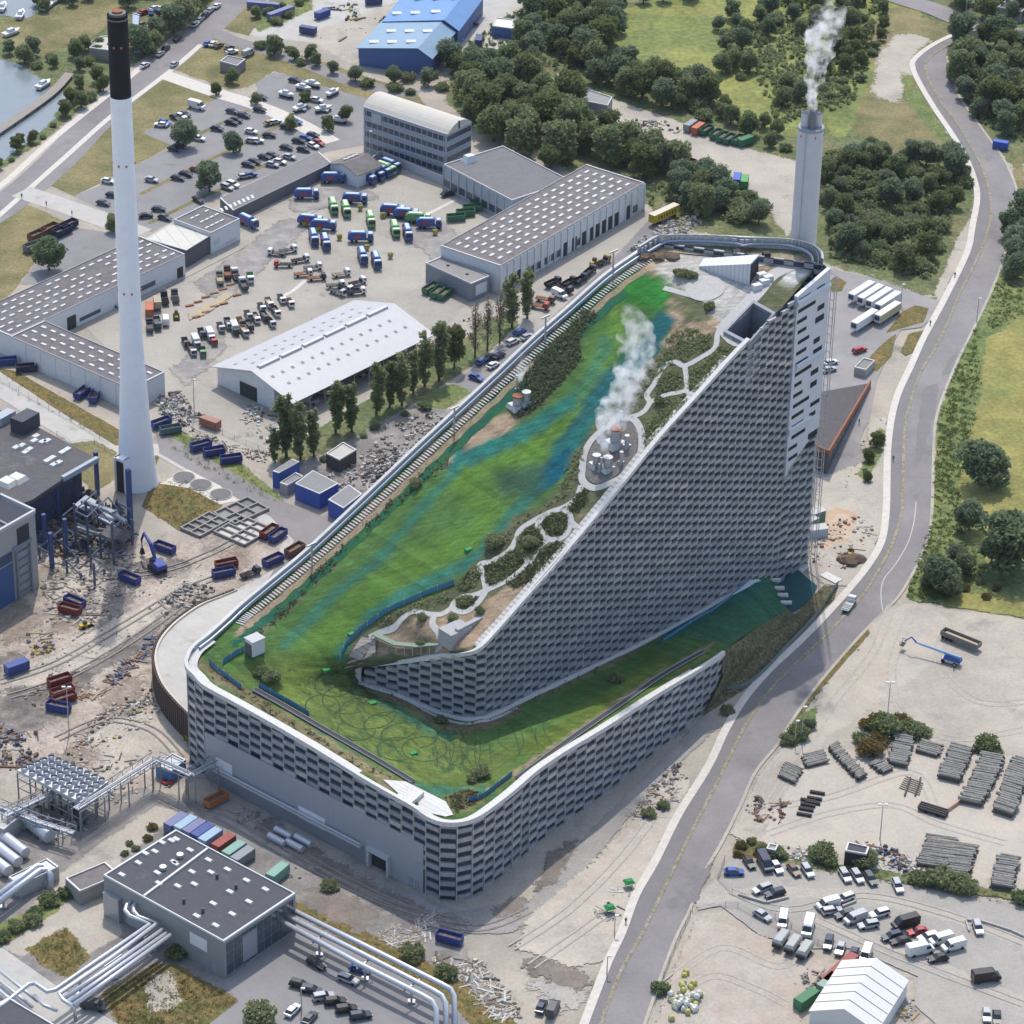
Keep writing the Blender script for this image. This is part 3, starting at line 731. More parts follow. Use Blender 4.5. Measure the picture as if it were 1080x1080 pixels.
def rf(px,lift=.0):
 """where pixel px meets the roof"""
 h = BVH.ray_cast(CO,ray(px[0],px[1]).normalized())[0]
 if h is None:
  i = int(np.argmin((PX-px[0])**2+(PY-px[1])**2));h = Vector(pts[i])
 return h+Vector((0,0,lift))
def on_roof(x,y,lift=0,zr=197):
 h = BVH.ray_cast(Vector((x,y,zr+3)),Vector((0,0,-1)))[0]
 return None if h is None else h+Vector((0,0,lift))
def roof_band(b,px,w,lift=.12,off=0.0,sm=6,th=.0):
 path = smooth_line([rf(p)for p in px],sm)
 L,Rr = ribbon_pts(path,w,off)
 def put(p,q):
  h = on_roof(p.x,p.y,lift,q.z)
  return h if h is not None and abs(h.z-q.z) <3+lift else Vector((p.x,p.y,q.z+lift))
 L = [put(p,q)for p,q in zip(L,path)]
 Rr = [put(p,q)for p,q in zip(Rr,path)]
 n = len(L)
 b.add(L+Rr,[(i,n+i,n+i+1,i+1)for i in range(n-1)])
 if th:
  d = Vector((0,0,th))
  b.add(L+[p-d for p in L],[(i,i+1,n+i+1,n+i)for i in range(n-1)])
  b.add(Rr+[p-d for p in Rr],[(i+1,i,n+i,n+i+1)for i in range(n-1)])
RPATH = mat('roof_path_concrete',(.42,.41,.385),.85,var=.12,scale=.4,fine=.08,fscale=2)
pb = MB()
for px,wd in(([(853,277),(831,283),(813,292),(798,310),(778,331),(760,349)],4.20),([(760,350),(772,362),(785,364)],1.61),([(764,338),(757,352),(754,367),(740,377),(722,386),(712,382),(700,387),(690,405),(682,417),(685,425),(675,437),(650,443)],1.61),([(722,386),(724,400),(723,412),(702,417),(685,425)],1.49),([(723,412),(729,419)],1.36),([(650,443),(627,461),(617,477),(614,495),(615,508),(627,515),(645,509),(660,500),(673,485),(677,466),(674,450),(665,441),(650,443)],1.98),([(613,512),(607,527),(593,536),(579,541),(570,548),(568,557),(579,569),(595,566),(602,551),(599,541),(593,536)],1.75),([(577,542),(562,550),(550,558),(546,566),(551,579),(556,590)],1.75),([(579,569),(567,579),(556,596),(537,611),(513,623)],1.75),([(546,566),(537,581),(519,592),(506,596),(510,608),(513,623)],1.75),([(513,623),(500,628),(485,631),(477,641),(490,646),(504,636),(513,623)],1.75),([(477,641),(466,648),(452,648),(436,645),(425,652),(416,662),(402,667),(389,673)],1.75),([(459,648),(456,658),(463,668),(462,688)],1.75),([(556,590),(561,600)],1.75),([(602,551),(608,556)],1.75),([(700,304),(718,309),(742,316),(752,322)],1.86),([(700,275),(714,267),(722,262)],1.86),([(795,281),(815,277),(840,276)],1.86),([(404,729),(427,738),(449,750),(461,756),(475,761),(500,763),(522,758),(545,747)],1.12)):
 roof_band(pb,px,wd*.85,.12)
pb.build('roof_path',RPATH,hill)
tm = MB();rn = random.Random(21)
for cx,cy,rx,ry,t0,t1 in((352,722,20,13,0,6.3),(366,738,26,15,1,6),(388,752,30,17,0,6.3),(412,766,28,15,.5,6.5),(400,745,17,10,0,6.3),(432,776,30,14,2,7.5),(448,790,24,13,0,6.3),(420,790,22,12,1,6),(376,770,20,11,0,4),(340,745,18,12,2,7)):
 roof_band(tm,[(cx+rx*math.cos(t0+(t1-t0)*k/12),cy+ry*math.sin(t0+(t1-t0)*k/12))for k in range(13)],.3,.05,sm=4)
for k in range(13):
 x = 462+k*9.5+rn.uniform(-4,4);y_ = 782-k*1.4+rn.uniform(-5,9);roof_band(tm,[(x,y_),(x+rn.uniform(-3,5),y_+12),(x+rn.uniform(-6,10),y_+rn.uniform(18,40-k))],.24,.05)
tm.build('track_marks',mat('dark_matting_marks',(.032,.07,.028),.95,var=.3,scale=.5),hill)['kind'] = 'stuff'
pp = MB()
roof_band(pp,[(374,705),(378,715),(390,721),(419,730),(449,744),(478,754.5),(500,757),(516,753),(545,739.5),(600,713),(640,693),(687,670.5),(737,644),(770,624),(796,607)],3.2,.3,th=.8)
pp.build('wall_promenade',mat('promenade_planks',(.56,.55,.52),.8,var=.1,scale=.5,stripe=(R(20),.9,.12,(.40,.39,.37))),hill)
db = MB()
cc = rf((744,304));
db.add([Vector((cc.x+5.0*math.cos(a*.2618),cc.y+5.0*math.sin(a*.2618),(on_roof(cc.x+5.0*math.cos(a*.2618),cc.y+5.0*math.sin(a*.2618))or cc).z+.2))for a in range(24)],[tuple(range(24))])
db.build('paved_disc',RPATH,hill)
# ---- helper: polyline facades
def facade(name,P,zb,zt,colw=3.7,h=1.32,depth=.5,block_from=None,rows_phase=0,lap=0.0):
 """P: plan points; zb, zt: wall foot and top at each; block_from: height where the blocks start. Outside is on the right of the walk"""
 back,blk = MB(),MB()
 rn = random.Random(len(P)+int(P[0][0]))
 cum = [0.0]
 for a,b_ in zip(P[:-1],P[1:]):cum.append(cum[-1]+math.hypot(b_[0]-a[0],b_[1]-a[1]))
 def at(s):
  for i in range(len(P)-1):
   if s <=cum[i+1]or i == len(P)-2:
    t = (s-cum[i])/max(1e-6,cum[i+1]-cum[i])
    L = lambda u:u[i]+(u[i+1]-u[i])*t
    return Vector((P[i][0]+(P[i+1][0]-P[i][0])*t,P[i][1]+(P[i+1][1]-P[i][1])*t)),L(zb),L(zt),(L(block_from)if block_from else None)
 n = max(1,round(cum[-1]/colw))
 ww = cum[-1]/n
 for c in range(n):
  (a,b0,t0,f0),(b_,b1,t1,f1) = at(c*ww),at((c+1)*ww)
  d = (b_-a).normalized()
  nn = Vector((d.y,-d.x))
  back.add([(a.x,a.y,b0),(b_.x,b_.y,b1),(b_.x,b_.y,t1),(a.x,a.y,t0)],[(0,1,2,3)])
  zlo = min(b0,b1)if f0 is None else(f0+f1)/2
  ztop = min(t0,t1)-.05
  z = h*((c+rows_phase)%2)
  blk.cur = 1
  if not lap:blk.box((a.x+nn.x*.35,a.y+nn.y*.35,max(b0,zlo)),(.16,.5,max(.1,ztop-max(b0,zlo))),math.atan2(d.y,d.x))
  g0,g1 = .02-lap,.98+lap
  while z <ztop-.25:
   z1 = min(z+h-.03,ztop)
   if z1 >zlo+.3 and z >=zlo-(h*.6):
    p = a.lerp(b_,g0);q = a.lerp(b_,g1)
    dd = depth+rn.uniform(-.12,.12)
    rq = rn.random();blk.cur = 1 if rq <.05 else 2 if rq <.3 else 0
    inn = -nn*.05
    zz0 = max(z,min(b0,b1)-.2)
    blk.hexa([(p.x+inn.x,p.y+inn.y,zz0),(p.x+nn.x*dd*.82,p.y+nn.y*dd*.82,zz0),(q.x+nn.x*dd*.82,q.y+nn.y*dd*.82,zz0),(q.x+inn.x,q.y+inn.y,zz0)],[(p.x+inn.x,p.y+inn.y,z1),(p.x+nn.x*dd,p.y+nn.y*dd,z1),(q.x+nn.x*dd,q.y+nn.y*dd,z1),(q.x+inn.x,q.y+inn.y,z1)])
   z += 2*h
 return back,blk
def xy(p):return(p.x,p.y)
oo = [a for a,b_ in ST]
iN = 1;iTip = 39
Pn = [xy(oo[k])for k in range(1,13)]
def outer(i0,i1):
 q = dense(oo)[i0*SUB:i1*SUB+1]
 return[xy(p)for p in q],[p.z for p in q]
P,Z = outer(1,13);bk,bl = facade('',P,[0]*len(P),[z+.2 for z in Z])
bk.build('long_wall',GLASS,hill);bl.build('long_wall_blocks',[ALU,ALUB,ALUS],hill)
P,Z = outer(13,33)
fb = []
for i,p in enumerate(P):
 q = pix((p[0],p[1],12))
 fb.append(0 if i<6*SUB or q[0]>447 or q[0]<216 else 13.0)
bk,bl = facade('',P,[0]*len(P),[z+.3 for z in Z],block_from=fb)
bk.build('front_wall',GLASS,hill);bl.build('front_wall_blocks',[ALU,ALUB,ALUS],hill)
FL,FRr = None,None
PF = list(zip(P,fb))
idx = [i for i,(p,f)in enumerate(PF)if f>12]
f0,f1 = Vector(P[idx[0]]),Vector(P[idx[-1]])
P,Z = outer(33,39)
zb_ = []
for k,p in enumerate(P):
 qx = pix((p[0],p[1],Z[k]))[0];zb_.append(max(0,min(1,(qx-742)/32))*(Z[k]-1.2))
FOOT = [Vector((p[0]+.9,p[1]-.6,z))for p,z in zip(P,zb_)if pix((p[0],p[1],5))[0]>738]
bk,bl = facade('',P,zb_,[z+.3 for z in Z])
bk.build('lower_wall',GLASS,hill);bl.build('lower_wall_blocks',[ALU,ALUB,ALUS],hill)
base_px = [((381,714),0),((419,727),0),((449,741),0),((478,751),0)]
tb = [TT((384,713)),TT((419,727)),TT((449,740)),TT((478,751))]
tt = [(384,700),(420,697),(455,693),(487,690)]
def top_at(P,px_tops):
 out = []
 for p in P:
  best = None
  q = min(INN[:INN_TIP],key=lambda v:(v.x-p[0])**2+(v.y-p[1])**2)
  out.append(q.z)
 return out
INN_TIP = 19*SUB
wallP,wzb,wzt = [],[],[]
for q in((386,713.5),(402,720),(419,727),(434,734),(449,740),(464,746.5),(478,751),(492,751.5)):
 p = TT(q);wallP.append(xy(p));wzb.append(p.z)
cor = []
for q in((506,751),(520,746),(540,737),(560,728),(597,710),(640,690),(687,667),(737,640),(770,620),(792,606)):
 p = WT(q);wallP.append(xy(p));wzb.append(p.z)
PX_ = on_wall((838,308),C_,E_)
for t in(.35,.7,1.0):
 a = Vector(wallP[-1])if t == .35 else base_end
 if t == .35:base_end = Vector(wallP[-1])
 p = base_end.lerp(Vector(xy(PX_)),t);wallP.append(xy(p));wzb.append(max(0,7*(1-1.4*t)))
def near_top(p):
 best = min(range(INN_TIP),key=lambda i:(INN[i].x-p[0])**2+(INN[i].y-p[1])**2)
 return INN[best].z+.2
wzt = [near_top(p)for p in wallP]
bk,bl = facade('',wallP,[z-.5 for z in wzb],wzt,colw=2.8,h=1.2,depth=.7,rows_phase=1,lap=.08)
bk.build('inner_wall',GLASS,hill);bl.build('inner_wall_blocks',[ALU,ALUB,ALUS],hill)
eP = [Vector(xy(PX_)),Vector((78.6,-24.0))]
NEP = [Vector(xy(g((866,272),87))),Vector(xy(N_))]
PANW = mat('white_blue_cladding',(.52,.55,.60),.4,.1,var=.05,scale=.3)
def rnd_corner(a,b_,c,n=5,k=.35):
 return[(1-t)**2*a.lerp(b_,1-k)+2*t*(1-t)*b_+t*t*b_.lerp(c,k)for t in[i/n for i in range(n+1)]]
zt_end = 87.3
d = (eP[1]-eP[0]).normalized();nn = Vector((d.y,-d.x))
mb = MB()
zlow = 30
mb.hexa([(eP[0].x,eP[0].y,zlow),(eP[0].x+nn.x,eP[0].y+nn.y,zlow+4),(eP[1].x+nn.x,eP[1].y+nn.y,zlow+12),(eP[1].x,eP[1].y,zlow+12)],[(eP[0].x,eP[0].y,85),(eP[0].x+nn.x,eP[0].y+nn.y,85),(eP[1].x+nn.x,eP[1].y+nn.y,87.6),(eP[1].x,eP[1].y,87.6)])
endf = mb.build('end_face',PANW,hill)
WD = mat('dark_window',(.014,.018,.026),.6,spec=.15)
rn = random.Random(3)
LEN = (eP[1]-eP[0]).length
z = 83.0
row = 0
while z >36:
 for(u0,u1)in([(.06,.42),(.6,.85)]if row%3==0 else[(.08,.55)]if row%3==1 else[(.05,.4),(.62,.9)]):
  u0 += rn.uniform(-.03,.05);u1 += rn.uniform(-.1,.06)
  wb = MB()
  a = eP[0]+d*LEN*u0+nn*1.0;b_ = eP[0]+d*LEN*min(u1,.95)+nn*1.0
  dz = rn.uniform(-.4,.4)if u0 >.5 else 0
  hh = 1.0 if u0 <.5 else rn.uniform(1.0,1.9)
  wb.hexa([(a.x,a.y,z+dz),(a.x+nn.x*.06,a.y+nn.y*.06,z+dz),(b_.x+nn.x*.06,b_.y+nn.y*.06,z+dz),(b_.x,b_.y,z+dz)],[(a.x,a.y,z+dz+hh),(a.x+nn.x*.06,a.y+nn.y*.06,z+dz+hh),(b_.x+nn.x*.06,b_.y+nn.y*.06,z+dz+hh),(b_.x,b_.y,z+dz+hh)])
  w_ = wb.build('window',WD,hill)
 z-=3.05;row += 1
for zz,u0,u1,dp in((81.6,0,1,.6),(63,.1,1,.5),(45,0,.7,.4)):
 lb = MB()
 a = eP[0]+d*LEN*u0+nn*1.02;b_ = eP[0]+d*LEN*u1+nn*1.02
 lb.hexa([(a.x,a.y,zz),(a.x+nn.x*.2,a.y+nn.y*.2,zz),(b_.x+nn.x*.2,b_.y+nn.y*.2,zz),(b_.x,b_.y,zz)],[(a.x,a.y,zz+2.2),(a.x+nn.x*dp,a.y+nn.y*dp,zz+1.6),(b_.x+nn.x*dp,b_.y+nn.y*dp,zz+1.6),(b_.x,b_.y,zz+2.2)])
 lb.build('bay_ledge',PANW,hill)
bk,bl = facade('',[xy(eP[0]),xy(eP[1])],[0,0],[36,42],colw=3.3,h=1.3,depth=.8)
bk.build('end_wall',GLASS,hill);bl.build('end_wall_blocks',[ALU,ALUB,ALUS],hill)
cor = rnd_corner(eP[0],eP[1]+d*1.5,NEP[1],5,.1)
ne = [eP[1]]+rnd_corner(eP[0],Vector((79.6,-22.6)),NEP[1],4,.06)+[NEP[1]]
bk,bl = facade('',[tuple(p)for p in ne],[0]*len(ne),[87.4]*len(ne),colw=2.6,h=1.3,depth=.6)
bk.build('far_wall',GLASS,hill);bl.build('far_wall_blocks',[ALU,ALUB,ALUS],hill)
sb = MB()
q0 = Vector((79.9,-23.6))
LIGHTG = mat('galvanised_steel',(.42,.43,.44),.4,.5,var=.1,scale=1)
for dx,dy in((0,0),(1.6,.5),(1.2,2),(-.3,1.6)):
 sb.box((q0.x+dx,q0.y+dy,0),(.18,.18,84))
for k in range(34):
 z_ = 2+k*2.45
 sb.tube([(q0.x,q0.y,z_),(q0.x+1.6,q0.y+.5,z_),(q0.x+1.2,q0.y+2,z_+1.2),(q0.x-.3,q0.y+1.6,z_+2.4),(q0.x,q0.y,z_+2.4)],.06,4)
sb.build('lift_shaft',LIGHTG,hill)
def edge_cap(name,line,w0,w1,h,m,lift=.25,inward=True,step=0):
 """a raised strip along the roof edge line between w0 and w1 metres inside it"""
 b = MB()
 n = len(line)
 A,B_ = [],[]
 for i,p in enumerate(line):
  dd = line[min(i+1,n-1)]-line[max(i-1,0)];dd.z = 0
  if dd.length <1e-6:dd = Vector((1,0,0))
  dd.normalize();q = Vector((-dd.y,dd.x,0))*(1 if inward else-1)
  A.append(p+q*w0);B_.append(p+q*w1)
 up = Vector((0,0,h+lift));lo = Vector((0,0,lift-.95))
 b.add([p+up for p in A]+[p+up for p in B_]+[p+lo for p in A]+[p+lo for p in B_],[(i,i+1,n+i+1,n+i)if not inward else(i+1,i,n+i,n+i+1)for i in range(n-1)]+[(i,i+1,2*n+i+1,2*n+i)for i in range(n-1)]+[(n+i+1,n+i,3*n+i,3*n+i+1)for i in range(n-1)])
 return b.build(name,m,hill)
DO = dense(oo)
edge_cap('parapet',DO[SUB:39*SUB+1],-.75,.15,.25,WHITEP)
edge_cap('edge_walkway',DO[14*SUB:24*SUB],.15,2.3,-.85,WHITEP)
edge_cap('edge_walkway',DO[26*SUB:38*SUB],.15,1.9,-.85,mat('walkway_paving',(.55,.54,.51),.8,var=.12,scale=.5,stripe=(R(50),1.4,.1,(.4,.39,.37))))
edge_cap('steel_rail',DO[SUB:15*SUB],.9,1.3,-.15,mat('blue_grey_rail',(.32,.38,.46),.4,.4))
sp = MB()
ln = DO[SUB:13*SUB]
acc = 0.0
for a,b_ in zip(ln[:-1],ln[1:]):
 dd = (b_-a);L_ = dd.length
 q = Vector((-dd.y,dd.x,0)).normalized()
 while acc <L_:
  p = a+dd*(acc/L_)+q*2.9;acc += .85
  hp = on_roof(p.x,p.y,0,p.z)
  if hp is None:continue
  sp.box((p.x,p.y,hp.z+.1),(.34,2.2,.14),math.atan2(dd.y,dd.x))
 acc-=L_
sp.build('stair_plank',mat('pale_planks',(.48,.475,.46),.8,var=.1,scale=1),hill)['kind'] = 'stuff'
def strip_on_roof(name,line,o0,o1,m,lift=.07):
 b = MB();A,B2 = [],[]
 for i,p in enumerate(line):
  dd = line[min(i+1,len(line)-1)]-line[max(i-1,0)];q = Vector((-dd.y,dd.x,0)).normalized()
  for o_,lst in((o0,A),(o1,B2)):
   k = p+q*(o_+.25*math.sin(i*1.7));lst.append(on_roof(k.x,k.y,lift,p.z)or k+Vector((0,0,lift-1)))
 n = len(A);b.add(A+B2,[(i,i+1,n+i+1,n+i)for i in range(n-1)])
 return b.build(name,m,hill)
strip_on_roof('soil_strip',DO[SUB+3:13*SUB],4.2,6.0,mat('roof_soil',(.29,.215,.145),.95,var=.25,scale=.4,col2=(.2,.17,.1),fine=.2,fscale=2))
strip_on_roof('matting_strip',DO[SUB*2:13*SUB+4],6.1,8.6,mat('teal_strip_matting',(.008,.085,.05),.9,var=.25,scale=.2,col2=(.02,.1,.03),fine=.15,fscale=2),.08)
edge_cap('wall_parapet',INN[2*SUB-3:20*SUB],-.5,.7,.15,WHITEP,inward=False)
iw = MB()
roof_in = INN[3*SUB:11*SUB]
n = len(roof_in)
edge_cap('wall_walkway',INN[2*SUB:11*SUB],1.0,2.6,-.8,mat('walkway_planks',(.47,.46,.43),.8,var=.1,scale=.5,stripe=(R(50),1.3,.4,(.33,.32,.3))),inward=False)
ring = [NW((672,268)),N_]+[g(p,87.5)for p in((700,255.5),(720,255),(760,256),(800,258),(830,259.5),(848,262.5),(860,267),(867,274),(868,281))]
ring = smooth_line([tuple(p)for p in ring],4)
rg = MB()
n = len(ring)
top = [p+Vector((0,0,2.2))for p in ring]
cen = sum(ring,Vector())/n
def inn_(p,k):
 q = (cen-p);q.z = 0;return p+q.normalized()*k
rg.add([p+Vector((0,0,-1))for p in ring]+top,[(i,i+1,n+i+1,n+i)for i in range(n-1)])
rg.add(top+[inn_(p,.7)for p in top],[(i,i+1,n+i+1,n+i)for i in range(n-1)])
rg.build('crown_parapet',WHITEP,hill)
sd_ = MB();lo_r = [p-Vector((0,0,.95))for p in ring];ln_ = [OUT[0].lerp(INN[0],max(0,min(1,k/(n-5)-.1)))-Vector((0,0,.98))+Vector((-.6,-2.2,0))for k in range(n)]
sd_.add(lo_r+ln_,[(i,n+i,n+i+1,i+1)for i in range(n-1)])
sd_.build('summit_deck',mat('summit_soil',(.30,.25,.18),.95,var=.3,scale=.3,col2=(.16,.16,.08),fine=.2,fscale=2),hill)
rs = MB()
for i in range(0,n-1):
 p = ring[i];q = inn_(p,1.3)
 dd = (ring[i+1]-p)
 rs.box((q.x,q.y,p.z-.2),(dd.length*.45,.25,2.0),math.atan2(dd.y,dd.x))
rs.build('crown_slat',mat('crown_steel',(.42,.42,.42),.5,.3),hill)['kind'] = 'stuff'
rr_ = MB();rr_.tube([inn_(p,2.8)+Vector((0,0,.6))for p in ring],.35,6)
rr_.build('crown_rail',MATS['blue_grey_rail'],hill)
dF = (f1-f0).normalized();nF = Vector((dF.y,-dF.x));LF = (f1-f0).length
def fpt(s,out,z):
 p = f0+dF*s+nF*out
 return(p.x,p.y,z)
def fslab(b,s0,s1,z0,z1,o0,o1):
 b.hexa([fpt(s0,o0,z0),fpt(s0,o1,z0),fpt(s1,o1,z0),fpt(s1,o0,z0)],[fpt(s0,o0,z1),fpt(s0,o1,z1),fpt(s1,o1,z1),fpt(s1,o0,z1)])
def fs_px(px):
 p = on_wall(px,f0+nF*.5,f1+nF*.5)
 return(Vector((p.x,p.y))-f0).dot(dF),p.z
g0,g1 = fs_px((391,912))[0],fs_px((409.5,915))[0]
gz = fs_px((391,896))[1]
fw = MB()
fslab(fw,-.4,g0,0,13.4,.12,.5);fslab(fw,g1,LF+.4,0,13.4,.12,.5);fslab(fw,g0,g1,gz,13.4,.05,.5)
fwall = fw.build('metal_wall',PANEL,hill)
gt = MB();fslab(gt,g0-.6,g1+.6,gz,gz+1.0,.5,1.5);fslab(gt,g0-.6,g0,0,gz,.5,1.3);fslab(gt,g1,g1+.6,0,gz,.5,1.3)
gt.build('gate_frame',mat('pale_steel',(.5,.51,.53),.5,.2),hill)
gi = MB();fslab(gi,g0,g1,.05,gz,-.3,.06)
gi.build('gateway',mat('gateway_dark',(.03,.03,.032),.8),hill)
for a,b_ in(((228,797),(245,814)),((315,848),(343,863))):
 s0,z1 = fs_px(a);s1,z0 = fs_px(b_)
 wb = MB();fslab(wb,s0,s1,z1-3.6,z1-.4,.5,.62)
 wb.build('sign_panel',mat('white_sign',(.70,.71,.72),.5),hill)
lg = MB();fslab(lg,2,g0-2.5,4.2,4.8,.5,1.6);lg.tube([fpt(2,1.3,5.2),fpt(g0-2.6,1.3,5.2)],.22,6)
lg.build('wall_ledge',MATS['pale_steel'],hill)
lo_ = MB();fslab(lo_,-.4,g0-2,0,4.2,.5,.6)
lo_.build('plinth',mat('dark_plinth',(.23,.24,.26),.6,.1),hill)
for px in((433,930),(440,934)):
 s0,z0 = fs_px(px);wb = MB();fslab(wb,s0-.6,s0+.6,.05,2.6,.5,.58);wb.build('service_door',mat('door_grey',(.27,.28,.3),.5),hill)
pw = MB()
pc = [rf(q)for q in PIT]
ctr = sum(pc,Vector())/4
big = [ctr+(p-ctr)*1.06 for p in pc]
zt_ = max(p.z for p in pc)+.5
for i in range(4):
 a,b_ = big[i-1],big[i]
 pw.add([(a.x,a.y,ctr.z-14),(b_.x,b_.y,ctr.z-14),(b_.x,b_.y,b_.z+.9),(a.x,a.y,a.z+.9)],[(0,1,2,3)])
 a2,b2 = ctr+(a-ctr)*1.16,ctr+(b_-ctr)*1.16
 pw.add([(a.x,a.y,a.z+.9),(b_.x,b_.y,b_.z+.9),(b2.x,b2.y,b2.z+.9),(a2.x,a2.y,a2.z+.9)],[(0,1,2,3)])
 pw.add([(a2.x,a2.y,a2.z+.9),(b2.x,b2.y,b2.z+.9),(b2.x,b2.y,b2.z-1),(a2.x,a2.y,a2.z-1)],[(0,1,2,3)])
pw.add([(p.x,p.y,ctr.z-14)for p in big],[(0,1,2,3)])
pw.build('roof_pit',mat('pit_lining',(.20,.22,.26),.6,.1,var=.2,scale=.5),hill)
a,b_ = rf((737,283)),rf((790,301))
top_b = b_+Vector((0,0,6.0))
back_a,back_b = rf((742,274)),rf((800,284))
wh = MB()
wh.hexa([tuple(a-Vector((0,0,1))),tuple(b_-Vector((0,0,1))),tuple(back_b-Vector((0,0,1))),tuple(back_a-Vector((0,0,1)))],[tuple(a+Vector((0,0,.6))),tuple(top_b),tuple(back_b+Vector((0,0,4.2))),tuple(back_a+Vector((0,0,.4)))])
wh.build('lift_house',mat('ribbed_white_wall',(.58,.60,.63),.5,.1,stripe=(R(10),.9,.25,(.45,.47,.5))),hill)
wm = MB()
e0,e1 = b_.lerp(back_b,.06),b_.lerp(back_b,.94)
dd = (b_-a).normalized()*.12
wm.add([tuple(e0+dd),tuple(e1+dd),tuple(e1+dd+Vector((0,0,3.8))),tuple(e0+dd+Vector((0,0,5.4)))],[(0,1,2,3)])
wm.build('lift_house_mouth',MATS['gateway_dark'],hill)
cr = MB()
q = [rf(p,.18)for p in smooth_line([(p[0],p[1],0)for p in((650,446),(632,461),(621,478),(618,495),(620,506),(630,511),(645,505),(658,496),(669,483),(673,466),(671,453),(663,445),(650,446))],3)]
cr.add(q,[tuple(range(len(q)-1,-1,-1))])
cr.build('vent_bed',mat('dark_gravel_bed',(.15,.14,.13),.95,var=.3,scale=.6,fine=.25,fscale=2),hill)
VENT = mat('vent_steel',(.40,.41,.42),.4,.5,var=.15,scale=1)
RUST = mat('rust',(.26,.11,.06),.9,var=.3,scale=1,fine=.2)
def vent(px,r,h,rim=True,foot=1.5):
 p = rf(px)
 b = MB();b.cyl((p.x,p.y),r,r*.96,p.z-.5,p.z+h,20)
 o = b.build('roof_vent',VENT,hill)
 c = MB();c.cyl((p.x,p.y),r*1.05,r*1.05,p.z+h,p.z+h+.35,20);c.build('vent_rim',RUST if rim else VENT,o)
 f = MB();f.box((p.x,p.y,p.z-.6),(2.4*r*foot,2.2*r*foot,.22*h+.6),.6,.8);f.build('vent_base',VENT,o)
for v in(((649,468),1.4,4.0,1),((641,493),1.15,2.6,0),((629,490),1.0,2.4,0),((634,496),.35,3.2,0),((661,471),.6,2.8,0),((655,489),.45,3.0,0),((654,452),.35,4.5,0),((632,498),.3,2,0),((546,428),1.3,2.6,1),((555,424),1.1,2.6,0),((545,413),.3,4.2,0)):
 vent(*v)
tr = MB()
q = [rf(p,1.1)for p in((363,705),(372,690),(381,676),(396,678),(396,692),(383,699),(374,702))]
tr.add(q+[p-Vector((0,0,1.2))for p in q],[tuple(range(6,-1,-1))]+[(i,(i+1)%7,7+(i+1)%7,7+i)for i in range(7)])
tr.build('timber_terrace',mat('weathered_deck',(.30,.27,.24),.85,var=.12,scale=.5,stripe=(R(75),.9,.18,(.17,.15,.135))),hill)
cn = MB()
L1 = [rf(p,2.0)for p in((392,678),(415,689),(438,691),(462,689))]
for a,b_ in zip(L1[:-1],L1[1:]):
 dd = (b_-a);q = Vector((-dd.y,dd.x,0)).normalized()*1.6;u = Vector((0,0,.35))
 cn.hexa([tuple(a),tuple(b_),tuple(b_+q),tuple(a+q)],[tuple(a+u),tuple(b_+u),tuple(b_+q+u),tuple(a+q+u)])
cnp = cn.build('shelter_canopy',mat('green_canopy',(.19,.25,.19),.8,var=.15,scale=1),hill)
cp = MB()
for k in range(8):
 i,t = divmod(k*3/8,1)
 p = L1[int(i)].lerp(L1[int(i)+1],t);cp.box((p.x,p.y,p.z-2.6),(.2,.2,2.6))
cp.build('canopy_posts',LIGHTG,hill)
sh_ = MB()
p = rf((480,668));
sh_.box((p.x,p.y,p.z-2.5),(6.5,4.6,4.2),.75);sh_.box((p.x+3.5,p.y+1.5,p.z-2.5),(9,1.2,4.8),.8)
sh_.build('stair_house',mat('stair_house_concrete',(.33,.33,.33),.8,var=.15,scale=.5),hill)
stp = MB()
for k in range(7):
 a = rf((418-k*2.2+10,832+k*2.0));b_ = rf((440-k*2.2+6,842+k*1.4))
 dd = b_-a
 stp.box(((a.x+b_.x)/2,(a.y+b_.y)/2,(a.z+b_.z)/2-.4),(dd.length,.9,.9+.12*(7-k)),math.atan2(dd.y,dd.x))
stp.build('terrace_steps',WHITEP,hill)
tp = MB();q = [rf(p,.22)for p in((404,823),(428,825),(444,833),(470,846),(478,860),(470,862),(452,858),(430,846))]
tp.add(q,[tuple(range(len(q)-1,-1,-1))]);tp.build('terrace_paving',MATS['walkway_paving'],hill)
bankp = FOOT[::2]+[oo[39]*1,g((800,661),4.6),g((832,643),.9),g((842,652),.4),g((868,618),.4),g((884,618),.3),g((880,632),.1),g((850,662),.1),g((800,712),.1),g((784,728),.1)]
bb = MB()
cen_ = g((805,682),2.6)
bb.add([tuple(p)for p in bankp]+[tuple(cen_)],[(i,(i+1)%len(bankp),len(bankp))for i in range(len(bankp))])
bank = bb.build('planted_bank',mat('planted_bank',(.085,.08,.042),.95,var=.4,scale=.35,col2=(.13,.115,.06),fine=.5,fscale=1.4,bump=.9,bscale=1.6))
bank['kind'] = 'structure'
sheet('ski_apron',[(813,600),(838,598),(862,618),(856,632),(842,642),(834,646)],mat('teal_matting',(.008,.07,.072),.9,var=.25,scale=.2,fine=.15,fscale=1),.3)
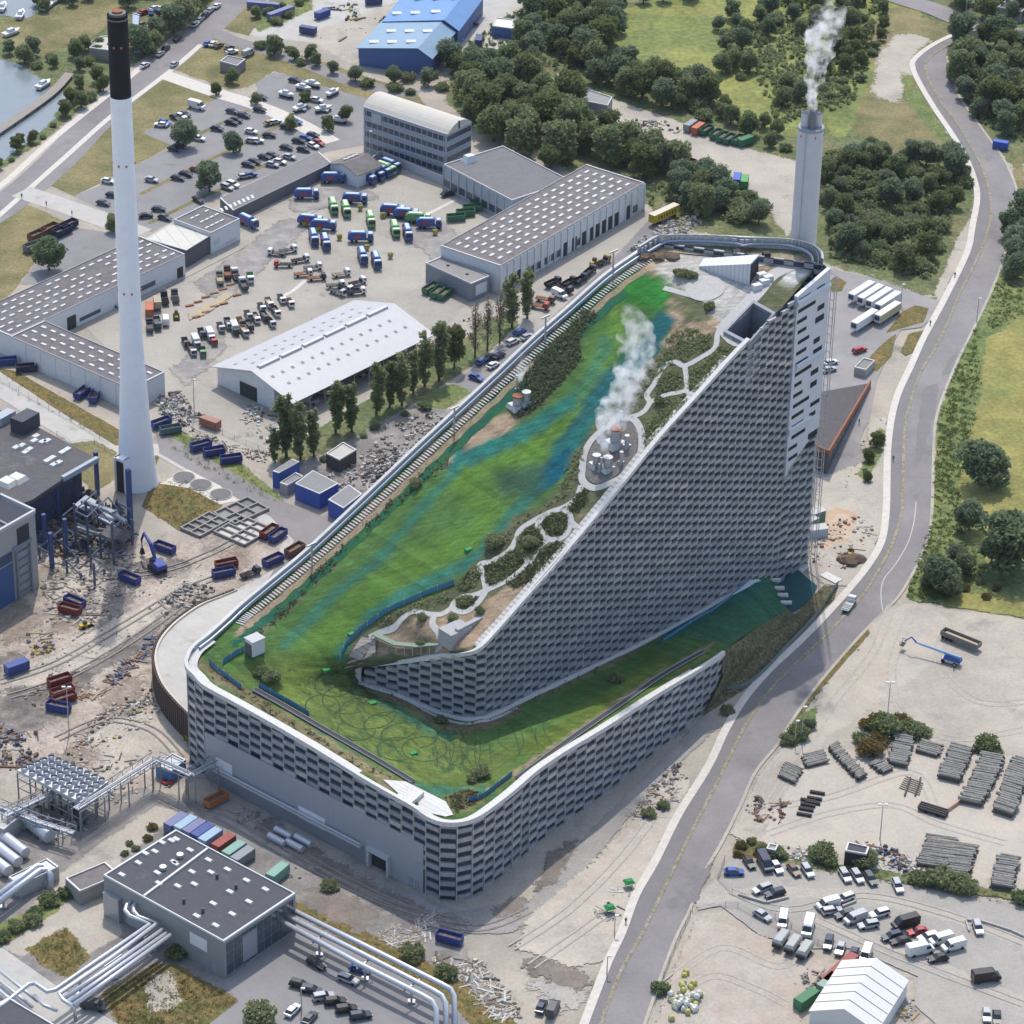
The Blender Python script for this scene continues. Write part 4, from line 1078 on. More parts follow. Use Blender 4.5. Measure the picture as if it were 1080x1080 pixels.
# ------------------------------------------------------------------ chimneys
WHITES = mat('white_stack_paint',(.86,.86,.87),.6,var=.05,scale=.08,fine=.02,fscale=1)
BLACKS = mat('black_stack_paint',(.006,.007,.012),.75,var=.2,scale=.2)
sb0 = g((145,509))
stack = empty('chimney',sb0,'tall tapering white chimney with a black top, ringed by small red lamps','chimney')
def stack_r(h):return(5.3-2.6*min(1,h/45.0)**.62)if h <45 else 2.72-(h-45)/93*.38
HS = 137.5
def prof(b,hs,n=40):
 rings = [[(sb0.x+stack_r(h)*1.13*math.cos(2*math.pi*k/n),sb0.y+stack_r(h)*1.13*math.sin(2*math.pi*k/n),h)for k in range(n)]for h in hs]
 vs = [q for r_ in rings for q in r_]
 b.add(vs,[(i*n+k,i*n+(k+1)%n,(i+1)*n+(k+1)%n,(i+1)*n+k)for i in range(len(hs)-1)for k in range(n)])
zb_ = 115.0
b = MB();prof(b,[0,2,5,9,14,20,27,36,45,60,80,100,zb_]);b.build('shaft',WHITES,stack,smooth=True)
b = MB();prof(b,[zb_,125,HS]);b.build('black_top',BLACKS,stack,smooth=True)
b = MB();b.cyl((sb0.x,sb0.y),2.35,2.2,HS-2.0,HS+.5,32);b.cyl((sb0.x,sb0.y),2.75,2.75,HS-1.2,HS-.9,32);b.build('rim',mat('rim_concrete',(.2,.19,.18),.9),stack)
b = MB();b.cyl((sb0.x,sb0.y),1.4,1.4,HS+.5,HS+1.0,24);b.build('flue',RUST,stack)
for hh in(59,96,129):
 for a in(-.35,.35,1.6,-1.6):
  r_ = stack_r(hh)*1.13+.1
  b = MB();b.box((sb0.x+r_*math.sin(a),sb0.y-r_*math.cos(a),hh),(.42,.4,.5),-a);b.build('warning_lamp',mat('red_lamp',(.45,.12,.07),.5),stack)
b = MB();b.box((sb0.x-3.3,sb0.y-4.6,0),(2.6,2.2,9.5),-.65);b.build('doorway',MATS['gateway_dark'],stack)
b = MB();b.box((sb0.x-4.75,sb0.y-4.0,0),(.5,2.4,10.5),-.65);b.box((sb0.x-2.0,sb0.y-5.6,0),(.5,2.2,10.5),-.65);b.box((sb0.x-3.35,sb0.y-4.7,9.7),(3.6,2.4,.8),-.65);b.build('doorway_frame',WHITES,stack)
cp_ = on_wall((847,258),tuple(NEP[0]+Vector((6,11))),tuple(NEP[1]+Vector((6,11))))
cx_,cy_ = cp_.x,cp_.y+0
topz = on_wall((851,134),(cx_-1,cy_),(cx_+1,cy_)).z
chim = empty('chimney',(cx_,cy_,0),'grey metal chimney rising behind the ski slope summit with three flues on top','chimney')
GREYC = mat('grey_chimney_cladding',(.50,.52,.55),.45,.2,var=.06,scale=.2)
b = MB();b.cyl((cx_,cy_),3.3,3.3,0,topz,48)
sh = b.build('shaft',GREYC,chim)
b = MB()
for k in range(int(topz/2.6)):b.cyl((cx_,cy_),3.312,3.312,k*2.6,k*2.6+.04,48)
b.build('cladding_seams',mat('seam_grey',(.44,.46,.49),.5,.2),chim)['kind'] = 'stuff'
b = MB();b.cyl((cx_,cy_),3.36,3.36,topz-.5,topz+.25,48);b.build('rim',mat('rim_grey',(.28,.29,.31),.6),chim)
for dx,dy,r_,h_,m_ in((-1.35,.4,1.35,3.9,GREYC),(1.4,.7,1.3,3.6,GREYC),(.1,-1.35,.9,5.0,mat('dark_flue',(.16,.18,.21),.4,.4))):
 b = MB();b.cyl((cx_+dx,cy_+dy),r_,r_,topz+.2,topz+h_,20,caps=False);b.cyl((cx_+dx,cy_+dy),r_*.98,r_*.98,topz+h_-1,topz+h_-.95,20)
 b.build('flue',m_,chim)
for a in(-.9,.3,1.3):
 b = MB();b.box((cx_+3.2*math.sin(a),cy_-3.2*math.cos(a),topz-2),(.4,.35,.6),-a);b.build('warning_lamp',MATS['red_lamp'],chim)
b = MB();b.tube([(cx_-1.5,cy_-3.1,0),(cx_-1.5,cy_-3.1,topz)],.1,5);b.build('ladder',MATS['seam_grey'],chim)
# ------------------------------------------------------------------ buildings
def quad_roof(p0,p1,p2,h):
 """rectangle from three roof corners seen at pixels, all at height h: p0-p1 is one side, p2 lies beyond p1"""
 A,B = g(p0,h),g(p1,h)
 e = (B-A);e.z = 0
 n = Vector((-e.y,e.x,0)).normalized()
 d = (g(p2,h)-B).dot(n)
 return[A,B,B+n*d,A+n*d]
WALLW = mat('white_metal_wall',(.60,.61,.62),.5,var=.08,scale=.2,fine=.04,fscale=1,var2=((.46,.45,.43),.15,.58,.75))
ROOFB = mat('felt_roof',(.14,.128,.125),.95,var=.15,scale=.12,col2=(.17,.155,.15),fine=.12,fscale=1.5)
ROOFD = mat('dark_felt_roof',(.075,.075,.085),.9,var=.1,scale=.15,fine=.1,fscale=1.5,var2=((.13,.125,.125),.12,.6,.75))
SKYL = mat('skylight_plastic',(.50,.50,.485),.4,var=.15,scale=.8)
DOORD = mat('dark_door_opening',(.035,.037,.042),.7)
DOORG = mat('grey_door',(.30,.31,.33),.6,var=.1,scale=.5)
WINB = mat('blue_grey_window',(.05,.065,.09),.2,spec=.6,var=.3,scale=.3)
def shed(name,q,h,label,wall,roofm,cat='building',eave=.35,group=None,trim=None,z0=0):
 """flat-roofed box: walls and a roof with a raised rim. q: four plan points"""
 c = sum(q,Vector())/4
 root = empty(name,(c.x,c.y,z0),label,cat,group)
 q = ccw([(p.x,p.y)for p in q])
 b = MB();b.prism(q,z0,h-.12);b.build('wall',wall,root)
 b = MB();cc_ = Vector((c.x,c.y))
 ins = [tuple(cc_+(Vector(p)-cc_)*(1-.5/(Vector(p)-cc_).length))for p in q]
 b.prism(ins,h-.12,h+.02);rf_ = b.build('roof',roofm,root)
 b = MB()
 for i in range(4):
  a,b2,ia,ib = q[i-1],q[i],ins[i-1],ins[i]
  b.hexa([(a[0],a[1],h-.12),(b2[0],b2[1],h-.12),(ib[0],ib[1],h-.12),(ia[0],ia[1],h-.12)],[(a[0],a[1],h+eave),(b2[0],b2[1],h+eave),(ib[0],ib[1],h+eave),(ia[0],ia[1],h+eave)])
 b.build('roof_edge',trim or mat('roof_edge_metal',(.42,.42,.43),.5,.2),root)
 return root,rf_,[Vector(p)for p in q]
def skylights(root,rf_,q,h,nx,ny,size=(2.2,1.1),m=None,mx=.08,my=.1,skip=0.0,name='skylight',seed=1,hh=.35,jit=0):
 rn = random.Random(seed)
 A,B,C,D = [Vector((p[0],p[1]))for p in q]
 ang = math.atan2((B-A).y,(B-A).x)
 k = 0
 for i in range(nx):
  for j in range(ny):
   if rn.random() <skip:continue
   u = mx+(1-2*mx)*(i+.5)/nx;v = my+(1-2*my)*(j+.5)/ny
   u += rn.uniform(-jit,jit)
   p = A.lerp(B,u).lerp(D.lerp(C,u),v)
   b = MB();b.box((p.x,p.y,h+.02),(size[0],size[1],hh),ang,.85)
   b.build(name,m or SKYL,rf_);k += 1
def on_face(root,A,B,items,name,m,out=.06,h_=None,parent=None):
 """flat pieces set on a wall from plan point A to B: items are (u0, u1, z0, z1) along it"""
 d = (B-A);L_ = d.length;d = d.normalized();n = Vector((d.y,-d.x))
 for(u0,u1,z0,z1)in items:
  p,q_ = A+d*L_*u0,A+d*L_*u1
  b = MB()
  b.hexa([(p.x-n.x*.1,p.y-n.y*.1,z0),(p.x+n.x*out,p.y+n.y*out,z0),(q_.x+n.x*out,q_.y+n.y*out,z0),(q_.x-n.x*.1,q_.y-n.y*.1,z0)],[(p.x-n.x*.1,p.y-n.y*.1,z1),(p.x+n.x*out,p.y+n.y*out,z1),(q_.x+n.x*out,q_.y+n.y*out,z1),(q_.x-n.x*.1,q_.y-n.y*.1,z1)])
  b.build(name,m,parent or root)
def side(q,frm,to):
 """the side of q (counter-clockwise) nearest to running between ground pixels frm and to, as its ends seen from outside left to right"""
 best = None
 fa,ta = Vector(xy(g(frm))),Vector(xy(g(to)))
 for i in range(4):
  a,b_ = q[i],q[(i+1)%4]
  s = (a-fa).length+(b_-ta).length
  if best is None or s <best[0]:best = (s,a,b_)
  s = (b_-fa).length+(a-ta).length
  if s <best[0]:best = (s,a,b_)
 return best[1],best[2]
H1 = 10.0
q = quad_roof((109.2,923.7),(236,993.7),(307.5,941),H1)
GREYW = mat('grey_profiled_wall',(.27,.28,.285),.5,.15,var=.05,scale=.3,stripe=(R(-35),1.2,.04,(.22,.23,.235)))
root,rf_,q = shed('pump_house',q,H1,'grey pump house with black skylit roof and glazed end, pipes running in','building',GREYW,ROOFD,trim=mat('white_roof_edge',(.6,.6,.59),.6))if False else shed('pump_house',q,H1,'grey pump house with black skylit roof and glazed end, pipes running in',GREYW,ROOFD,trim=mat('white_roof_edge',(.58,.58,.57),.6))
for px in((153.5,901),(163.5,899),(146,911),(128.5,923.5),(171,889.5),(181,887.5),(185,912),(167.5,932.5),(200.5,897.5),(183.5,910),(166,921.5),(220,908),(202.5,920.5),(187.5,935.5),(240,918),(222.5,921),(205,933.5),(242.5,941.5),(225,954),(207.5,967),(260,929.5),(262.5,952),(245,965),(227.5,977),(280,939),(186,886)):
 p = g(px,H1);b = MB();b.box((p.x,p.y,H1+.02),(2.0,1.1,.45),math.atan2((q[1]-q[0]).y,(q[1]-q[0]).x),.85);b.build('skylight',SKYL,rf_)
for px in((190,904),(172,917)):
 p = g(px,H1);b = MB();b.cyl((p.x,p.y),.7,.8,H1,H1+.9,12);b.build('fan_cowl',mat('cowl_metal',(.5,.5,.5),.4,.4),rf_)
for px in((229,926),(249,937),(214,962),(194,952)):
 p = g(px,H1);b = MB();b.cyl((p.x,p.y),.35,.35,H1,H1+1.1,10);b.build('vent_pipe',mat('dark_vent',(.07,.07,.075),.6),rf_)
A,B = side(q,(109,962),(236,1032))
mid0,mid1 = A.lerp(B,.36),(g((220,900),H1))
b = MB();a_,b2_ = g((152,946),H1),g((219,896),H1);dd = b2_-a_
b.box(((a_.x+b2_.x)/2,(a_.y+b2_.y)/2,H1),(dd.length,.5,.5),math.atan2(dd.y,dd.x));b.build('roof_divider',MATS['white_roof_edge'],root)
on_face(root,A,B,[(.72,.86,4.6,7.8)],'notice_board',mat('white_board',(.66,.66,.66),.5))
on_face(root,A,B,[(.02,.15,.2,6.5)],'intake_hood',mat('hood_metal',(.38,.39,.4),.4,.4),out=1.2)
on_face(root,A,B,[(.18,.45,.1,4.0)],'recess_panel',mat('pale_panel',(.36,.37,.38),.5,.1))
on_face(root,A,B,[(.9,.93,.1,2.2)],'door',DOORG)
A,B = side(q,(236,1032),(307,985))
its = []
for r_ in range(3):
 for c in range(9):its.append((.03+c*.105,.03+c*.105+.095,.6+r_*2.9,.6+r_*2.9+2.7))
on_face(root,A,B,its,'window',WINB,out=.08)
on_face(root,A,B,[(.25,.45,1.2,8.2)],'glazed_panel',mat('pale_glass_panel',(.24,.27,.30),.25,spec=.6),out=.12)
PUMPQ = q
q = quad_roof((69,927.5),(84,941),(113.5,912),4.0)
shed('concrete_hut',q,4.0,'small flat-roofed concrete hut beside the pump house',mat('hut_concrete',(.27,.26,.24),.85,var=.15,scale=.3),ROOFB)
q = quad_roof((-20,1046),(56,1092),(70,1078),6)
q = [g(p,6)for p in((9,1053),(58,1082),(30,1110),(-30,1075))]
shed('dark_roofed_office',q,6,'black-roofed low building with a pale rim under the pipe bundle',mat('office_wall',(.3,.3,.31),.6),ROOFD,trim=MATS['white_roof_edge'])
HW = 9.5
q = quad_roof((465,260),(527.5,281),(683.7,194.5),HW)
WROOF = mat('brown_felt_roof',(.165,.148,.14),.95,var=.12,scale=.1,fine=.12,fscale=1.2,stripe=(R(40),6,.08,(.12,.11,.105)),var2=((.24,.22,.2),.12,.58,.72))
root,rf_,q = shed('depot_warehouse',q,HW,'long white depot warehouse with rows of skylights and dark dock doors',WALLW,WROOF)
A_,B_ = side(q,(527,315),(683,228))
qq = q[[tuple(x)for x in q].index(tuple(A_)):]+q[:[tuple(x)for x in q].index(tuple(A_))]
skylights(root,rf_,qq,HW,16,6,(2.5,1.1),mx=.03,my=.08)
A,B = A_,B_
on_face(root,A,B,[(u,u+.032,.05,4.6)for u in(.035,.075,.115,.43,.49,.555,.615,.655,.70,.745,.79,.87)],'dock_door',DOORD,out=.08)
on_face(root,A,B,[(u,u+.035,1.0,3.4)for u in(.17,.21,.25,.30,.345,.385,.525,.92)],'window',WINB,out=.07)
on_face(root,A,B,[(k/22,k/22+.006,0,HW-.3)for k in range(23)],'pilaster',WALLW,out=.35)
q = quad_roof((449,278),(497,300),(512,290),6)
root,rf_,q = shed('grey_annex',q,6,'dark grey metal annex at the corner of the depot warehouse',mat('blue_grey_cladding',(.21,.235,.27),.5,.15,var=.06,scale=.3),mat('grey_gravel_roof',(.24,.23,.22),.95,var=.1,scale=.3,fine=.1,fscale=2))
A,B = side(q,(498,318),(512,308));on_face(root,A,B,[(.25,.85,1.5,5)],'roller_door',mat('white_roller_door',(.58,.6,.63),.5))
skylights(root,rf_,q,6,2,1,(.8,.8),m=ROOFD,name='roof_vent')
def gable(name,e0,e1,e2,h,rise,label,wall,roofm,ov=.6,cat='building',open_side=False,ridge_off=.5,group=None):
 """hall with a pitched roof: e0-e1 is the near end's eave line, e1-e2 runs along the eave; all pixels at eave height h"""
 A,B = g(e0,h),g(e1,h)
 e = B-A;e.z = 0
 n = Vector((-e.y,e.x,0)).normalized()
 L_ = (g(e2,h)-B).dot(n)
 C,D = B+n*L_,A+n*L_
 c = (A+B+C+D)/4
 root = empty(name,(c.x,c.y,0),label,cat,group)
 u = e.normalized();s = 1 if L_ >0 else-1
 w = e.length
 ins = .9 if open_side else .995
 def P(a,l,z):
  p = A+u*a+n*l
  return(p.x,p.y,z)
 a0,a1,l0,l1 = w*(1-ins),w*ins,L_*.015,L_*.985
 if open_side:a0,a1 = .3,w*.74
 b = MB()
 hz = lambda a:h+rise*(1-abs(a/w-ridge_off)/(ridge_off if a/w<ridge_off else 1-ridge_off))-.25
 r_ = w*ridge_off
 b.add([P(a0,l0,0),P(a1,l0,0),P(a1,l0,hz(a1)),P(r_,l0,hz(r_)),P(a0,l0,hz(a0)),P(a0,l1,0),P(a1,l1,0),P(a1,l1,hz(a1)),P(r_,l1,hz(r_)),P(a0,l1,hz(a0))],[(0,1,2,3,4),(9,8,7,6,5),(1,6,7,2),(5,0,4,9)])
 wl = b.build('wall',wall,root)
 b = MB()
 th = .22
 for(x0,x1,z0,z1)in((-ov,r_,h-rise*ov/(w*ridge_off),h+rise),(r_,w+ov,h+rise,h-rise*ov/(w*(1-ridge_off)))):
  lo,hi = -ov*s,L_+ov*s
  b.hexa([P(x0,lo,z0-th),P(x1,lo,z1-th),P(x1,hi,z1-th),P(x0,hi,z0-th)],[P(x0,lo,z0),P(x1,lo,z1),P(x1,hi,z1),P(x0,hi,z0)])
 rf_ = b.build('roof',roofm,root)
 return root,rf_,P,w,L_,wl
HALLR = mat('pale_metal_roof',(.40,.40,.41),.5,.1,var=.05,scale=.15,stripe=(R(45),1.1,.06,(.35,.35,.36)))
root,rf_,P,w_,L_,wl = gable('gable_hall',(226,386),(308.7,423.7),(445,347.5),6.2,4.4,'white gable-roofed hall with an open side where cars stand under the eave',WALLW,HALLR,open_side=True)
for j in range(13):
 for(a,sgn)in((.18,0),(.34,1),(.66,0),(.80,1)):
  l = L_*(.05+.9*(j+(.5 if sgn else 0))/13);ax = w_*a
  z = 6.2+4.4*(1-abs(a-.5)/.5)
  p0 = Vector(P(ax-.45,l-.45,0));b = MB();
  f = 4.4/(w_*.5)*(1 if a<.5 else-1)
  b.add([P(ax-.5,l-.5,z-.5*f+.06),P(ax+.5,l-.5,z+.5*f+.06),P(ax+.5,l+.5,z+.5*f+.06),P(ax-.5,l+.5,z-.5*f+.06)],[(0,1,2,3)if L_>0 else(3,2,1,0)])
  b.build('rooflight',mat('dark_rooflight',(.16,.165,.17),.3),rf_)
for k in range(6):
 l0_,l1_ = L_*(.04+.155*k),L_*(.04+.155*k+.135)
 b = MB();b.hexa([P(w_*.5-.9,l0_,10.3),P(w_*.5+.9,l0_,10.3),P(w_*.5+.9,l1_,10.3),P(w_*.5-.9,l1_,10.3)],[P(w_*.5-.6,l0_,11.1),P(w_*.5+.6,l0_,11.1),P(w_*.5+.6,l1_,11.1),P(w_*.5-.6,l1_,11.1)])
 b.build('ridge_light',SKYL,rf_)
for k in range(10):
 b = MB();p = P(w_*.97,L_*(.03+.94*k/9),0);b.box(p,(.3,.3,6.2),.7);b.build('post',mat('post_grey',(.3,.3,.31),.6),root)
b = MB();b.add([P(w_*.3,L_*.015-.08*(1 if L_>0 else-1),.05),P(w_*.52,L_*.015-.08*(1 if L_>0 else-1),.05),P(w_*.52,L_*.015-.08*(1 if L_>0 else-1),4.6),P(w_*.3,L_*.015-.08*(1 if L_>0 else-1),4.6)],[(0,1,2,3)]);b.build('doorway',DOORD,root)
H7 = 15.5
A,B = g((384,112),H7),g((471,142),H7)
q = quad_roof((383.5,113),(471,142),(500,130),H7)
BLUEW = mat('blue_grey_office_wall',(.30,.33,.37),.5,var=.06,scale=.3)
c = sum(q,Vector())/4
off = empty('office_block',(c.x,c.y,0),'four storey blue-grey office block with ribbon windows and a vaulted cream roof','office block')
q2 = [Vector(xy(p))for p in q]
b = MB();b.prism([tuple(p)for p in q2],0,H7);b.build('wall',BLUEW,off)
b = MB();nseg = 10
ring0,ring1 = [],[]
Aq,Bq,Cq,Dq = q2
for k in range(nseg+1):
 t = k/nseg;z = H7+2.9*math.sin(math.pi*t)**.8+.1
 a = Aq.lerp(Dq,t);d_ = Bq.lerp(Cq,t);ex = (Bq-Aq).normalized()*.5
 ring0.append((a.x-ex.x,a.y-ex.y,z));ring1.append((d_.x+ex.x,d_.y+ex.y,z))
n_ = nseg+1
b.add(ring0+ring1+[(p[0],p[1],H7-.4)for p in(ring0[0],ring0[-1],ring1[0],ring1[-1])],[(i,n_+i,n_+i+1,i+1)for i in range(nseg)]+[tuple(range(nseg,-1,-1)),tuple(range(n_,2*n_))])
rfo = b.build('vaulted_roof',mat('cream_membrane_roof',(.50,.47,.41),.8,var=.06,scale=.15,stripe=(R(-30),3.2,.03,(.44,.41,.36))),off)
for A,B in(side(q2,(384,165),(471,190)),side(q2,(471,190),(500,175))):
 for fl in range(4):
  on_face(off,A,B,[(.02,.98,1.6+fl*3.75,3.3+fl*3.75)],'ribbon_window',WINB,out=.06)
 on_face(off,A,B,[(0,1,.6+fl*3.75+.0,.75+fl*3.75)for fl in range(1,5)],'storey_band',mat('band_grey',(.36,.385,.42),.5),out=.2)
A,B = side(q2,(384,165),(471,190))
on_face(off,A,B,[(k/30,k/30+.006,1.6+fl*3.75,3.3+fl*3.75)for fl in range(4)for k in range(1,30,2)],'mullion',MATS['band_grey'],out=.12)
on_face(off,A,B,[(.10,.22,11.2,14.6)],'blank_sign',mat('grey_sign_board',(.38,.40,.43),.5),out=.25)
b = MB();p = g((484,132),17);b.cyl((p.x,p.y),.4,.4,16,18.5,8);b.build('roof_flue',ROOFD,off)
q = quad_roof((468,174),(540,212),(590,185),8.5)
root,rf_,q = shed('workshop_wing',q,8.5,'long grey workshop wing with tall ribbed windows between office and warehouse',mat('workshop_wall',(.32,.35,.39),.5,var=.08,scale=.3),mat('grey_felt_roof',(.16,.155,.16),.95,var=.12,scale=.15,fine=.1,fscale=1.5))
A,B = side(q,(468,200),(540,232))
on_face(root,A,B,[(k/9+.01,k/9+.095,1.2,3.6)for k in range(9)],'window',WINB,out=.07)
on_face(root,A,B,[(k/9-.004,k/9+.006,0,8.3)for k in range(10)],'pilaster',MATS['band_grey'],out=.3)
p = g((495,170),8.5);b = MB();b.box((p.x,p.y,8.5),(4.5,3.5,2.2),.6,.6);b.build('roof_hatch',WALLW,rf_)
q = quad_roof((255,222),(350,170),(340,160),4.0)
q = [g(p,4.2)for p in((240,218),(348,172),(385,148),(375,140),(256,196),(232,208))]
q = [g(p,4.2)for p in((246,222),(350,172),(336,160),(232,209))]
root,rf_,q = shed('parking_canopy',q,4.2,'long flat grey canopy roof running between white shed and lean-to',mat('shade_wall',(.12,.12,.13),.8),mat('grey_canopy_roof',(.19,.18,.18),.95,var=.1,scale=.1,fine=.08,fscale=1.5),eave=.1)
for k in range(8):
 p = g((234+k*4.6,221.5-k*2.0),4.25);b = MB();b.box((p.x,p.y,4.25),(2.6,.8,.1),heading((240,218),-60));b.build('roof_stripe',mat('white_roof_stripe',(.55,.55,.53),.7),rf_)
root,rf_,P,w_,L_,wl = gable('lean_to',(348,172),(377,184),(396,172),5.0,2.0,'small white lean-to with a dark sloping roof before the office block',WALLW,ROOFB)
for t in(.35,.55,.75):
 b = MB();b.box(P(w_*.3,L_*t,6.4),(2.2,.7,.35),.6);b.build('skylight',SKYL,rf_)
b = MB();pts_ = [g((377,186)),g((402,168)),g((470,196))]
for a,b2_ in zip(pts_[:-1],pts_[1:]):
 d_ = b2_-a;b.box(((a.x+b2_.x)/2,(a.y+b2_.y)/2,0),(d_.length-.2,.3,3.2),math.atan2(d_.y,d_.x))
tag(b.build('yard_wall',mat('grey_yard_wall',(.40,.41,.42),.8,var=.1,scale=.3)),'pale grey wall closing off the truck yard before the office','wall')
root,rf_,q = shed('white_shed',[g(p,7)for p in((183,248.5),(223,247),(253.5,231),(214,216))][0:1]and quad_roof((222.5,246.5),(253,231.5),(215,217),7),7,'short white shed with a dark skylit roof at the end of the row',WALLW,ROOFB)
skylights(root,rf_,q,7,5,3,(2,.8),seed=2,skip=.1)
A,B = side(q,(223,262),(253,247));on_face(root,A,B,[(.1,.3,2.4,4.2),(.5,.85,1.0,1.5)],'wall_panel',mat('pale_wall_panel',(.5,.5,.5),.6),out=.07)
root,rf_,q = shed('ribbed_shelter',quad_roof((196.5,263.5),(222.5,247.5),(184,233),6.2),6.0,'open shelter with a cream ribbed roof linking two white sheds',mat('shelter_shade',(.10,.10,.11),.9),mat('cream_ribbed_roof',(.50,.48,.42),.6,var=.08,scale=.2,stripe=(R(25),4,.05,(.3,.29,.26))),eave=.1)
SROOF = mat('shed_felt_roof',(.135,.12,.122),.95,var=.15,scale=.1,col2=(.16,.145,.142),fine=.12,fscale=1.2,var2=((.22,.205,.19),.15,.58,.7))
root,rf_,q = shed('long_white_shed',quad_roof((11,355),(195,268.5),(155,247),7),7,'long white shed with many skylights running behind the white chimney',WALLW,SROOF)
A,B = side(q,(11,376),(195,290));i0 = [tuple(x)for x in q].index(tuple(A));qq = q[i0:]+q[:i0]
skylights(root,rf_,qq,7,20,5,(2.2,.9),mx=.01,my=.06,seed=3,skip=.12)
on_face(root,A,B,[(.31,.36,.05,4.4),(.95,.985,.05,3.5)],'doorway',DOORD,out=.08)
on_face(root,A,B,[(.12,.17,1.4,2.8),(.175,.22,1.4,2.8),(.38,.5,1.2,2.4),(.72,.82,1.6,3.2)],'window',WINB,out=.07)
q = quad_roof((11,355.5),(138,411),(171,392.5),7.3)
root,rf_,q = shed('white_workshop',q,7.3,'low white workshop with a skylit brown roof beside the white chimney',WALLW,SROOF)
A,B = side(q,(11,378),(138,432));i0 = [tuple(x)for x in q].index(tuple(A));qq = q[i0:]+q[:i0]
skylights(root,rf_,qq,7.3,12,3,(2.2,1.0),mx=.02,my=.08,seed=4)
on_face(root,A,B,[(k/8,k/8+.004,0,7.1)for k in range(1,8)],'joint',mat('joint_grey',(.42,.43,.44),.6),out=.05)
BLUE_W = mat('blue_cladding',(.07,.13,.30),.5,var=.08,scale=.2)
BROOF = mat('blue_metal_roof',(.20,.30,.39),.6,.05,var=.08,scale=.1,stripe=(R(-40),1.5,.05,(.17,.25,.33)))
BROOF2 = mat('strong_blue_metal_roof',(.13,.25,.46),.6,.05,var=.08,scale=.1,stripe=(R(-40),1.5,.05,(.11,.21,.40)))
root,rf_,P,w_,L_,wl = gable('blue_hall',(378,50),(455,60.5),(479,33),7,3.0,'blue hall with a pale blue roof, the nearer of the two joined halls',BLUE_W,BROOF,ridge_off=.82)
for a,l in((.15,.2),(.4,.2),(.65,.22),(.25,.62),(.5,.62),(.75,.62)):
 b = MB();z = 7+3*min(1,a/.82)+.1;b.box(P(w_*a,L_*l,z),(3.4,2.6,.25),.1);b.build('rooflight',SKYL,rf_)
root,rf_,P,w_,L_,wl = gable('blue_hall',(405,22),(483,31),(510,-6),7.5,3.2,'bright blue-roofed hall, the farther of the two joined halls',BLUE_W,BROOF2,ridge_off=.82)
for a,l in((.1,.2),(.35,.2),(.62,.22),(.25,.6),(.5,.6),(.75,.6)):
 b = MB();z = 7.5+3.2*min(1,a/.82)+.1;b.box(P(w_*a,L_*l,z),(3.4,2.6,.25),.1);b.build('rooflight',SKYL,rf_)
for q_,lab in(([(378,51),(404,58),(402,53),(380,47)],'low blue lean-to along the foot of the blue hall'),):
 shed('blue_lean_to',[g(p,3.2)for p in q_],3.2,lab,BLUE_W,ROOFD)
shed('blue_site_hut',[g(p,4)for p in((519,28),(541,31),(541,21),(523,19))],4,'small blue hut with a white roof near the blue halls',BLUE_W,mat('white_roof',(.6,.6,.58),.7))
shed('cafe_building',[g(p,4)for p in((94,51),(118,54),(119,38),(106,39))],4,'flat cream-roofed cafe by the harbour terrace',mat('cafe_wall',(.25,.22,.2),.8),mat('cream_flat_roof',(.46,.43,.38),.9,var=.1,scale=.2))
shed('lilac_roofed_pavilion',[g(p,4)for p in((141,45),(152,45),(166,31),(153,27))],4,'pavilion with a pale lilac roof beside the harbour cafe',mat('pavilion_wall',(.3,.3,.35),.8),mat('lilac_roof',(.36,.36,.46),.8))
shed('harbour_kiosk',[g(p,4)for p in((140,26),(146,27),(147,16),(140,14))],4,'narrow blue kiosk behind the black chimney top',BLUE_W,mat('kiosk_roof',(.3,.38,.5),.7))
shed('grey_cabin',[g(p,3.5)for p in((232,65),(250,70),(259,63),(240,59))],3.5,'long grey cabin on the dry lawn by the car park',mat('cabin_wall',(.24,.2,.2),.8),mat('cabin_roof',(.2,.19,.2),.9))
shed('small_house',[g(p,4)for p in((1052,8),(1078,13),(1085,6),(1062,0))],4,'grey-roofed house among the trees at the far road',mat('house_wall',(.4,.38,.35),.8),ROOFD)
shed('white_garden_house',[g(p,3)for p in((1020,70),(1033,71),(1031,59),(1020,60))],3,'tiny white-roofed garden house among dense trees',mat('garden_wall',(.12,.13,.13),.8),mat('white_roof',(.6,.6,.58),.7))
shed('grey_train_shed',[g(p,4)for p in((616,107),(641,112),(646,103),(620,95))],4,'low grey shed on the sandy lane in the trees',mat('shed_grey',(.28,.3,.32),.6),mat('shed_roof',(.25,.25,.25),.8))
rz = [g((862,414),4),g((917,404),1.2),g((873,478),6.8),g((856,472),6.5)]
ru = empty('rusty_wedge_building',(rz[2].x,rz[2].y,0),'dark-roofed wedge building with a rusty steel edge beside the tower foot','building')
b = MB();b.add([tuple(p)for p in rz]+[(p.x,p.y,0)for p in rz],[(3,2,1,0),(0,1,5,4),(1,2,6,5),(2,3,7,6),(3,0,4,7)]);b.build('shell',mat('wedge_roof',(.085,.078,.08),.9,var=.15,scale=.2),ru)
b = MB()
dd = (rz[2]-rz[1]);qv = Vector((-dd.y,dd.x,0)).normalized()
if qv.x <0:qv = -qv
for a,b2_ in((rz[1],rz[2]),(rz[2],rz[3])):
 u = Vector((0,0,1.0));d_ = b2_-a;n = Vector((d_.y,-d_.x,0)).normalized()*.5
 if n.dot(qv) <0 and a is rz[1]:n = -n
 b.hexa([tuple(a-u*.7),tuple(b2_-u*.7),tuple(b2_-u*.7+n),tuple(a-u*.7+n)],[tuple(a+u),tuple(b2_+u),tuple(b2_+u+n),tuple(a+u+n)])
b.build('rust_edge',RUST,ru)
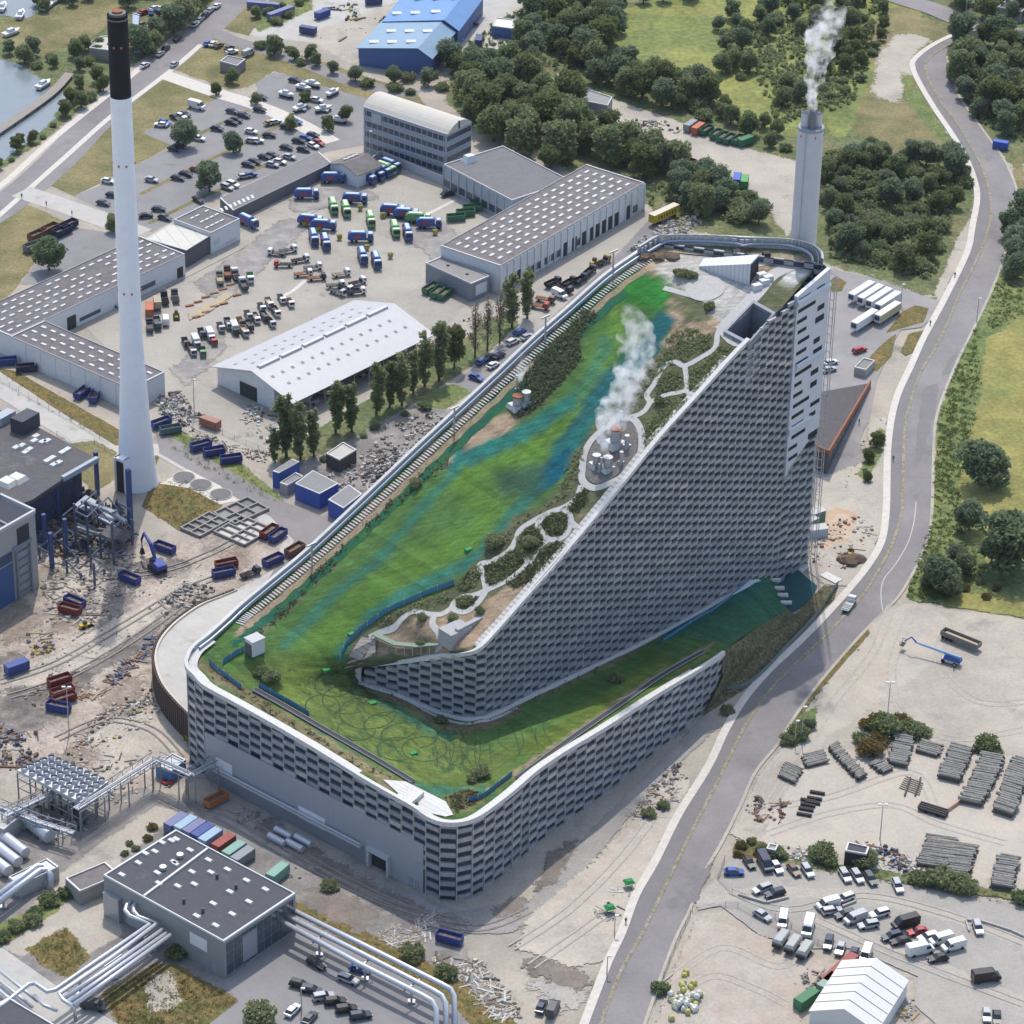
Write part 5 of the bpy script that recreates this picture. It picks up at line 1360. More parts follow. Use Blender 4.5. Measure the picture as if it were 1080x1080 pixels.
for k in range(7):
 a = rz[2].lerp(rz[1],.04+k*.1);c_2 = rz[2].lerp(rz[1],.04+k*.1+.085);n = qv*.08
 zt = (a.z+c_2.z)/2-1.2
 if zt <1:break
 b = MB();b.hexa([(a.x,a.y,.4),(a.x+n.x,a.y+n.y,.4),(c_2.x+n.x,c_2.y+n.y,.4),(c_2.x,c_2.y,.4)],[(a.x,a.y,zt),(a.x+n.x,a.y+n.y,zt),(c_2.x+n.x,c_2.y+n.y,zt),(c_2.x,c_2.y,zt)])
 b.build('window',WINB,ru)
shed('concrete_hut',quad_roof((901,388),(913,391),(921,380.5),2.6),2.6,'little open concrete bin store in the trailer park',mat('bin_store',(.33,.31,.28),.85),mat('bin_roof',(.2,.2,.19),.9))
TENT = mat('white_tent',(.62,.62,.61),.6,var=.03,scale=.2)
root,rf_,P,w_,L_,wl = gable('marquee',(853.5,1066),(925,1088),(968,1037),4.2,3.4,'white ridge-roofed marquee with dark seams on the gravel car park',TENT,TENT,ov=.1)
for k in range(1,6):
 l = L_*k/6
 for x0,x1,z0,z1 in((0,w_*.5,4.25,7.67),(w_*.5,w_,7.67,4.25)):
  b = MB();b.tube([P(x0,l,z0),P(x1,l,z1)],.09,4);b.build('seam',mat('tent_seam',(.3,.3,.31),.6),rf_)
HB = 18.0
q = [g(p,16)for p in((-40,432),(20,435),(103,483),(30,537))]
q = [g(p,14)for p in((-60,452),(0,432),(30,445),(103,484),(62,508),(34,527),(0,540),(-60,560))]
HB = 14
c = sum(q,Vector())/len(q)
bh = empty('ruined_hall',(c.x,c.y,0),'half demolished dark-roofed hall with blue columns and torn open side','ruined hall')
b = MB();b.prism([xy(p)for p in q],HB-1.0,HB);rf_ = b.build('roof',mat('ruin_roof',(.095,.09,.095),.9,var=.15,scale=.15,fine=.12,fscale=1.2,var2=((.17,.16,.15),.12,.58,.72)),bh)
q_in = [c+(p-c)*.8 for p in q]
b = MB();b.prism([xy(p)for p in q_in],0,HB-1.1);b.build('inner_wall',mat('blue_dark_wall',(.035,.055,.13),.6,var=.4,scale=.3,col2=(.03,.03,.04)),bh)
BLUEC = mat('blue_steel',(.045,.085,.22),.5,.1,var=.2,scale=.5)
for px in((103,522),(85,530),(62,548),(55,600),(38,610),(48,580),(20,600),(70,585)):
 p = g(px);h_ = HB-.5 if px[1] <550 else 11;b = MB();b.box((p.x,p.y,0),(1.0,1.0,h_),.6);b.build('column',BLUEC,bh)
p = g((138,560));b = MB();b.box((p.x,p.y,0),(1.2,1.2,19),.6);b.build('column',BLUEC,bh)
b = MB();a,b2_ = g((66,505),HB),g((103,484),HB);d_ = b2_-a;b.box(((a.x+b2_.x)/2,(a.y+b2_.y)/2-.2,HB-.6),(d_.length,1.2,1.4),math.atan2(d_.y,d_.x));b.build('edge_beam',mat('pale_beam',(.30,.34,.38),.5),bh)
for px in((17,473),(23,471),(27,478),(31,475),(38,461),(36,466),(45,467),(50,466),(66,478),(71,475),(50,487),(55,484),(57,491),(62,489)):
 p = g(px,HB);b = MB();b.box((p.x,p.y,HB),(2.4,1.7,.6),heading((30,480),30),.85);b.build('skylight',SKYL,rf_)
for px in((8,510),(18,506)):
 p = g(px,HB);b = MB();b.box((p.x,p.y,HB),(4.6,5,1.2),heading((30,480),30),.7);b.build('barrel_skylight',mat('cream_skylight',(.56,.55,.5),.6),rf_)
p = g((27,452),HB);b = MB();b.box((p.x,p.y,HB),(7,4.5,4.2),heading((30,480),30));b.build('roof_plant_room',mat('navy_plant_room',(.035,.04,.06),.6),rf_)
p = g((5,444),HB);b = MB();b.box((p.x,p.y,HB),(6,3,2.4),heading((30,480),30));b.build('air_handler',mat('air_handler_grey',(.33,.36,.4),.5),rf_)
FQ = [g(p)for p in((42,590),(100,618),(140,575),(92,548))]
FRM = mat('grey_blue_frame',(.10,.125,.18),.6,.2,var=.3,scale=.6)
rn = random.Random(12)
def fp(i,j,z):p = FQ[0].lerp(FQ[1],i/4).lerp(FQ[3].lerp(FQ[2],i/4),j/4);return Vector((p.x,p.y,z))
b = MB();c2 = MB()
for i in range(5):
 for j in range(5):
  top_ = rn.choice((5,8,11,13))if j >1 else rn.choice((2,4,7))
  if rn.random() <.85:p = fp(i,j,0);b.box((p.x,p.y,0),(.5,.5,top_),.6)
  for z in(3.6,7.2,10.8):
   if z >top_:continue
   if i <4 and rn.random() <.7:c2.tube([fp(i,j,z),fp(i+1,j,z+rn.choice((0,0,0,-2.5)))],.24,5)
   if j <4 and rn.random() <.7:c2.tube([fp(i,j,z),fp(i,j+1,z+rn.choice((0,0,0,-2)))],.22,5)
   if rn.random() <.25 and i <4:c2.tube([fp(i,j,z),fp(i+1,min(4,j+1),z-3)],.16,4)
b.build('frame_posts',FRM,bh)['kind'] = 'stuff';c2.build('frame_beams',FRM,bh)['kind'] = 'stuff'
for k,(i,j,z,m_)in enumerate(((1,2,3.8,'ruin_roof'),(2,3,7.4,'band_grey'),(3,3,3.8,'ruin_roof'),(3,2,7.4,'ruin_roof'),(0,3,7.4,'band_grey'))):
 b = MB();b.hexa([fp(i,j,z),fp(i+1,j,z),fp(i+1,j+1,z),fp(i,j+1,z)][::-1],[fp(i,j,z+.3),fp(i+1,j,z+.3),fp(i+1,j+1,z+.3),fp(i,j+1,z+.3)][::-1]);b.build('floor_slab',MATS[m_],bh)
b = MB();b.tube([fp(.5,3.2,9),fp(2.5,3.4,9.5),fp(3.8,3.6,8)],.7,8);b.tube([fp(1,2.2,5),fp(3,2.5,5.5)],.5,8);b.build('duct',mat('grey_duct',(.3,.32,.34),.5,.3),bh)
q = [g(p,24)for p in((-40,561),(36,537),(8,519),(-60,500))]
q = [g(p,23)for p in((-55,590),(36.5,538),(0,521),(-80,570))]
c = sum(q,Vector())/4
tb_ = empty('tower_block',(c.x,c.y,0),'grey clad boiler house with a blue gate, cut off by demolition','boiler house')
TBW = mat('pale_boiler_wall',(.36,.35,.34),.6,var=.08,scale=.2,stripe=(R(30),.9,.1,(.32,.31,.3)))
b = MB();b.prism([xy(p)for p in q],0,22.2);b.build('wall',TBW,tb_)
b = MB();b.prism([xy(c+(p-c)*.94)for p in q],22.2,22.35);b.build('roof',mat('navy_roof_void',(.04,.045,.06),.8),tb_)
b = MB()
for i in range(4):
 a,b2_ = q[i-1],q[i];d_ = b2_-a;b.box(((a.x+b2_.x)/2,(a.y+b2_.y)/2,22.2),(d_.length,.7,1.0),math.atan2(d_.y,d_.x))
b.build('roof_edge',mat('roof_edge_pale',(.45,.45,.45),.6),tb_)
for t in(.3,.5,.7):
 a,b2_ = q[0].lerp(q[1],t),q[3].lerp(q[2],t);d_ = b2_-a;b = MB();b.box(((a.x+b2_.x)/2,(a.y+b2_.y)/2,22.36),(d_.length,.5,.5),math.atan2(d_.y,d_.x));b.build('roof_beam',mat('grey_beam',(.25,.26,.27),.6),tb_)
q2 = [Vector(p)for p in ccw([xy(p)for p in q])]
A,B = side(q2,(-55,700),(38,665))
on_face(tb_,A,B,[(.3,.71,.1,11.5)],'blue_gate',mat('blue_gate',(.045,.10,.24),.5,var=.08,scale=.3),out=.15)
on_face(tb_,A,B,[(.45,.71,12,15)],'balcony_recess',mat('recess_dark',(.06,.08,.14),.7),out=.12)
on_face(tb_,A,B,[(.78,.92,15.5,20.5)],'torn_opening',DOORD,out=.1)
on_face(tb_,A,B,[(.72,.93,15.2,15.8),(.74,.755,0,15.2),(.90,.915,0,15.2)]+[(.74,.915,2.4*k+1.5,2.4*k+1.75)for k in range(6)],'hoist_frame',mat('hoist_steel',(.24,.27,.31),.5,.3),out=.7)
# ------------------------------------------------------------------ vehicles (prototypes in local coordinates, x forward)
TYRE = mat('tyre_rubber',(.018,.018,.02),.9)
CGLASS = mat('car_window_glass',(.02,.025,.032),.12,spec=.7)
TRIM = mat('dark_trim',(.03,.03,.033),.7)
PAINT = {}
def paint(nm,col,rough=.3,metal=.1):
 return mat('paint_'+nm,col,rough,metal,spec=.5)
CC = {'w':('white',(.62,.62,.61)),'k':('black',(.014,.014,.017)),'d':('dark blue',(.02,.03,.06)),'s':('silver',(.36,.37,.39)),'b':('blue',(.03,.09,.32)),'r':('red',(.36,.03,.03)),'g':('dark grey',(.06,.063,.07)),'o':('orange-brown',(.30,.10,.04)),'y':('gold',(.36,.24,.08)),'n':('green',(.07,.24,.06)),'t':('pale grey',(.45,.44,.42)),'p':('brown',(.15,.09,.06))}
def sect(b,prof,w0,w1=None):
 """a side outline (x, z) extruded across the width; w per point allowed"""
 n = len(prof)
 W = w0 if isinstance(w0,(list,tuple))else[w0]*n
 L = [(x,W[i]/2,z)for i,(x,z)in enumerate(prof)]
 Rr = [(x,-W[i]/2,z)for i,(x,z)in enumerate(prof)]
 b.add(L+Rr,[tuple(range(n-1,-1,-1))if False else tuple(range(n)),tuple(range(2*n-1,n-1,-1))]+[((i+1)%n,i,n+i,n+(i+1)%n)for i in range(n)])
def part(name,m,parent,*fn):
 b = MB()
 for f in fn:f(b)
 return b.build(name,m,parent,base=False)
def wheel(parent,x,y,r=.33,w=.22):
 b = MB();b.tube([(0,-w/2,0),(0,w/2,0)],r,12)
 o = b.build('wheel',TYRE,parent,base=False);o.location = (x,y,r)
 return o
WHEELMESH = {}
def wheels(root,xs,y,r=.33,w=.22):
 k = (r,w)
 for x in xs:
  for s in(-1,1):
   if k not in WHEELMESH:
    WHEELMESH[k] = wheel(root,x,s*y,r,w).data
   else:
    o = bpy.data.objects.new('wheel',WHEELMESH[k]);COL.objects.link(o);o.parent = root;o.location = (x,s*y,r)
PROTO = {}
SHARED = {}
def child(root,name,key,m,fn):
 """a part whose mesh is shared between prototypes that differ only in paint"""
 if key not in SHARED:
  b = MB();fn(b);o = b.build(name,m,root,base=False);SHARED[key] = o.data
 else:
  me = SHARED[key]
  if me.materials[0] !=m:
   k2 = (key,m.name)
   if k2 not in SHARED:
    me2 = me.copy();me2.materials.clear();me2.materials.append(m);SHARED[k2] = me2
   me = SHARED[k2]
  o = bpy.data.objects.new(name,me);COL.objects.link(o);o.parent = root
 return o
def body_car(b):
 sect(b,[(-2.15,.32),(2.12,.30),(2.2,.55),(2.05,.74),(1.0,.92),(-1.75,.95),(-2.18,.88),(-2.22,.6)],[1.62,1.62,1.66,1.62,1.74,1.76,1.68,1.72])
def cab_car(b):
 b.hexa([(1.0,-.82,.90),(1.0,.82,.90),(-1.9,.80,.93),(-1.9,-.80,.93)][::-1],[(.25,-.66,1.40),(.25,.66,1.40),(-1.35,.64,1.40),(-1.35,-.64,1.40)][::-1])
def roof_car(b):
 b.hexa([(.30,-.68,1.38),(.30,.68,1.38),(-1.42,.66,1.38),(-1.42,-.66,1.38)][::-1],[(.15,-.60,1.46),(.15,.60,1.46),(-1.28,.58,1.46),(-1.28,-.58,1.46)][::-1])
def body_est(b):
 sect(b,[(-2.3,.32),(2.2,.30),(2.28,.58),(2.12,.78),(1.05,.96),(-2.2,1.0),(-2.34,.65)],[1.64,1.64,1.7,1.66,1.78,1.76,1.74])
def cab_est(b):
 b.hexa([(1.05,-.83,.95),(1.05,.83,.95),(-2.25,.82,.98),(-2.25,-.82,.98)][::-1],[(.3,-.68,1.48),(.3,.68,1.48),(-2.0,.68,1.48),(-2.0,-.68,1.48)][::-1])
def roof_est(b):
 b.hexa([(.34,-.70,1.46),(.34,.70,1.46),(-2.06,.70,1.46),(-2.06,-.70,1.46)][::-1],[(.2,-.62,1.55),(.2,.62,1.55),(-1.95,.62,1.55),(-1.95,-.62,1.55)][::-1])
def body_van(b):
 sect(b,[(-2.6,.4),(2.5,.38),(2.62,.8),(2.45,1.1),(1.75,1.25),(1.05,2.1),(.7,2.2),(-2.5,2.22),(-2.66,2.0)],[1.85,1.8,1.8,1.78,1.86,1.66,1.64,1.66,1.88])
def win_van(b):
 b.hexa([(1.82,-.84,1.28),(1.82,.84,1.28),(1.5,.80,1.22),(1.5,-.80,1.22)][::-1],[(1.17,-.72,2.03),(1.17,.72,2.03),(.9,.7,1.95),(.9,-.7,1.95)][::-1])
 for s in(-1,1):b.box((.95,s*.86,1.3),(.9,.14,.55))
def body_bigvan(b):
 sect(b,[(-3.1,.4),(2.8,.38),(2.95,.85),(2.8,1.2),(2.2,1.35),(1.5,2.4),(1.1,2.6),(-3.0,2.62),(-3.15,2.3)],[2.05,2.0,2.0,1.98,2.06,1.84,1.82,1.84,2.06])
def win_bigvan(b):
 b.hexa([(2.28,-.94,1.38),(2.28,.94,1.38),(2.0,.9,1.3),(2.0,-.9,1.3)][::-1],[(1.62,-.8,2.3),(1.62,.8,2.3),(1.4,.78,2.2),(1.4,-.78,2.2)][::-1])
 for s in(-1,1):b.box((1.35,s*.97,1.45),(.95,.12,.65))
FAR = (0,0,-50)
def proto(kind,c):
 key = (kind,c)
 if key in PROTO:return PROTO[key]
 nm = {'car':'car','est':'estate_car','van':'van','bigvan':'van'}[kind]
 r = empty(nm,(0,0,0))
 m = paint(*CC[c])
 if kind == 'car':
  child(r,'body','car_body',m,body_car);w_ = child(r,'cabin_glass','car_cab',CGLASS,cab_car);child(r,'roof','car_roof',m,roof_car);wheels(r,(1.35,-1.35),.74)
  child(r,'headlight','car_hl1',MATS.get('lamp_glass')or mat('lamp_glass',(.55,.55,.52),.2),lambda b:b.box((2.14,.58,.58),(.12,.34,.14)))
  child(r,'headlight','car_hl2',MATS['lamp_glass'],lambda b:b.box((2.14,-.58,.58),(.12,.34,.14)))
 elif kind == 'est':
  child(r,'body','est_body',m,body_est);child(r,'cabin_glass','est_cab',CGLASS,cab_est);child(r,'roof','est_roof',m,roof_est);wheels(r,(1.42,-1.45),.76)
  child(r,'headlight','est_hl1',MATS.get('lamp_glass')or mat('lamp_glass',(.55,.55,.52),.2),lambda b:b.box((2.22,.6,.6),(.12,.34,.14)))
  child(r,'headlight','est_hl2',MATS['lamp_glass'],lambda b:b.box((2.22,-.6,.6),(.12,.34,.14)))
 elif kind == 'van':
  child(r,'body','van_body',m,body_van);child(r,'window','van_win',CGLASS,win_van);wheels(r,(1.65,-1.65),.82,.36)
 else:
  child(r,'body','bv_body',m,body_bigvan);child(r,'window','bv_win',CGLASS,win_bigvan);wheels(r,(1.95,-1.9),.92,.38)
 PROTO[key] = r
 return r
USED = set()
ORD = ['first','second','third','fourth','fifth','sixth','seventh','eighth','ninth','tenth','eleventh','twelfth','thirteenth','fourteenth','fifteenth','sixteenth','seventeenth','eighteenth','nineteenth','twentieth']
def first_use(key,root,*a,**k):
 """the first of a kind is the prototype itself, later ones are copies"""
 if key in USED:return dup(root,*a,**k)
 USED.add(key)
 loc,rz = a[0],(a[1]if len(a)>1 else k.get('rz',0))
 if root.name not in KIDS:KIDS[root.name] = [(c,list(c.children))for c in root.children]
 root.location = loc;root.rotation_euler = (0,0,rz)
 if k.get('scale'):root.scale = (k['scale'],)*3
 tag(root,k.get('label'),k.get('cat'),k.get('group'))
 return root
def labels(items,where,frm,noun):
 """items: list of descriptions in order; each gets a label that singles it out within its row"""
 tot = {}
 for d in items:tot[d] = tot.get(d,0)+1
 seen = {}
 out = []
 for d in items:
  if tot[d] == 1:out.append(f'{d} {where}')
  else:
   seen[d] = seen.get(d,0)+1
   out.append(f'{ORD[seen[d] - 1]} {d} from {frm} {where}')
 return out
KN = {'car':'car','est':'estate car','van':'van','bigvan':'tall van'}
def row(spec,where,frm,group,scale=1.08):
 """spec: (x, y, image angle of its nose, kind, colour) in order"""
 labs = labels([f'{CC[c][0]} {KN[k]}' for(_,_,_,k,c)in spec],where,frm,'')
 for(x,y,a,k,c),lb in zip(spec,labs):
  p = g((x,y+1))
  first_use((k,c),proto(k,c),(p.x,p.y,LIFT[0]+.01),heading((x,y),a),label=lb,cat={'car':'car','est':'car','van':'van','bigvan':'van'}[k],group=group,scale=scale)
GC = 'cars and vans parked in the open'
row([(774,922,0,'car','b'),(790,912,-55,'car','k'),(806.5,914,-60,'bigvan','d'),(819,917,-55,'car','w'),(837,920,-50,'car','p'),(851.5,921,-55,'est','s')],'by the hedge near the blue car','the road',GC)
row([(891,926,-58,'est','s'),(904,927,-55,'est','s'),(918,929.5,-55,'est','g'),(946.5,937,-65,'est','s')],'along the hedge below the log yard','the marquee side',GC)
row([(803.5,940,200,'est','s'),(817,944.5,195,'est','d')],'behind the low kerb in the gravel car park','the road',GC)
row([(804,968,-30,'car','s'),(825.5,974,-100,'van','w'),(852,982,-105,'bigvan','w')],'by the entrance fence of the gravel car park','the road',GC)
row([(873,957,195,'van','w'),(890.5,950,200,'est','w'),(877.5,963,10,'est','t'),(891,967,195,'est','g'),(901.5,972,200,'van','s'),(915.5,978,190,'est','s'),(927,966,195,'est','w')],'in the middle cluster of the gravel car park','the kerb',GC)
row([(954,977.5,195,'bigvan','k'),(967.5,985,190,'car','r'),(940,990,195,'est','d'),(949.5,995,190,'car','k'),(978,991,195,'est','w'),(992,994.5,195,'van','w'),(1005,1001,195,'van','w'),(970.5,1005.5,12,'bigvan','w'),(989,1013,190,'car','k')],'in the eastern cluster of the gravel car park','the red car',GC)
row([(873.5,997,-105,'est','d'),(886,1003,-110,'car','s'),(900,1009,-110,'car','d'),(913,1010,-110,'van','w')],'in the short row beside the white marquee','the tankers',GC)
row([(1040,1034,8,'bigvan','k')],'standing alone with an open tailgate','x',GC)
row([(1031,981,-70,'est','s')],'alone beside the concrete barrier','x',GC)
row([(1040,1073,-85,'car','s'),(1051,1076,-85,'car','k')],'at the lower edge of the gravel car park','x',GC)
row([(334,1019,-30,'est','k'),(379.5,1024.5,-15,'car','b'),(367.5,1035.5,-20,'est','s')],'under the three white pipes','x',GC)
row([(317,1041,-15,'est','k'),(329,1046.5,-10,'est','d'),(341.5,1053.5,10,'est','s'),(354,1058.5,5,'est','k'),(365.5,1066.5,8,'est','k'),(380.5,1073.5,8,'est','d')],'in the diagonal row near the pipes','the pump house',GC)
row([(309,1068,45,'car','w'),(327,1076,50,'car','g')],'near the shrubs of the asphalt car park','x',GC)
row([(571,1064,65,'car','d'),(583,1067,65,'van','g')],'by the scrap heap at the road corner','x',GC)
row([(99,1064,-10,'van','g')],'on the concrete lane under the pipe bundle','x',GC)
row([(906.5,371,20,'est','r'),(876,384,15,'car','w'),(874.5,391.5,15,'car','s')],'on the trailer park beside the tower','x',GC)
G2 = 'cars in the big upper car park'
row([(169.7,133,175,'car','w'),(174,130.5,-20,'car','b'),(185,125.6,-25,'car','k'),(191,124,-20,'car','w'),(195,122,-15,'car','d'),(207.7,114,-15,'bigvan','w')],'along the dry lawn edge of the upper car park','the tree',G2)
row([(184,158.5,-12,'car','d'),(189.6,155.5,-12,'car','g'),(209.5,147.4,-10,'car','w'),(229,137,-10,'car','d'),(244,130.7,-10,'car','k'),(249,128,-10,'car','d'),(245,118.7,-12,'car','g'),(257,123,-12,'car','d'),(265,140,-10,'car','w'),(266,150,-10,'car','s')],'in the second strip of the upper car park','the tree',G2)
row([(160,191,-10,'car','s'),(187.5,189,-10,'car','d'),(196,185,-10,'car','k'),(207.5,180,-10,'car','o'),(217.5,176,-10,'car','d'),(262,175,-10,'car','d'),(268,172,-10,'car','k')],'in the third strip of the upper car park','the chimney',G2)
row([(114,192.5,-8,'car','w'),(119,207,-8,'car','d'),(109,215.5,-12,'car','g')],'on the paved corner west of the white chimney','x',G2)
row([(154,229,5,'car','k'),(167.5,222,-5,'car','d'),(174,231,-15,'car','g'),(209,212,-30,'car','k'),(240,199,-20,'est','s'),(246,196,-20,'est','w'),(257.5,187.5,10,'car','s'),(264,186,10,'car','b')],'in the strip along the canopy roof','the chimney',G2)
row([(275,104,-10,'car','d'),(274,117,-10,'car','k'),(311,86,-10,'car','d'),(334,107,-10,'car','w'),(316,116,-10,'car','s'),(340,117,-10,'car','w')],'at the top of the upper car park','the cabin',G2)
row([(285,131,15,'car','y'),(290,130,15,'car','w'),(302,135,-10,'car','d'),(307.5,131,-10,'car','w'),(312,130,-10,'car','b')],'in the short strip south of the footpath','x',G2)
row([(271,150,0,'car','w'),(284,144,-5,'car','k'),(315,150,-8,'car','k'),(322,147,-8,'car','b'),(330,144,-10,'car','d'),(336,152,-20,'car','r'),(330,155,-20,'car','w')],'in the fourth strip facing the office block','the footpath',G2)
row([(279,167,-12,'car','d'),(287,165,-10,'car','g'),(302,157,-10,'car','k'),(320,159,-10,'car','d'),(305,167,-10,'car','s'),(295,172,-10,'car','w'),(287,175,-10,'car','s')],'in the last strip before the canopy roof','the footpath',G2)
G3 = 'cars along the harbour road'
row([(229,7.5,40,'car','w'),(222,12,40,'car','s'),(217,17,40,'car','d'),(211,22,40,'car','s'),(206,27,40,'car','w')],'parked in line on the harbour road verge','the far end',G3)
row([(187,42,40,'car','k'),(175,52,40,'car','d'),(169,58,40,'car','s'),(153,70,30,'car','w'),(184,69,40,'car','s')],'beside the trees by the harbour road','the lilac pavilion',G3)
row([(219,47,40,'car','b'),(225,47.5,40,'car','w'),(231,49,30,'car','p'),(242,52,30,'car','d'),(245,56,10,'car','w'),(262,58,25,'van','s')],'on the dry grass beside the grey cabin','the road',G3)
row([(152,14,20,'car','r'),(164,10,20,'car','w'),(172,15,20,'van','d'),(160,14,70,'car','b'),(150,27,30,'car','p')],'in the harbour cafe yard behind the black chimney top','x',G3)
row([(498,27,10,'car','k'),(485,37.5,5,'car','r'),(475,50,40,'van','w'),(464,53,40,'van','w'),(482,43,10,'car','w')],'in the yard beside the blue halls','x','cars by the blue halls')
row([(472,206,15,'car','k')],'alone in the truck yard by the workshop wing','x',GC)
row([(118,323,-5,'car','s')],'by the white shed behind the chimney','x',GC)
row([(1041,24,-5,'car','d')],'driving on the far road past the houses','x',GC)
row([(376,396,-10,'est','s'),(383,392,-10,'est','s'),(341,416,-5,'est','s'),(348,411,-5,'est','w'),(354,407,-5,'est','s'),(391,387,-10,'car','k'),(326,425,-10,'van','s'),(418,372,-5,'bigvan','w'),(430,365,-5,'van','s')],'under the eave of the gable hall','its west end','cars under the hall eave')
row([(508,383,30,'car','b'),(517,378,30,'car','d'),(526,377,30,'car','d'),(520,387,30,'car','w'),(502,400,-20,'car','b'),(541,362,25,'est','w'),(548,352,25,'car','b'),(556,357,25,'car','s')],'in the small car park beside the poplars','the hall',GC)
row([(590,313,-25,'van','w')],'between tipper and poplars below the warehouse','x',GC)
# ---- garbage trucks
def truck_body(b):
 sect(b,[(-4.0,1.0),(-4.3,1.3),(-4.2,2.5),(-3.4,3.3),(1.5,3.4),(1.7,3.2),(1.7,1.0)],[2.4,2.4,2.4,1.7,1.7,2.2,2.4])
def truck_cab(b):
 sect(b,[(2.0,.6),(3.9,.6),(3.95,1.5),(3.7,2.8),(2.1,2.95),(2.0,2.8)],2.35)
def truck_win(b):
 b.hexa([(3.96,-1.05,1.55),(3.96,1.05,1.55),(3.6,1.05,1.55),(3.6,-1.05,1.55)][::-1],[(3.74,-1.0,2.6),(3.74,1.0,2.6),(3.4,1.0,2.6),(3.4,-1.0,2.6)][::-1])
 for s in(-1,1):b.box((3.0,s*1.16,1.6),(.9,.1,.85))
def truck_top(b):b.box((-1.0,0,3.38),(4.2,1.2,.12));
def truck_cabtop(b):b.box((2.9,0,2.95),(1.3,1.9,.14))
def truck_frame(b):b.box((-.2,0,.55),(7.6,1.2,.45))
def truck_side(b):
 for s in(-1,1):b.box((-1.2,s*1.16,1.5),(1.9,.14,1.1))
def truck(c,panel):
 key = ('gt',c)
 if key in PROTO:return PROTO[key]
 r = empty('refuse_truck',(0,0,0))
 cols = {'b':(.035,.075,.26),'n':(.13,.30,.12)}
 m = paint('truck_'+c,cols[c],.4)
 child(r,'body','gt_body',m,truck_body);child(r,'cab','gt_cab',m,truck_cab);child(r,'window','gt_win',CGLASS,truck_win)
 child(r,'roof_panel','gt_top',paint('truck_top_'+c,(.34,.46,.58)if c=='b' else(.45,.58,.36),.5),truck_top)
 child(r,'cab_roof','gt_ctop',paint('truck_top_'+c,(.3,.4,.5)),truck_cabtop)
 child(r,'chassis','gt_fr',TRIM,truck_frame)
 child(r,'side_panel','gt_side',paint('truck_side_'+c,(.33,.05,.06)if c=='b' else(.2,.36,.18),.5),truck_side)
 wheels(r,(3.0,-1.6,-2.9),1.05,.5,.3)
 PROTO[key] = r
 return r
def trucks(spec,where,frm):
 labs = labels([{'b':'blue','n':'green'}[c]+' refuse truck' for _,_,_,c in spec],where,frm,'')
 for(x,y,a,c),lb in zip(spec,labs):
  p = g((x,y+3))
  first_use(('gt',c),truck(c,0),(p.x,p.y,LIFT[0]+.01),heading((x,y),a),label=lb,cat='refuse truck',group='refuse trucks in the depot yard',scale=1.0)
trucks([(352,190,0,'b'),(324,207,0,'b'),(375,212,-2,'b')],'parked crosswise at the back of the depot yard','the lean-to')
trucks([(386,190,-20,'b'),(395,186,-20,'b'),(402.5,182.5,-20,'b'),(407,180,-20,'n'),(412,176.7,-20,'b')],'in the slanting row by the lean-to wall','the yard side')
trucks([(351.7,220,-72,'n'),(365,223,-72,'n'),(391,234,-75,'n')],'nose towards the gable hall in mid yard','the chimney side')
trucks([(415,224,-3,'b'),(429,228,-3,'b'),(441.7,232.5,-2,'n'),(453,238,0,'b')],'in the staggered row next to green containers','the office')
trucks([(416.7,244,-72,'n'),(430,248,-72,'b')],'pair facing the annex','x')
trucks([(328,235,-5,'b'),(342,240,-3,'b')],'staggered west of mid yard','the office')
trucks([(331,253,-72,'b'),(343.5,258,-72,'b')],'pair nosing towards the flatbeds','the chimney side')
trucks([(381,252.5,0,'b')],'alone and crosswise in mid yard','x')
trucks([(382.5,272.5,-70,'b'),(397,277.5,-70,'b')],'nearest pair above the gable hall','the chimney side')
trucks([(262,236,-25,'b')],'beside the end of the short white shed','x')
YB = empty('yellow_container',(0,0,0))
child(YB,'tub','yb1',mat('yellow_plastic',(.36,.30,.05),.6),lambda b:b.box((0,0,.15),(1.3,1.1,1.2),0,1.15))
child(YB,'lid','yb2',mat('olive_lid',(.14,.13,.04),.6),lambda b:b.box((0,0,1.36),(1.55,1.3,.18)))
for k,(x,y,lb)in enumerate([(380,222,'yellow wheeled container below a crosswise blue truck near the two green ones'),(404,230,'yellow wheeled container at the tail of the staggered truck row'),(459,248,'yellow wheeled container out in front of the green skips'),(358,253,'yellow wheeled container west of the lone crosswise truck'),(411.7,272.5,'yellow wheeled container standing by itself above the hall roof'),(335,244,'yellow wheeled container under the noses of the staggered pair'),(321,239,'yellow wheeled container at the tail of the western truck pair'),(387,264,'yellow wheeled container behind the nearest truck pair')]):
 p = g((x,y));first_use('yb',YB,(p.x,p.y,LIFT[0]),.4,label=lb,cat='container',group='yellow containers in the yard')
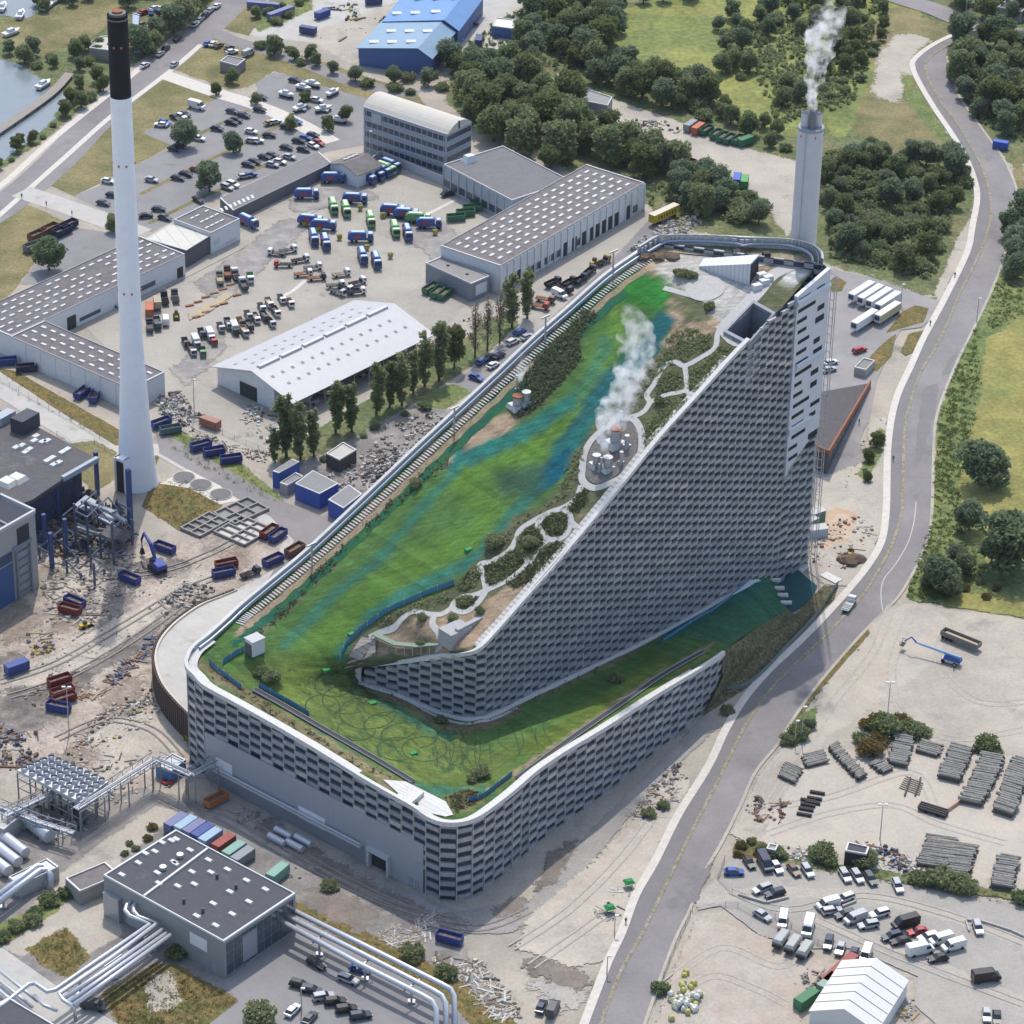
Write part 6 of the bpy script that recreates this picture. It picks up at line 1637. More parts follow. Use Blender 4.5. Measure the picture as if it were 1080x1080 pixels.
# ---- flatbed and box lorries
def lorry(kind,c,bed):
 key = ('lorry',kind,c,bed)
 if key in PROTO:return PROTO[key]
 nm = {'flat':'flatbed_truck','tip':'tipper_truck','box':'box_truck'}[kind]
 r = empty(nm,(0,0,0))
 m = paint(*CC[c])
 child(r,'cab','lo_cab',m,lambda b:sect(b,[(1.6,.6),(3.3,.6),(3.35,1.3),(3.0,2.3),(1.8,2.4),(1.6,2.2)],2.0))
 child(r,'window','lo_win',CGLASS,lambda b:(b.hexa([(3.38,-.88,1.3),(3.38,.88,1.3),(3.1,.88,1.3),(3.1,-.88,1.3)][::-1],[(3.08,-.84,2.15),(3.08,.84,2.15),(2.8,.84,2.15),(2.8,-.84,2.15)][::-1]),b.box((2.4,0,1.4),(.8,2.06,.6))))
 child(r,'chassis','lo_ch',TRIM,lambda b:b.box((-.4,0,.5),(5.8,1.0,.35)))
 bm_ = mat('bed_'+bed,{'grey':(.10,.10,.105),'rust':(.20,.10,.06),'white':(.55,.55,.53),'buff':(.36,.31,.22),'wood':(.26,.22,.17),'dark':(.03,.03,.035),'green':(.05,.18,.06)}[bed],.8,var=.25,scale=1.2)
 if kind == 'flat':
  child(r,'bed','lo_flat_'+bed,bm_,lambda b:(b.box((-1.0,0,.9),(4.6,2.1,.16)),b.box((1.25,0,1.06),(.12,2.0,.8)),[b.box((-1.0+q,0,1.06),(.14,2.0,.25))for q in(-1.9,-1.0,-.2,.6)]))
 elif kind == 'tip':
  child(r,'bed','lo_tip_'+bed,bm_,lambda b:(b.box((-1.0,0,.9),(4.6,2.1,.14)),[b.box((-1.0,s*1.02,.9),(4.6,.1,.95))for s in(-1,1)],[b.box((-1.0+s*2.28,0,.9),(.1,2.0,.95))for s in(-1,1)]))
 else:
  child(r,'box','lo_box_'+bed,bm_,lambda b:b.box((-1.0,0,.85),(4.8,2.2,2.2)))
 wheels(r,(2.4,-2.0),.88,.42,.26)
 PROTO[key] = r
 return r
def lorries(spec,where,frm,sc_=1.0,group='lorries lined up in the depot yard'):
 bedn = {'grey':'grey','rust':'rusty','white':'white','buff':'buff','wood':'wooden','dark':'black','green':'green'}
 kn = {'flat':'flatbed','tip':'tipper','box':'box'}
 labs = labels([f'{CC[c][0]}-cabbed {bedn[bd]} {kn[k]} lorry' if k!='box' else f'{CC[c][0]}-cabbed {bedn[bd]} box lorry' for _,_,_,k,c,bd in spec],where,frm,'')
 for(x,y,a,k,c,bd),lb in zip(spec,labs):
  p = g((x,y+2))
  first_use(('lorry',k,c,bd),lorry(k,c,bd),(p.x,p.y,LIFT[0]+.01),heading((x,y),a),label=lb,cat='lorry',group=group,scale=sc_)
lorries([(232,296,100,'tip','k','buff'),(240,290,100,'tip','k','rust'),(249,292,115,'flat','w','grey'),(257,302,115,'tip','w','grey'),(264,294,-80,'flat','w','green')],'above the painted bays','the chimney')
lorries([(166,322,100,'box','k','buff'),(174,317,105,'flat','k','dark'),(185,315,105,'flat','k','grey'),(158,346,95,'tip','k','grey'),(166,343,-75,'tip','d','grey')],'in the corner beside the white chimney','the chimney')
row([(175,340,95,'van','w')],'beside the yellow loader near the white chimney','x',GC)
lorries([(292,268,175,'flat','w','grey'),(304,265,10,'flat','w','grey'),(317,275,10,'flat','w','dark'),(299,280,180,'flat','r','dark'),(330,283,5,'flat','w','grey'),(320,290,5,'flat','w','rust')],'in the mid yard flatbed cluster','the office',.9)
lorries([(360,290,10,'flat','w','wood'),(334,294,5,'flat','k','rust'),(354,302,5,'flat','w','grey'),(364,305,-20,'flat','w','dark'),(377,299,15,'flat','w','dark'),(376,309,5,'tip','w','grey'),(356,309,-20,'flat','s','grey')],'in the loose cluster above the hall roof','the office',.9)
lorries([(297,316,-60,'flat','w','grey'),(306,320,-60,'flat','w','rust'),(291,330,-55,'tip','w','grey'),(284,321,-60,'tip','w','buff'),(276,325,-60,'flat','w','grey'),(279,335,-55,'tip','k','grey'),(270,337,-60,'tip','w','wood'),(262,333,-60,'flat','s','grey'),(254,340,-60,'flat','k','rust'),(263,345,-60,'tip','k','grey'),(286,341,-55,'flat','s','dark')],'in the long rank behind the hall','the ridge',.85)
lorries([(248,349,-65,'box','k','white'),(241,343,-65,'tip','s','grey'),(233,346,-65,'flat','s','grey'),(222,356,-65,'box','w','white'),(213,352,-65,'flat','d','dark'),(225,360,-65,'flat','r','dark'),(207,363,-65,'box','s','white'),(196,362,-65,'flat','k','dark'),(203,371,-65,'tip','s','grey'),(214,372,-80,'flat','n','dark'),(258,351,-60,'tip','s','buff')],'in the ragged rank beside the hall','the ridge',.88)
lorries([(600,300,30,'tip','k','dark'),(612,297,35,'tip','d','dark'),(622,288,40,'tip','g','dark'),(583,300,25,'tip','g','dark'),(595,306,-20,'flat','k','dark'),(575,317,-10,'flat','p','rust'),(569,324,-10,'flat','r','rust'),(636,277,30,'flat','y','dark')],'between warehouse and long parapet','the warehouse',.95)
lorries([(895,640,55,'flat','w','white')],'driving on the curving road by the tower','x',1.0)
lorries([(264,606,20,'flat','d','dark')],'on the site street below the long parapet','x',.9)
# ---- articulated trailers
def trailer(col):
 key = ('trailer',col)
 if key in PROTO:return PROTO[key]
 r = empty('semi_trailer',(0,0,0))
 wt = mat('trailer_white',(.62,.62,.62),.5,var=.03,scale=.4)
 child(r,'box','tr_box',wt,lambda b:b.box((0,0,1.1),(13.0,2.5,2.75)))
 child(r,'side_panel','tr_side'+col,wt if col=='white' else mat('cream_side',(.46,.40,.24),.6),lambda b:[b.box((0,s*1.26,1.2),(12.8,.06,2.5))for s in(-1,1)])
 child(r,'cooling_unit','tr_cool',mat('cooler_dark',(.05,.06,.09),.5),lambda b:b.box((6.6,0,2.0),(.45,1.7,1.5)))
 child(r,'chassis','tr_ch',TRIM,lambda b:(b.box((-.5,0,.7),(11,1.0,.4)),b.box((3.6,.8,0),(.2,.2,.8)),b.box((3.6,-.8,0),(.2,.2,.8))))
 wheels(r,(-3.0,-4.2,-5.4),1.0,.5,.35)
 PROTO[key] = r
 return r
for(x,y,c,lb)in[(908,315,'white','white refrigerated trailer at the near end of the upper four, beside the tower'),(917.5,318.5,'white','white refrigerated trailer, second of the upper four from the tower'),(926.5,322,'white','white refrigerated trailer, third of the upper four from the tower'),(936,326,'white','white refrigerated trailer, last of the upper four, towards the road'),(911,345,'white','white refrigerated trailer of the lower pair, nearer the red car'),(935.5,337,'cream','white trailer with a cream side next to the planting bed')]:
 p = g((x,y));k = ('trailer',c)
 first_use(k,trailer(c),(p.x,p.y,LIFT[0]),heading((905,345),213),label=lb,cat='trailer',group='white trailers beside the tower',scale=.92)
r = empty('curtain_trailer',(0,0,0))
child(r,'box','ct_box',mat('yellow_curtain',(.42,.29,.02),.6),lambda b:b.box((0,0,1.1),(12.5,2.5,2.7)))
child(r,'roof','ct_roof',mat('cream_top',(.55,.5,.38),.7),lambda b:b.box((0,0,3.81),(12.5,2.5,.06)))
child(r,'lettering','ct_let',mat('dark_lettering',(.05,.04,.02),.7),lambda b:[b.box((-4+k*1.35,-1.27,1.8),(.75 if k%2 else .45,.05,1.2))for k in range(7)])
wheels(r,(-3,-4.2,4.4),1.0,.5,.35)
p = g((700,233));r.location = (p.x,p.y,LIFT[0]);r.rotation_euler = (0,0,heading((700,233),25));tag(r,'yellow curtain-sided trailer parked past the end of the depot warehouse','trailer')
r = empty('dump_trailer',(0,0,0))
MT = mat('muddy_steel',(.20,.19,.165),.8,var=.25,scale=1)
child(r,'body','dt_b',MT,lambda b:(b.box((0,0,1.0),(11,2.3,.2)),[b.box((0,s*1.15,1.0),(11,.15,1.3),0)for s in(-1,1)],[b.box((s*5.45,0,1.0),(.15,2.3,1.3))for s in(-1,1)]))
child(r,'load','dt_l',mat('buff_load',(.42,.34,.24),.9,var=.2,scale=1),lambda b:b.box((0,0,1.2),(10.4,1.9,.35),0,.9))
wheels(r,(-2.4,-3.6,-4.8),.95,.48,.3)
p = g((1013,680));r.location = (p.x,p.y,LIFT[0]);r.rotation_euler = (0,0,heading((1013,680),-22));tag(r,'long muddy open-topped trailer on the bare gravel by the boom lift','trailer')
r = empty('container_trailer',(0,0,0))
child(r,'tank','bw_t',mat('grey_tarpaulin',(.40,.40,.37),.8,var=.15,scale=1),lambda b:sect(b,[(-2.2,.7),(-2.3,1.6),(-2.0,2.1),(2.0,2.1),(2.3,1.6),(2.2,.7)],[1.9,2.1,1.5,1.5,2.1,1.9]))
child(r,'gear','bw_g',TRIM,lambda b:(b.box((2.4,0,.6),(.5,1.8,.8)),b.box((0,0,.4),(4.4,1.2,.3))))
child(r,'drawbar','bw_d',TRIM,lambda b:b.box((3.2,0,.5),(1.4,.15,.15)))
wheels(r,(-.5,.5),1.0,.4,.25)
for(x,y,lb)in[(823.5,996,'grey covered trailer nearest the entrance fence'),(836,1001.5,'grey covered trailer between its two twins'),(848.5,1007.5,'grey covered trailer nearest the red container')]:
 p = g((x,y));first_use('bw',r,(p.x,p.y,LIFT[0]),heading((836,1000),235),label=lb,cat='trailer',group='three covered trailers',scale=1.15)
# ---- open skips and closed containers
def skip(c):
 key = ('skip',c)
 if key in PROTO:return PROTO[key]
 r = empty('open_skip',(0,0,0))
 cols = {'blue':(.035,.055,.22),'red':(.20,.03,.03),'green':(.04,.15,.08),'rust':(.17,.075,.05),'teal':(.08,.14,.17),'orange':(.45,.16,.06),'grey':(.15,.15,.15),'navy':(.025,.03,.07)}
 m = mat('skip_'+c,cols[c],.6,var=.2,scale=.8)
 child(r,'shell','sk_shell',m,lambda b:(b.box((0,0,.2),(6.0,2.3,.15)),[b.hexa([(-3,s*1.05,.2),(3,s*1.05,.2),(3,s*1.15,.2),(-3,s*1.15,.2)],[(-3,s*1.08,2.0),(3,s*1.08,2.0),(3,s*1.2,2.0),(-3,s*1.2,2.0)])for s in(-1,1)],[b.box((s*2.97,0,.2),(.1,2.2,1.8))for s in(-1,1)]))
 child(r,'rib','sk_rib',m,lambda b:[b.box((-2.6+k*.74,s*1.2,.25),(.12,.16,1.7))for k in range(8)for s in(-1,1)])['kind'] = 'stuff'
 child(r,'load','sk_load',mat('skip_load',(.10,.07,.055),.95,var=.5,scale=1.5,col2=(.2,.17,.14)),lambda b:b.box((0,0,.35),(5.8,2.0,.8),0,.97))
 child(r,'runner','sk_run',TRIM,lambda b:[b.box((0,s*.6,0),(6.2,.18,.2))for s in(-1,1)])
 PROTO[key] = r
 return r
def skips(spec,sc_=1.0):
 for(x,y,a,c,lb)in spec:
  p = g((x,y+2));first_use(('skip',c),skip(c),(p.x,p.y,LIFT[0]+.01),heading((x,y),a),label=lb,cat='skip',group='open skips',scale=sc_)
def cont(c,L_=6.0,nm='shipping_container'):
 key = ('cont',c,L_)
 if key in PROTO:return PROTO[key]
 r = empty(nm,(0,0,0))
 cols = {'blue':(.05,.08,.25),'pale':(.28,.40,.50),'navy':(.06,.07,.16),'red':(.28,.07,.06),'green':(.05,.17,.08),'teal':(.20,.36,.30),'orange':(.40,.12,.06),'white':(.55,.55,.53),'grey':(.24,.26,.28),'lilac':(.16,.17,.30),'mint':(.24,.32,.25),'bright':(.05,.11,.42),'lime':(.08,.28,.08),'brick':(.30,.14,.10),'buff':(.34,.24,.18)}
 m = mat('container_'+c,cols[c],.6,var=.12,scale=.7)
 def box(b):
  n = int(L_/.5)
  for s in(-1,1):
   ys = [s*(1.2 if k%2 else 1.14)for k in range(n+1)]
  b.box((0,0,.1),(L_,2.35,2.45))
  for k in range(n):
   for s in(-1,1):b.box((-L_/2+.3+k*(L_-.6)/max(1,n-1),s*1.2,.25),(.2,.1,2.15))
 child(r,'shell',('ct',L_),m,box)
 child(r,'door',('cd',L_),m,lambda b:[b.box((L_/2+.03,s*.58,.2),(.06,1.1,2.25))for s in(-1,1)])
 child(r,'corner_frame',('cf',L_),mat('container_frame_'+c,tuple(x*.7 for x in cols[c]),.6),lambda b:[b.box((s*(L_/2-.05),q*1.17,.05),(.16,.16,2.6))for s in(-1,1)for q in(-1,1)])
 PROTO[key] = r
 return r
def conts(spec,sc_=1.0,group='shipping containers'):
 for(x,y,a,c,L_,z,lb)in spec:
  p = g((x,y+2));first_use(('cont',c,L_),cont(c,L_),(p.x,p.y,LIFT[0]+.01+z),heading((x,y),a),label=lb,cat='container',group=group,scale=sc_)
skips([(174,580,-20,'blue','blue skip beside the excavator'),(137,612,-22,'blue','empty blue skip left on the rubble by the excavator'),(79,637,-22,'blue','blue skip touching a red one on the rubble'),(74,645,-15,'red','red skip full of timber, touching a blue one'),(239,597,12,'red','dark red skip behind a blue one near the ramp'),(236,606,12,'blue','blue skip full of rubble in front of a red one near the ramp'),(284,563,35,'red','dark red skip at the head of the site street'),(293,567,35,'blue','blue skip beside a dark red one at the street head'),(288,593,25,'blue','blue skip heaped with scrap below the street head'),(311,582,30,'rust','rusty low skip in the bend of the site street'),(63,720,18,'red','red skip at the back of the four in a stack'),(66,732,18,'red','red skip, second of the four side by side'),(68,739,18,'red','red skip, third of the four side by side'),(62,748,-12,'blue','blue skip at the near end of the four side by side'),(170,448,20,'blue','blue skip of rusty scrap right beside the white chimney'),(180,455,10,'teal','dull teal skip of rusty scrap near the chimney'),(212,472,15,'blue','blue skip, first of three by the depot road'),(226,478,10,'blue','blue skip, middle of three by the depot road'),(244,486,8,'blue','blue skip of sand, last of three by the depot road'),(7,383,5,'blue','blue skip at the foot of the workshop wall, at the frame edge'),(28,390,5,'navy','navy skip of scrap by the workshop wall'),(87,416,35,'blue','blue skip lying slantwise on the verge by the workshop'),(100,420,65,'blue','blue skip end-on to the lane by the workshop'),(474,992,-15,'blue','deep blue skip of scrap on the dusty yard by the pipes'),(228,846,28,'orange','orange skip at the foot of the front wall')])
skips([(481,231,5,'green','green skip at the front of the four by the warehouse'),(491,226,5,'green','green skip, second of the four by the warehouse'),(498,221,5,'green','green skip, third of the four by the warehouse'),(505,216,5,'green','green skip at the back of the four by the warehouse'),(454,306,30,'green','green skip nearest the wall of the grey annex'),(461,310,40,'green','green skip standing second at the grey annex'),(469,312,40,'green','dark green skip at the corner of the grey annex')],1.0)
skips([(745,139,30,'green','green skip beside the orange container on the sandy lane'),(755,143,35,'green','green skip, second in the row on the sandy lane'),(762,146,35,'green','green skip, third in the row on the sandy lane'),(769,148,35,'green','green skip, fourth in the row on the sandy lane'),(778,149,35,'green','green skip, fifth in the row on the sandy lane'),(720,172,35,'rust','rusty skip, first of four at the lane hedge'),(727,175,35,'rust','rusty skip, second of four at the lane hedge'),(734,178,35,'rust','rusty skip, third of four at the lane hedge'),(740,181,35,'grey','grey skip, last of four at the lane hedge')])
skips([(40,250,25,'rust','long rusty skip on the dry lawn, first of the two rows'),(52,244,25,'rust','rusty skip behind another on the dry lawn'),(66,246,25,'navy','navy skip at the corner of the dry lawn'),(72,240,25,'navy','navy skip at the far end of the dry lawn row'),(36,262,20,'grey','grey skip at the near end of the dry lawn row')],1.15)
conts([(186,872,35,'lilac',6,0,'slate blue container at the far end of the row behind the pump house'),(196,875,35,'pale',6,0,'pale blue container next to the slate one behind the pump house'),(205,879,35,'lilac',6,0,'blue container in the row behind the pump house, before the navy one'),(214,883,35,'blue',6,0,'deep blue container in the row behind the pump house'),(222,888,35,'pale',6,0,'pale blue container right before the red one behind the pump house'),(236,894,35,'red',6,0,'brick red container in the row behind the pump house'),(247,902,35,'teal',6,0,'dull teal container half hidden behind the pump house corner'),(256,908,35,'grey',6,0,'grey container behind the pump house roof edge'),(293,925,40,'teal',6,0,'mint green container standing alone by the muddy track')])
conts([(158,329,90,'orange',6,0,'orange-red container beside the white chimney'),(736,138,35,'orange',6,0,'orange container with a white top on the sandy lane'),(728,135,35,'grey',6,0,'grey container behind the orange one on the sandy lane'),(786,151,20,'green',6,0,'closed green container at the end of the sandy lane row'),(777,192,80,'bright',6,0,'bright blue container at the lane hedge'),(785,194,80,'lime',6,0,'bright green container beside a blue one at the lane hedge'),(222,449,-20,'brick',6,0,'faded red and yellow container at the depot fence'),(18,707,20,'blue',6,0,'blue site container with a pale top near the boiler house'),(885,1028,42,'red',12,0,'long red container along the back of the marquee'),(873,1042,42,'mint',6,0,'faded green container wedged beside the marquee'),(850,1058,35,'green',6,0,'dark green container at the rear corner of the marquee'),(278,8,-5,'lilac',12,0,'long slate blue container at the top edge, farther one'),(296,16,20,'lilac',12,0,'long slate blue container at the top edge, nearer one'),(340,17,20,'blue',6,0,'blue container tank shed by the yellow pipes'),(325,34,-10,'navy',6,0,'small navy container at the junk yard fence'),(394,3,5,'navy',6,0,'dark container at the top edge beside the blue hall'),(400,56,60,'brick',6,0,'brown container at the foot of the blue hall'),(505,45,80,'navy',6,0,'black container near the blue halls'),(1055,155,-10,'bright',5,0,'small blue container by the curving road')])
CABW = mat('cabin_blue',(.035,.09,.34),.5,var=.08,scale=.4)
CABR = mat('cabin_grey_roof',(.22,.22,.22),.9,var=.1,scale=.4)
for pts_,lab in(([(287.5,497),(294,499),(316,487),(308,484)],'narrow blue site cabin, the farthest of the three'),([(311,510),(337,521),(357,510),(330,496)],'largest blue site cabin, with round white signs, in the middle'),([(346,527),(362,536),(382,521),(368,511)],'blue site cabin nearest to the long parapet')):
 root,rf_,q = shed('site_cabin',[g(p,5)for p in pts_],5,lab,CABW,CABR,cat='cabin',eave=.08,group='blue site cabins')
 A,B = side(q,pts_[0],pts_[1])
 on_face(root,A,B,[(.1,.3,3,4.2),(.45,.65,3,4.2),(.8,.92,.2,2.2)],'window',mat('cabin_window',(.45,.47,.5),.4))
 A,B = side(q,pts_[1],pts_[2])
 on_face(root,A,B,[(.15,.4,3,4.2),(.6,.85,3,4.2)],'window',MATS['cabin_window'])
shed('grey_site_hut',[g(p,3)for p in((295,510),(303,513),(320,503),(312,499))],3,'low grey hut between two blue site cabins',mat('hut_grey',(.3,.31,.32),.7),CABR,cat='cabin')
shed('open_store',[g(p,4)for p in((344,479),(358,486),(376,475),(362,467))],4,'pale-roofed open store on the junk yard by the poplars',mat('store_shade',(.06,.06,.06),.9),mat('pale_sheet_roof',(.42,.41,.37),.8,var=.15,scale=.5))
r = empty('excavator',(0,0,0))
EXB = mat('excavator_blue',(.035,.06,.26),.5,var=.1,scale=1)
child(r,'upper_body','ex1',EXB,lambda b:(b.box((-.6,0,1.15),(3.6,2.6,1.2),0,.9),b.box((-2.2,0,1.2),(.9,2.6,1.1),0,.9)))
child(r,'cab','ex2',CGLASS,lambda b:b.box((.7,.8,1.2),(1.5,1.0,1.7),0,.85))
child(r,'track','ex3',TRIM,lambda b:b.box((0,1.2,0),(4.2,.6,.95),0,.95))
child(r,'track','ex3b',TRIM,lambda b:b.box((0,-1.2,0),(4.2,.6,.95),0,.95))
bo = child(r,'boom','ex4',EXB,lambda b:b.tube([(1.0,-.2,1.8),(3.2,-.2,5.2),(6.2,-.2,6.6)],[.42,.5,.32],6))
child(r,'stick','ex5',EXB,lambda b:b.tube([(6.1,-.2,6.7),(7.6,-.2,4.2),(7.4,-.2,2.0)],[.32,.28,.2],6))
child(r,'grab','ex6',TRIM,lambda b:(b.hexa([(6.9,-.7,.5),(8.0,-.7,.5),(8.0,.3,.5),(6.9,.3,.5)],[(7.2,-.4,2.0),(7.7,-.4,2.0),(7.7,0,2.0),(7.2,0,2.0)])))
p = g((166,602));r.location = (p.x,p.y,LIFT[0]);r.rotation_euler = (0,0,heading((166,602),138));r.scale = (1.15,)*3;tag(r,'blue crawler excavator with raised boom working on the demolition rubble','excavator')
def loader(px,a,lab,c=(.50,.33,.03),s=.8):
 r = empty('wheel_loader',g(px),lab,'loader',None,heading(px,a));r.scale = (s,)*3
 m = mat('machine_yellow',c,.5)
 child(r,'body','wl1',m,lambda b:(b.box((-1.0,0,.8),(2.8,1.8,1.0),0,.9),b.box((1.2,0,.7),(1.6,1.2,.6))))
 child(r,'cab','wl2',CGLASS,lambda b:b.box((-.1,0,1.7),(1.3,1.5,1.3),0,.85))
 child(r,'bucket','wl3',TRIM,lambda b:b.hexa([(2.4,-1.2,.1),(3.4,-1.2,.1),(3.4,1.2,.1),(2.4,1.2,.1)],[(2.3,-1.2,1.1),(2.6,-1.2,1.1),(2.6,1.2,1.1),(2.3,1.2,1.1)]))
 wheels(r,(1.3,-1.3),.95,.65,.5)
loader((186,335),-85,'yellow wheel loader among lorries by the white chimney')
loader((90,662),20,'yellow loader on the rubble by the boiler house',s=.7)
loader((627,279),30,'yellow loader beside the tippers below the warehouse')
loader((198,778),90,'yellow loader at the foot of the curved ramp wall',s=.7)
loader((897,585),80,'yellow loader on the earth mound beside the road',s=.7)
r = empty('boom_lift',(0,0,0))
BL = mat('lift_blue',(.03,.09,.34),.4)
child(r,'chassis','bl1',mat('lift_white',(.5,.5,.5),.5),lambda b:b.box((0,0,.5),(4.2,2.2,.6)))
child(r,'turret','bl2',BL,lambda b:(b.box((-.6,0,1.1),(4.6,1.9,1.0),0,.92)))
child(r,'boom','bl3',mat('lift_boom',(.22,.36,.55),.4),lambda b:b.tube([(-2.8,.2,2.3),(4.0,.2,2.8),(9.4,.2,3.2)],[.42,.34,.26],6))
child(r,'jib','bl4',BL,lambda b:b.tube([(9.4,.2,3.2),(10.8,.2,4.4),(12.6,.2,2.6)],[.26,.2,.16],6))
child(r,'basket','bl5',TRIM,lambda b:([b.box((13.0+s*.5,.2+q*.9,1.6),(.08,.08,1.2))for s in(-1,1)for q in(-1,1)],b.box((13.0,.2,1.5),(1.1,2.0,.1)),[b.box((13.0,.2+q*.9,2.7),(1.1,.08,.08))for q in(-1,1)]))
wheels(r,(1.6,-1.6),1.0,.55,.4)
p = g((1002,700));r.location = (p.x,p.y,LIFT[0]);r.rotation_euler = (0,0,heading((1002,700),164));tag(r,'blue telescopic boom lift with its jib lowered on bare gravel','boom lift')
def boat(px,a,lab,s=1.0,z=.7,grp='boats'):
 r = PROTO.get('boat')
 if r is None:
  r = PROTO['boat'] = empty('motorboat',(0,0,0))
  child(r,'hull','bt1',paint('boat_white',(.62,.62,.61)),lambda b:b.hexa([(-2.6,-.7,0),(1.6,-.6,0),(2.4,0,.2),(1.6,.6,0),(-2.6,.7,0)],[(-2.8,-1.05,.95),(1.5,-1.0,1.0),(3.3,0,1.15),(1.5,1.0,1.0),(-2.8,1.05,.95)]))
  child(r,'cabin','bt2',paint('boat_cabin',(.5,.52,.55)),lambda b:b.box((-.2,0,.95),(2.4,1.4,.8),0,.8))
  child(r,'trailer','bt3',TRIM,lambda b:b.box((0,0,-.6),(5.5,.9,.5)))
 p = g(px);first_use('boat',r,(p.x,p.y,z),heading(px,a),label=lab,cat='boat',group=grp,scale=s)
for px,a,lab in(((320,96),-15,'white boat on a trailer, first of three by the footpath head'),((330,92),-15,'white boat on a trailer between two others'),((351,101),25,'white boat on a trailer beside the pale yard'),((357,130),-10,'white boat on a trailer near the office block'),((302,103),-15,'white boat on a trailer by the planted island'),((317,117),20,'white boat parked among cars south of the footpath'),((341,118),10,'white boat at the shrub bed corner')):
 boat(px,a,lab,1.05,.9,'boats on trailers')
for px,a,lab in(((12,37),20,'white boat hauled out on the harbour lawn'),((46,92),30,'white launch moored at the harbour jetty'),((3,10),60,'moored boat at the frame corner'),((22,18),60,'white boat moored below the harbour lawn'),((57,4),30,'white boat at the top edge of the harbour'),((50,9),30,'white boat second from the top edge of the harbour')):
 boat(px,a,lab,1.3,.35,'harbour boats')
# ------------------------------------------------------------------ trees and shrubs
def leafmat(name,c1,c2,c3,scale=.5):
 m = bpy.data.materials.new(name);m.use_nodes = True
 nt = m.node_tree;N,L = nt.nodes,nt.links;b = N['Principled BSDF']
 b.inputs['Roughness'].default_value = .65;b.inputs['Specular IOR Level'].default_value = .25
 oi = N.new('ShaderNodeObjectInfo');geo = N.new('ShaderNodeNewGeometry')
 nz = N.new('ShaderNodeTexNoise');nz.inputs['Scale'].default_value = scale;nz.inputs['Detail'].default_value = 4;L.new(geo.outputs['Position'],nz.inputs['Vector'])
 r = N.new('ShaderNodeMapRange');r.inputs['From Min'].default_value = .38;r.inputs['From Max'].default_value = .64;L.new(nz.outputs['Fac'],r.inputs['Value'])
 a = N.new('ShaderNodeMix');a.data_type = 'RGBA';L.new(r.outputs[0],a.inputs[0]);a.inputs[6].default_value = (*c1,1);a.inputs[7].default_value = (*c2,1)
 q = N.new('ShaderNodeMix');q.data_type = 'RGBA';q.inputs[7].default_value = (*c3,1)
 h = N.new('ShaderNodeMath');h.operation = 'MULTIPLY';L.new(oi.outputs['Random'],h.inputs[0]);h.inputs[1].default_value = .9
 L.new(h.outputs[0],q.inputs[0]);L.new(a.outputs[2],q.inputs[6]);L.new(q.outputs[2],b.inputs['Base Color'])
 tr = N.new('ShaderNodeBsdfTranslucent');L.new(q.outputs[2],tr.inputs[0]);mx = N.new('ShaderNodeMixShader');mx.inputs[0].default_value = .5
 out = N['Material Output'];L.new(b.outputs[0],mx.inputs[1]);L.new(tr.outputs[0],mx.inputs[2]);L.new(mx.outputs[0],out.inputs[0])
 return m
LEAF = leafmat('leaves',(.15,.20,.09),(.215,.265,.11),(.29,.31,.16))
LEAFD = leafmat('dark_leaves',(.125,.175,.10),(.18,.235,.115),(.22,.27,.17))
LEAFL = leafmat('pale_leaves',(.137,.173,.058),(.179,.200,.074),(.158,.179,.079))
LEAFO = leafmat('ochre_leaves',(.20,.14,.045),(.13,.13,.04),(.22,.17,.07),.3)
LEAFG = leafmat('grey_green_leaves',(.176,.203,.128),(.243,.250,.169),(.135,.169,.088))
BARK = mat('bark',(.10,.08,.06),.95,var=.3,scale=2)
TWIG = mat('bare_twigs',(.10,.085,.07),.95,var=.3,scale=2)
def leafquads(pts,size,rn):
 """one leaf clump, a bent pair of quads, at each point"""
 n = len(pts)
 P = np.asarray(pts)
 a = rn.normal(size=(n,3));a/=np.linalg.norm(a,axis=1)[:,None]
 b_ = rn.normal(size=(n,3));b_-=(a*b_).sum(1)[:,None]*a;b_/=np.linalg.norm(b_,axis=1)[:,None]
 s = size*rn.uniform(.6,1.3,(n,1))
 c0,c1,c2,c3 = P-a*s-b_*s*.6,P+a*s*.2-b_*s*.8,P+a*s+b_*s*.5,P-a*s*.3+b_*s*.7
 V = np.stack([c0,c1,c2,c3],1).reshape(-1,3)
 F = np.arange(4*n).reshape(-1,4)
 return V.tolist(),F.tolist()
def crown_pts(rn,lobes,n,shell=.55):
 out = []
 w = np.array([l[3]**2*l[4]for l in lobes]);w = w/w.sum()
 for(x,y,z,rx,rz),k in zip(lobes,rn.multinomial(n,w)):
  d = rn.normal(size=(k,3));d/=np.linalg.norm(d,axis=1)[:,None]
  r = (shell+(1-shell)*rn.uniform(0,1,(k,1)))*(1+rn.normal(0,.07,(k,1)))
  out.append(d*r*np.array([rx,rx,rz])+np.array([x,y,z]))
 return np.concatenate(out)
TPROTO = {}
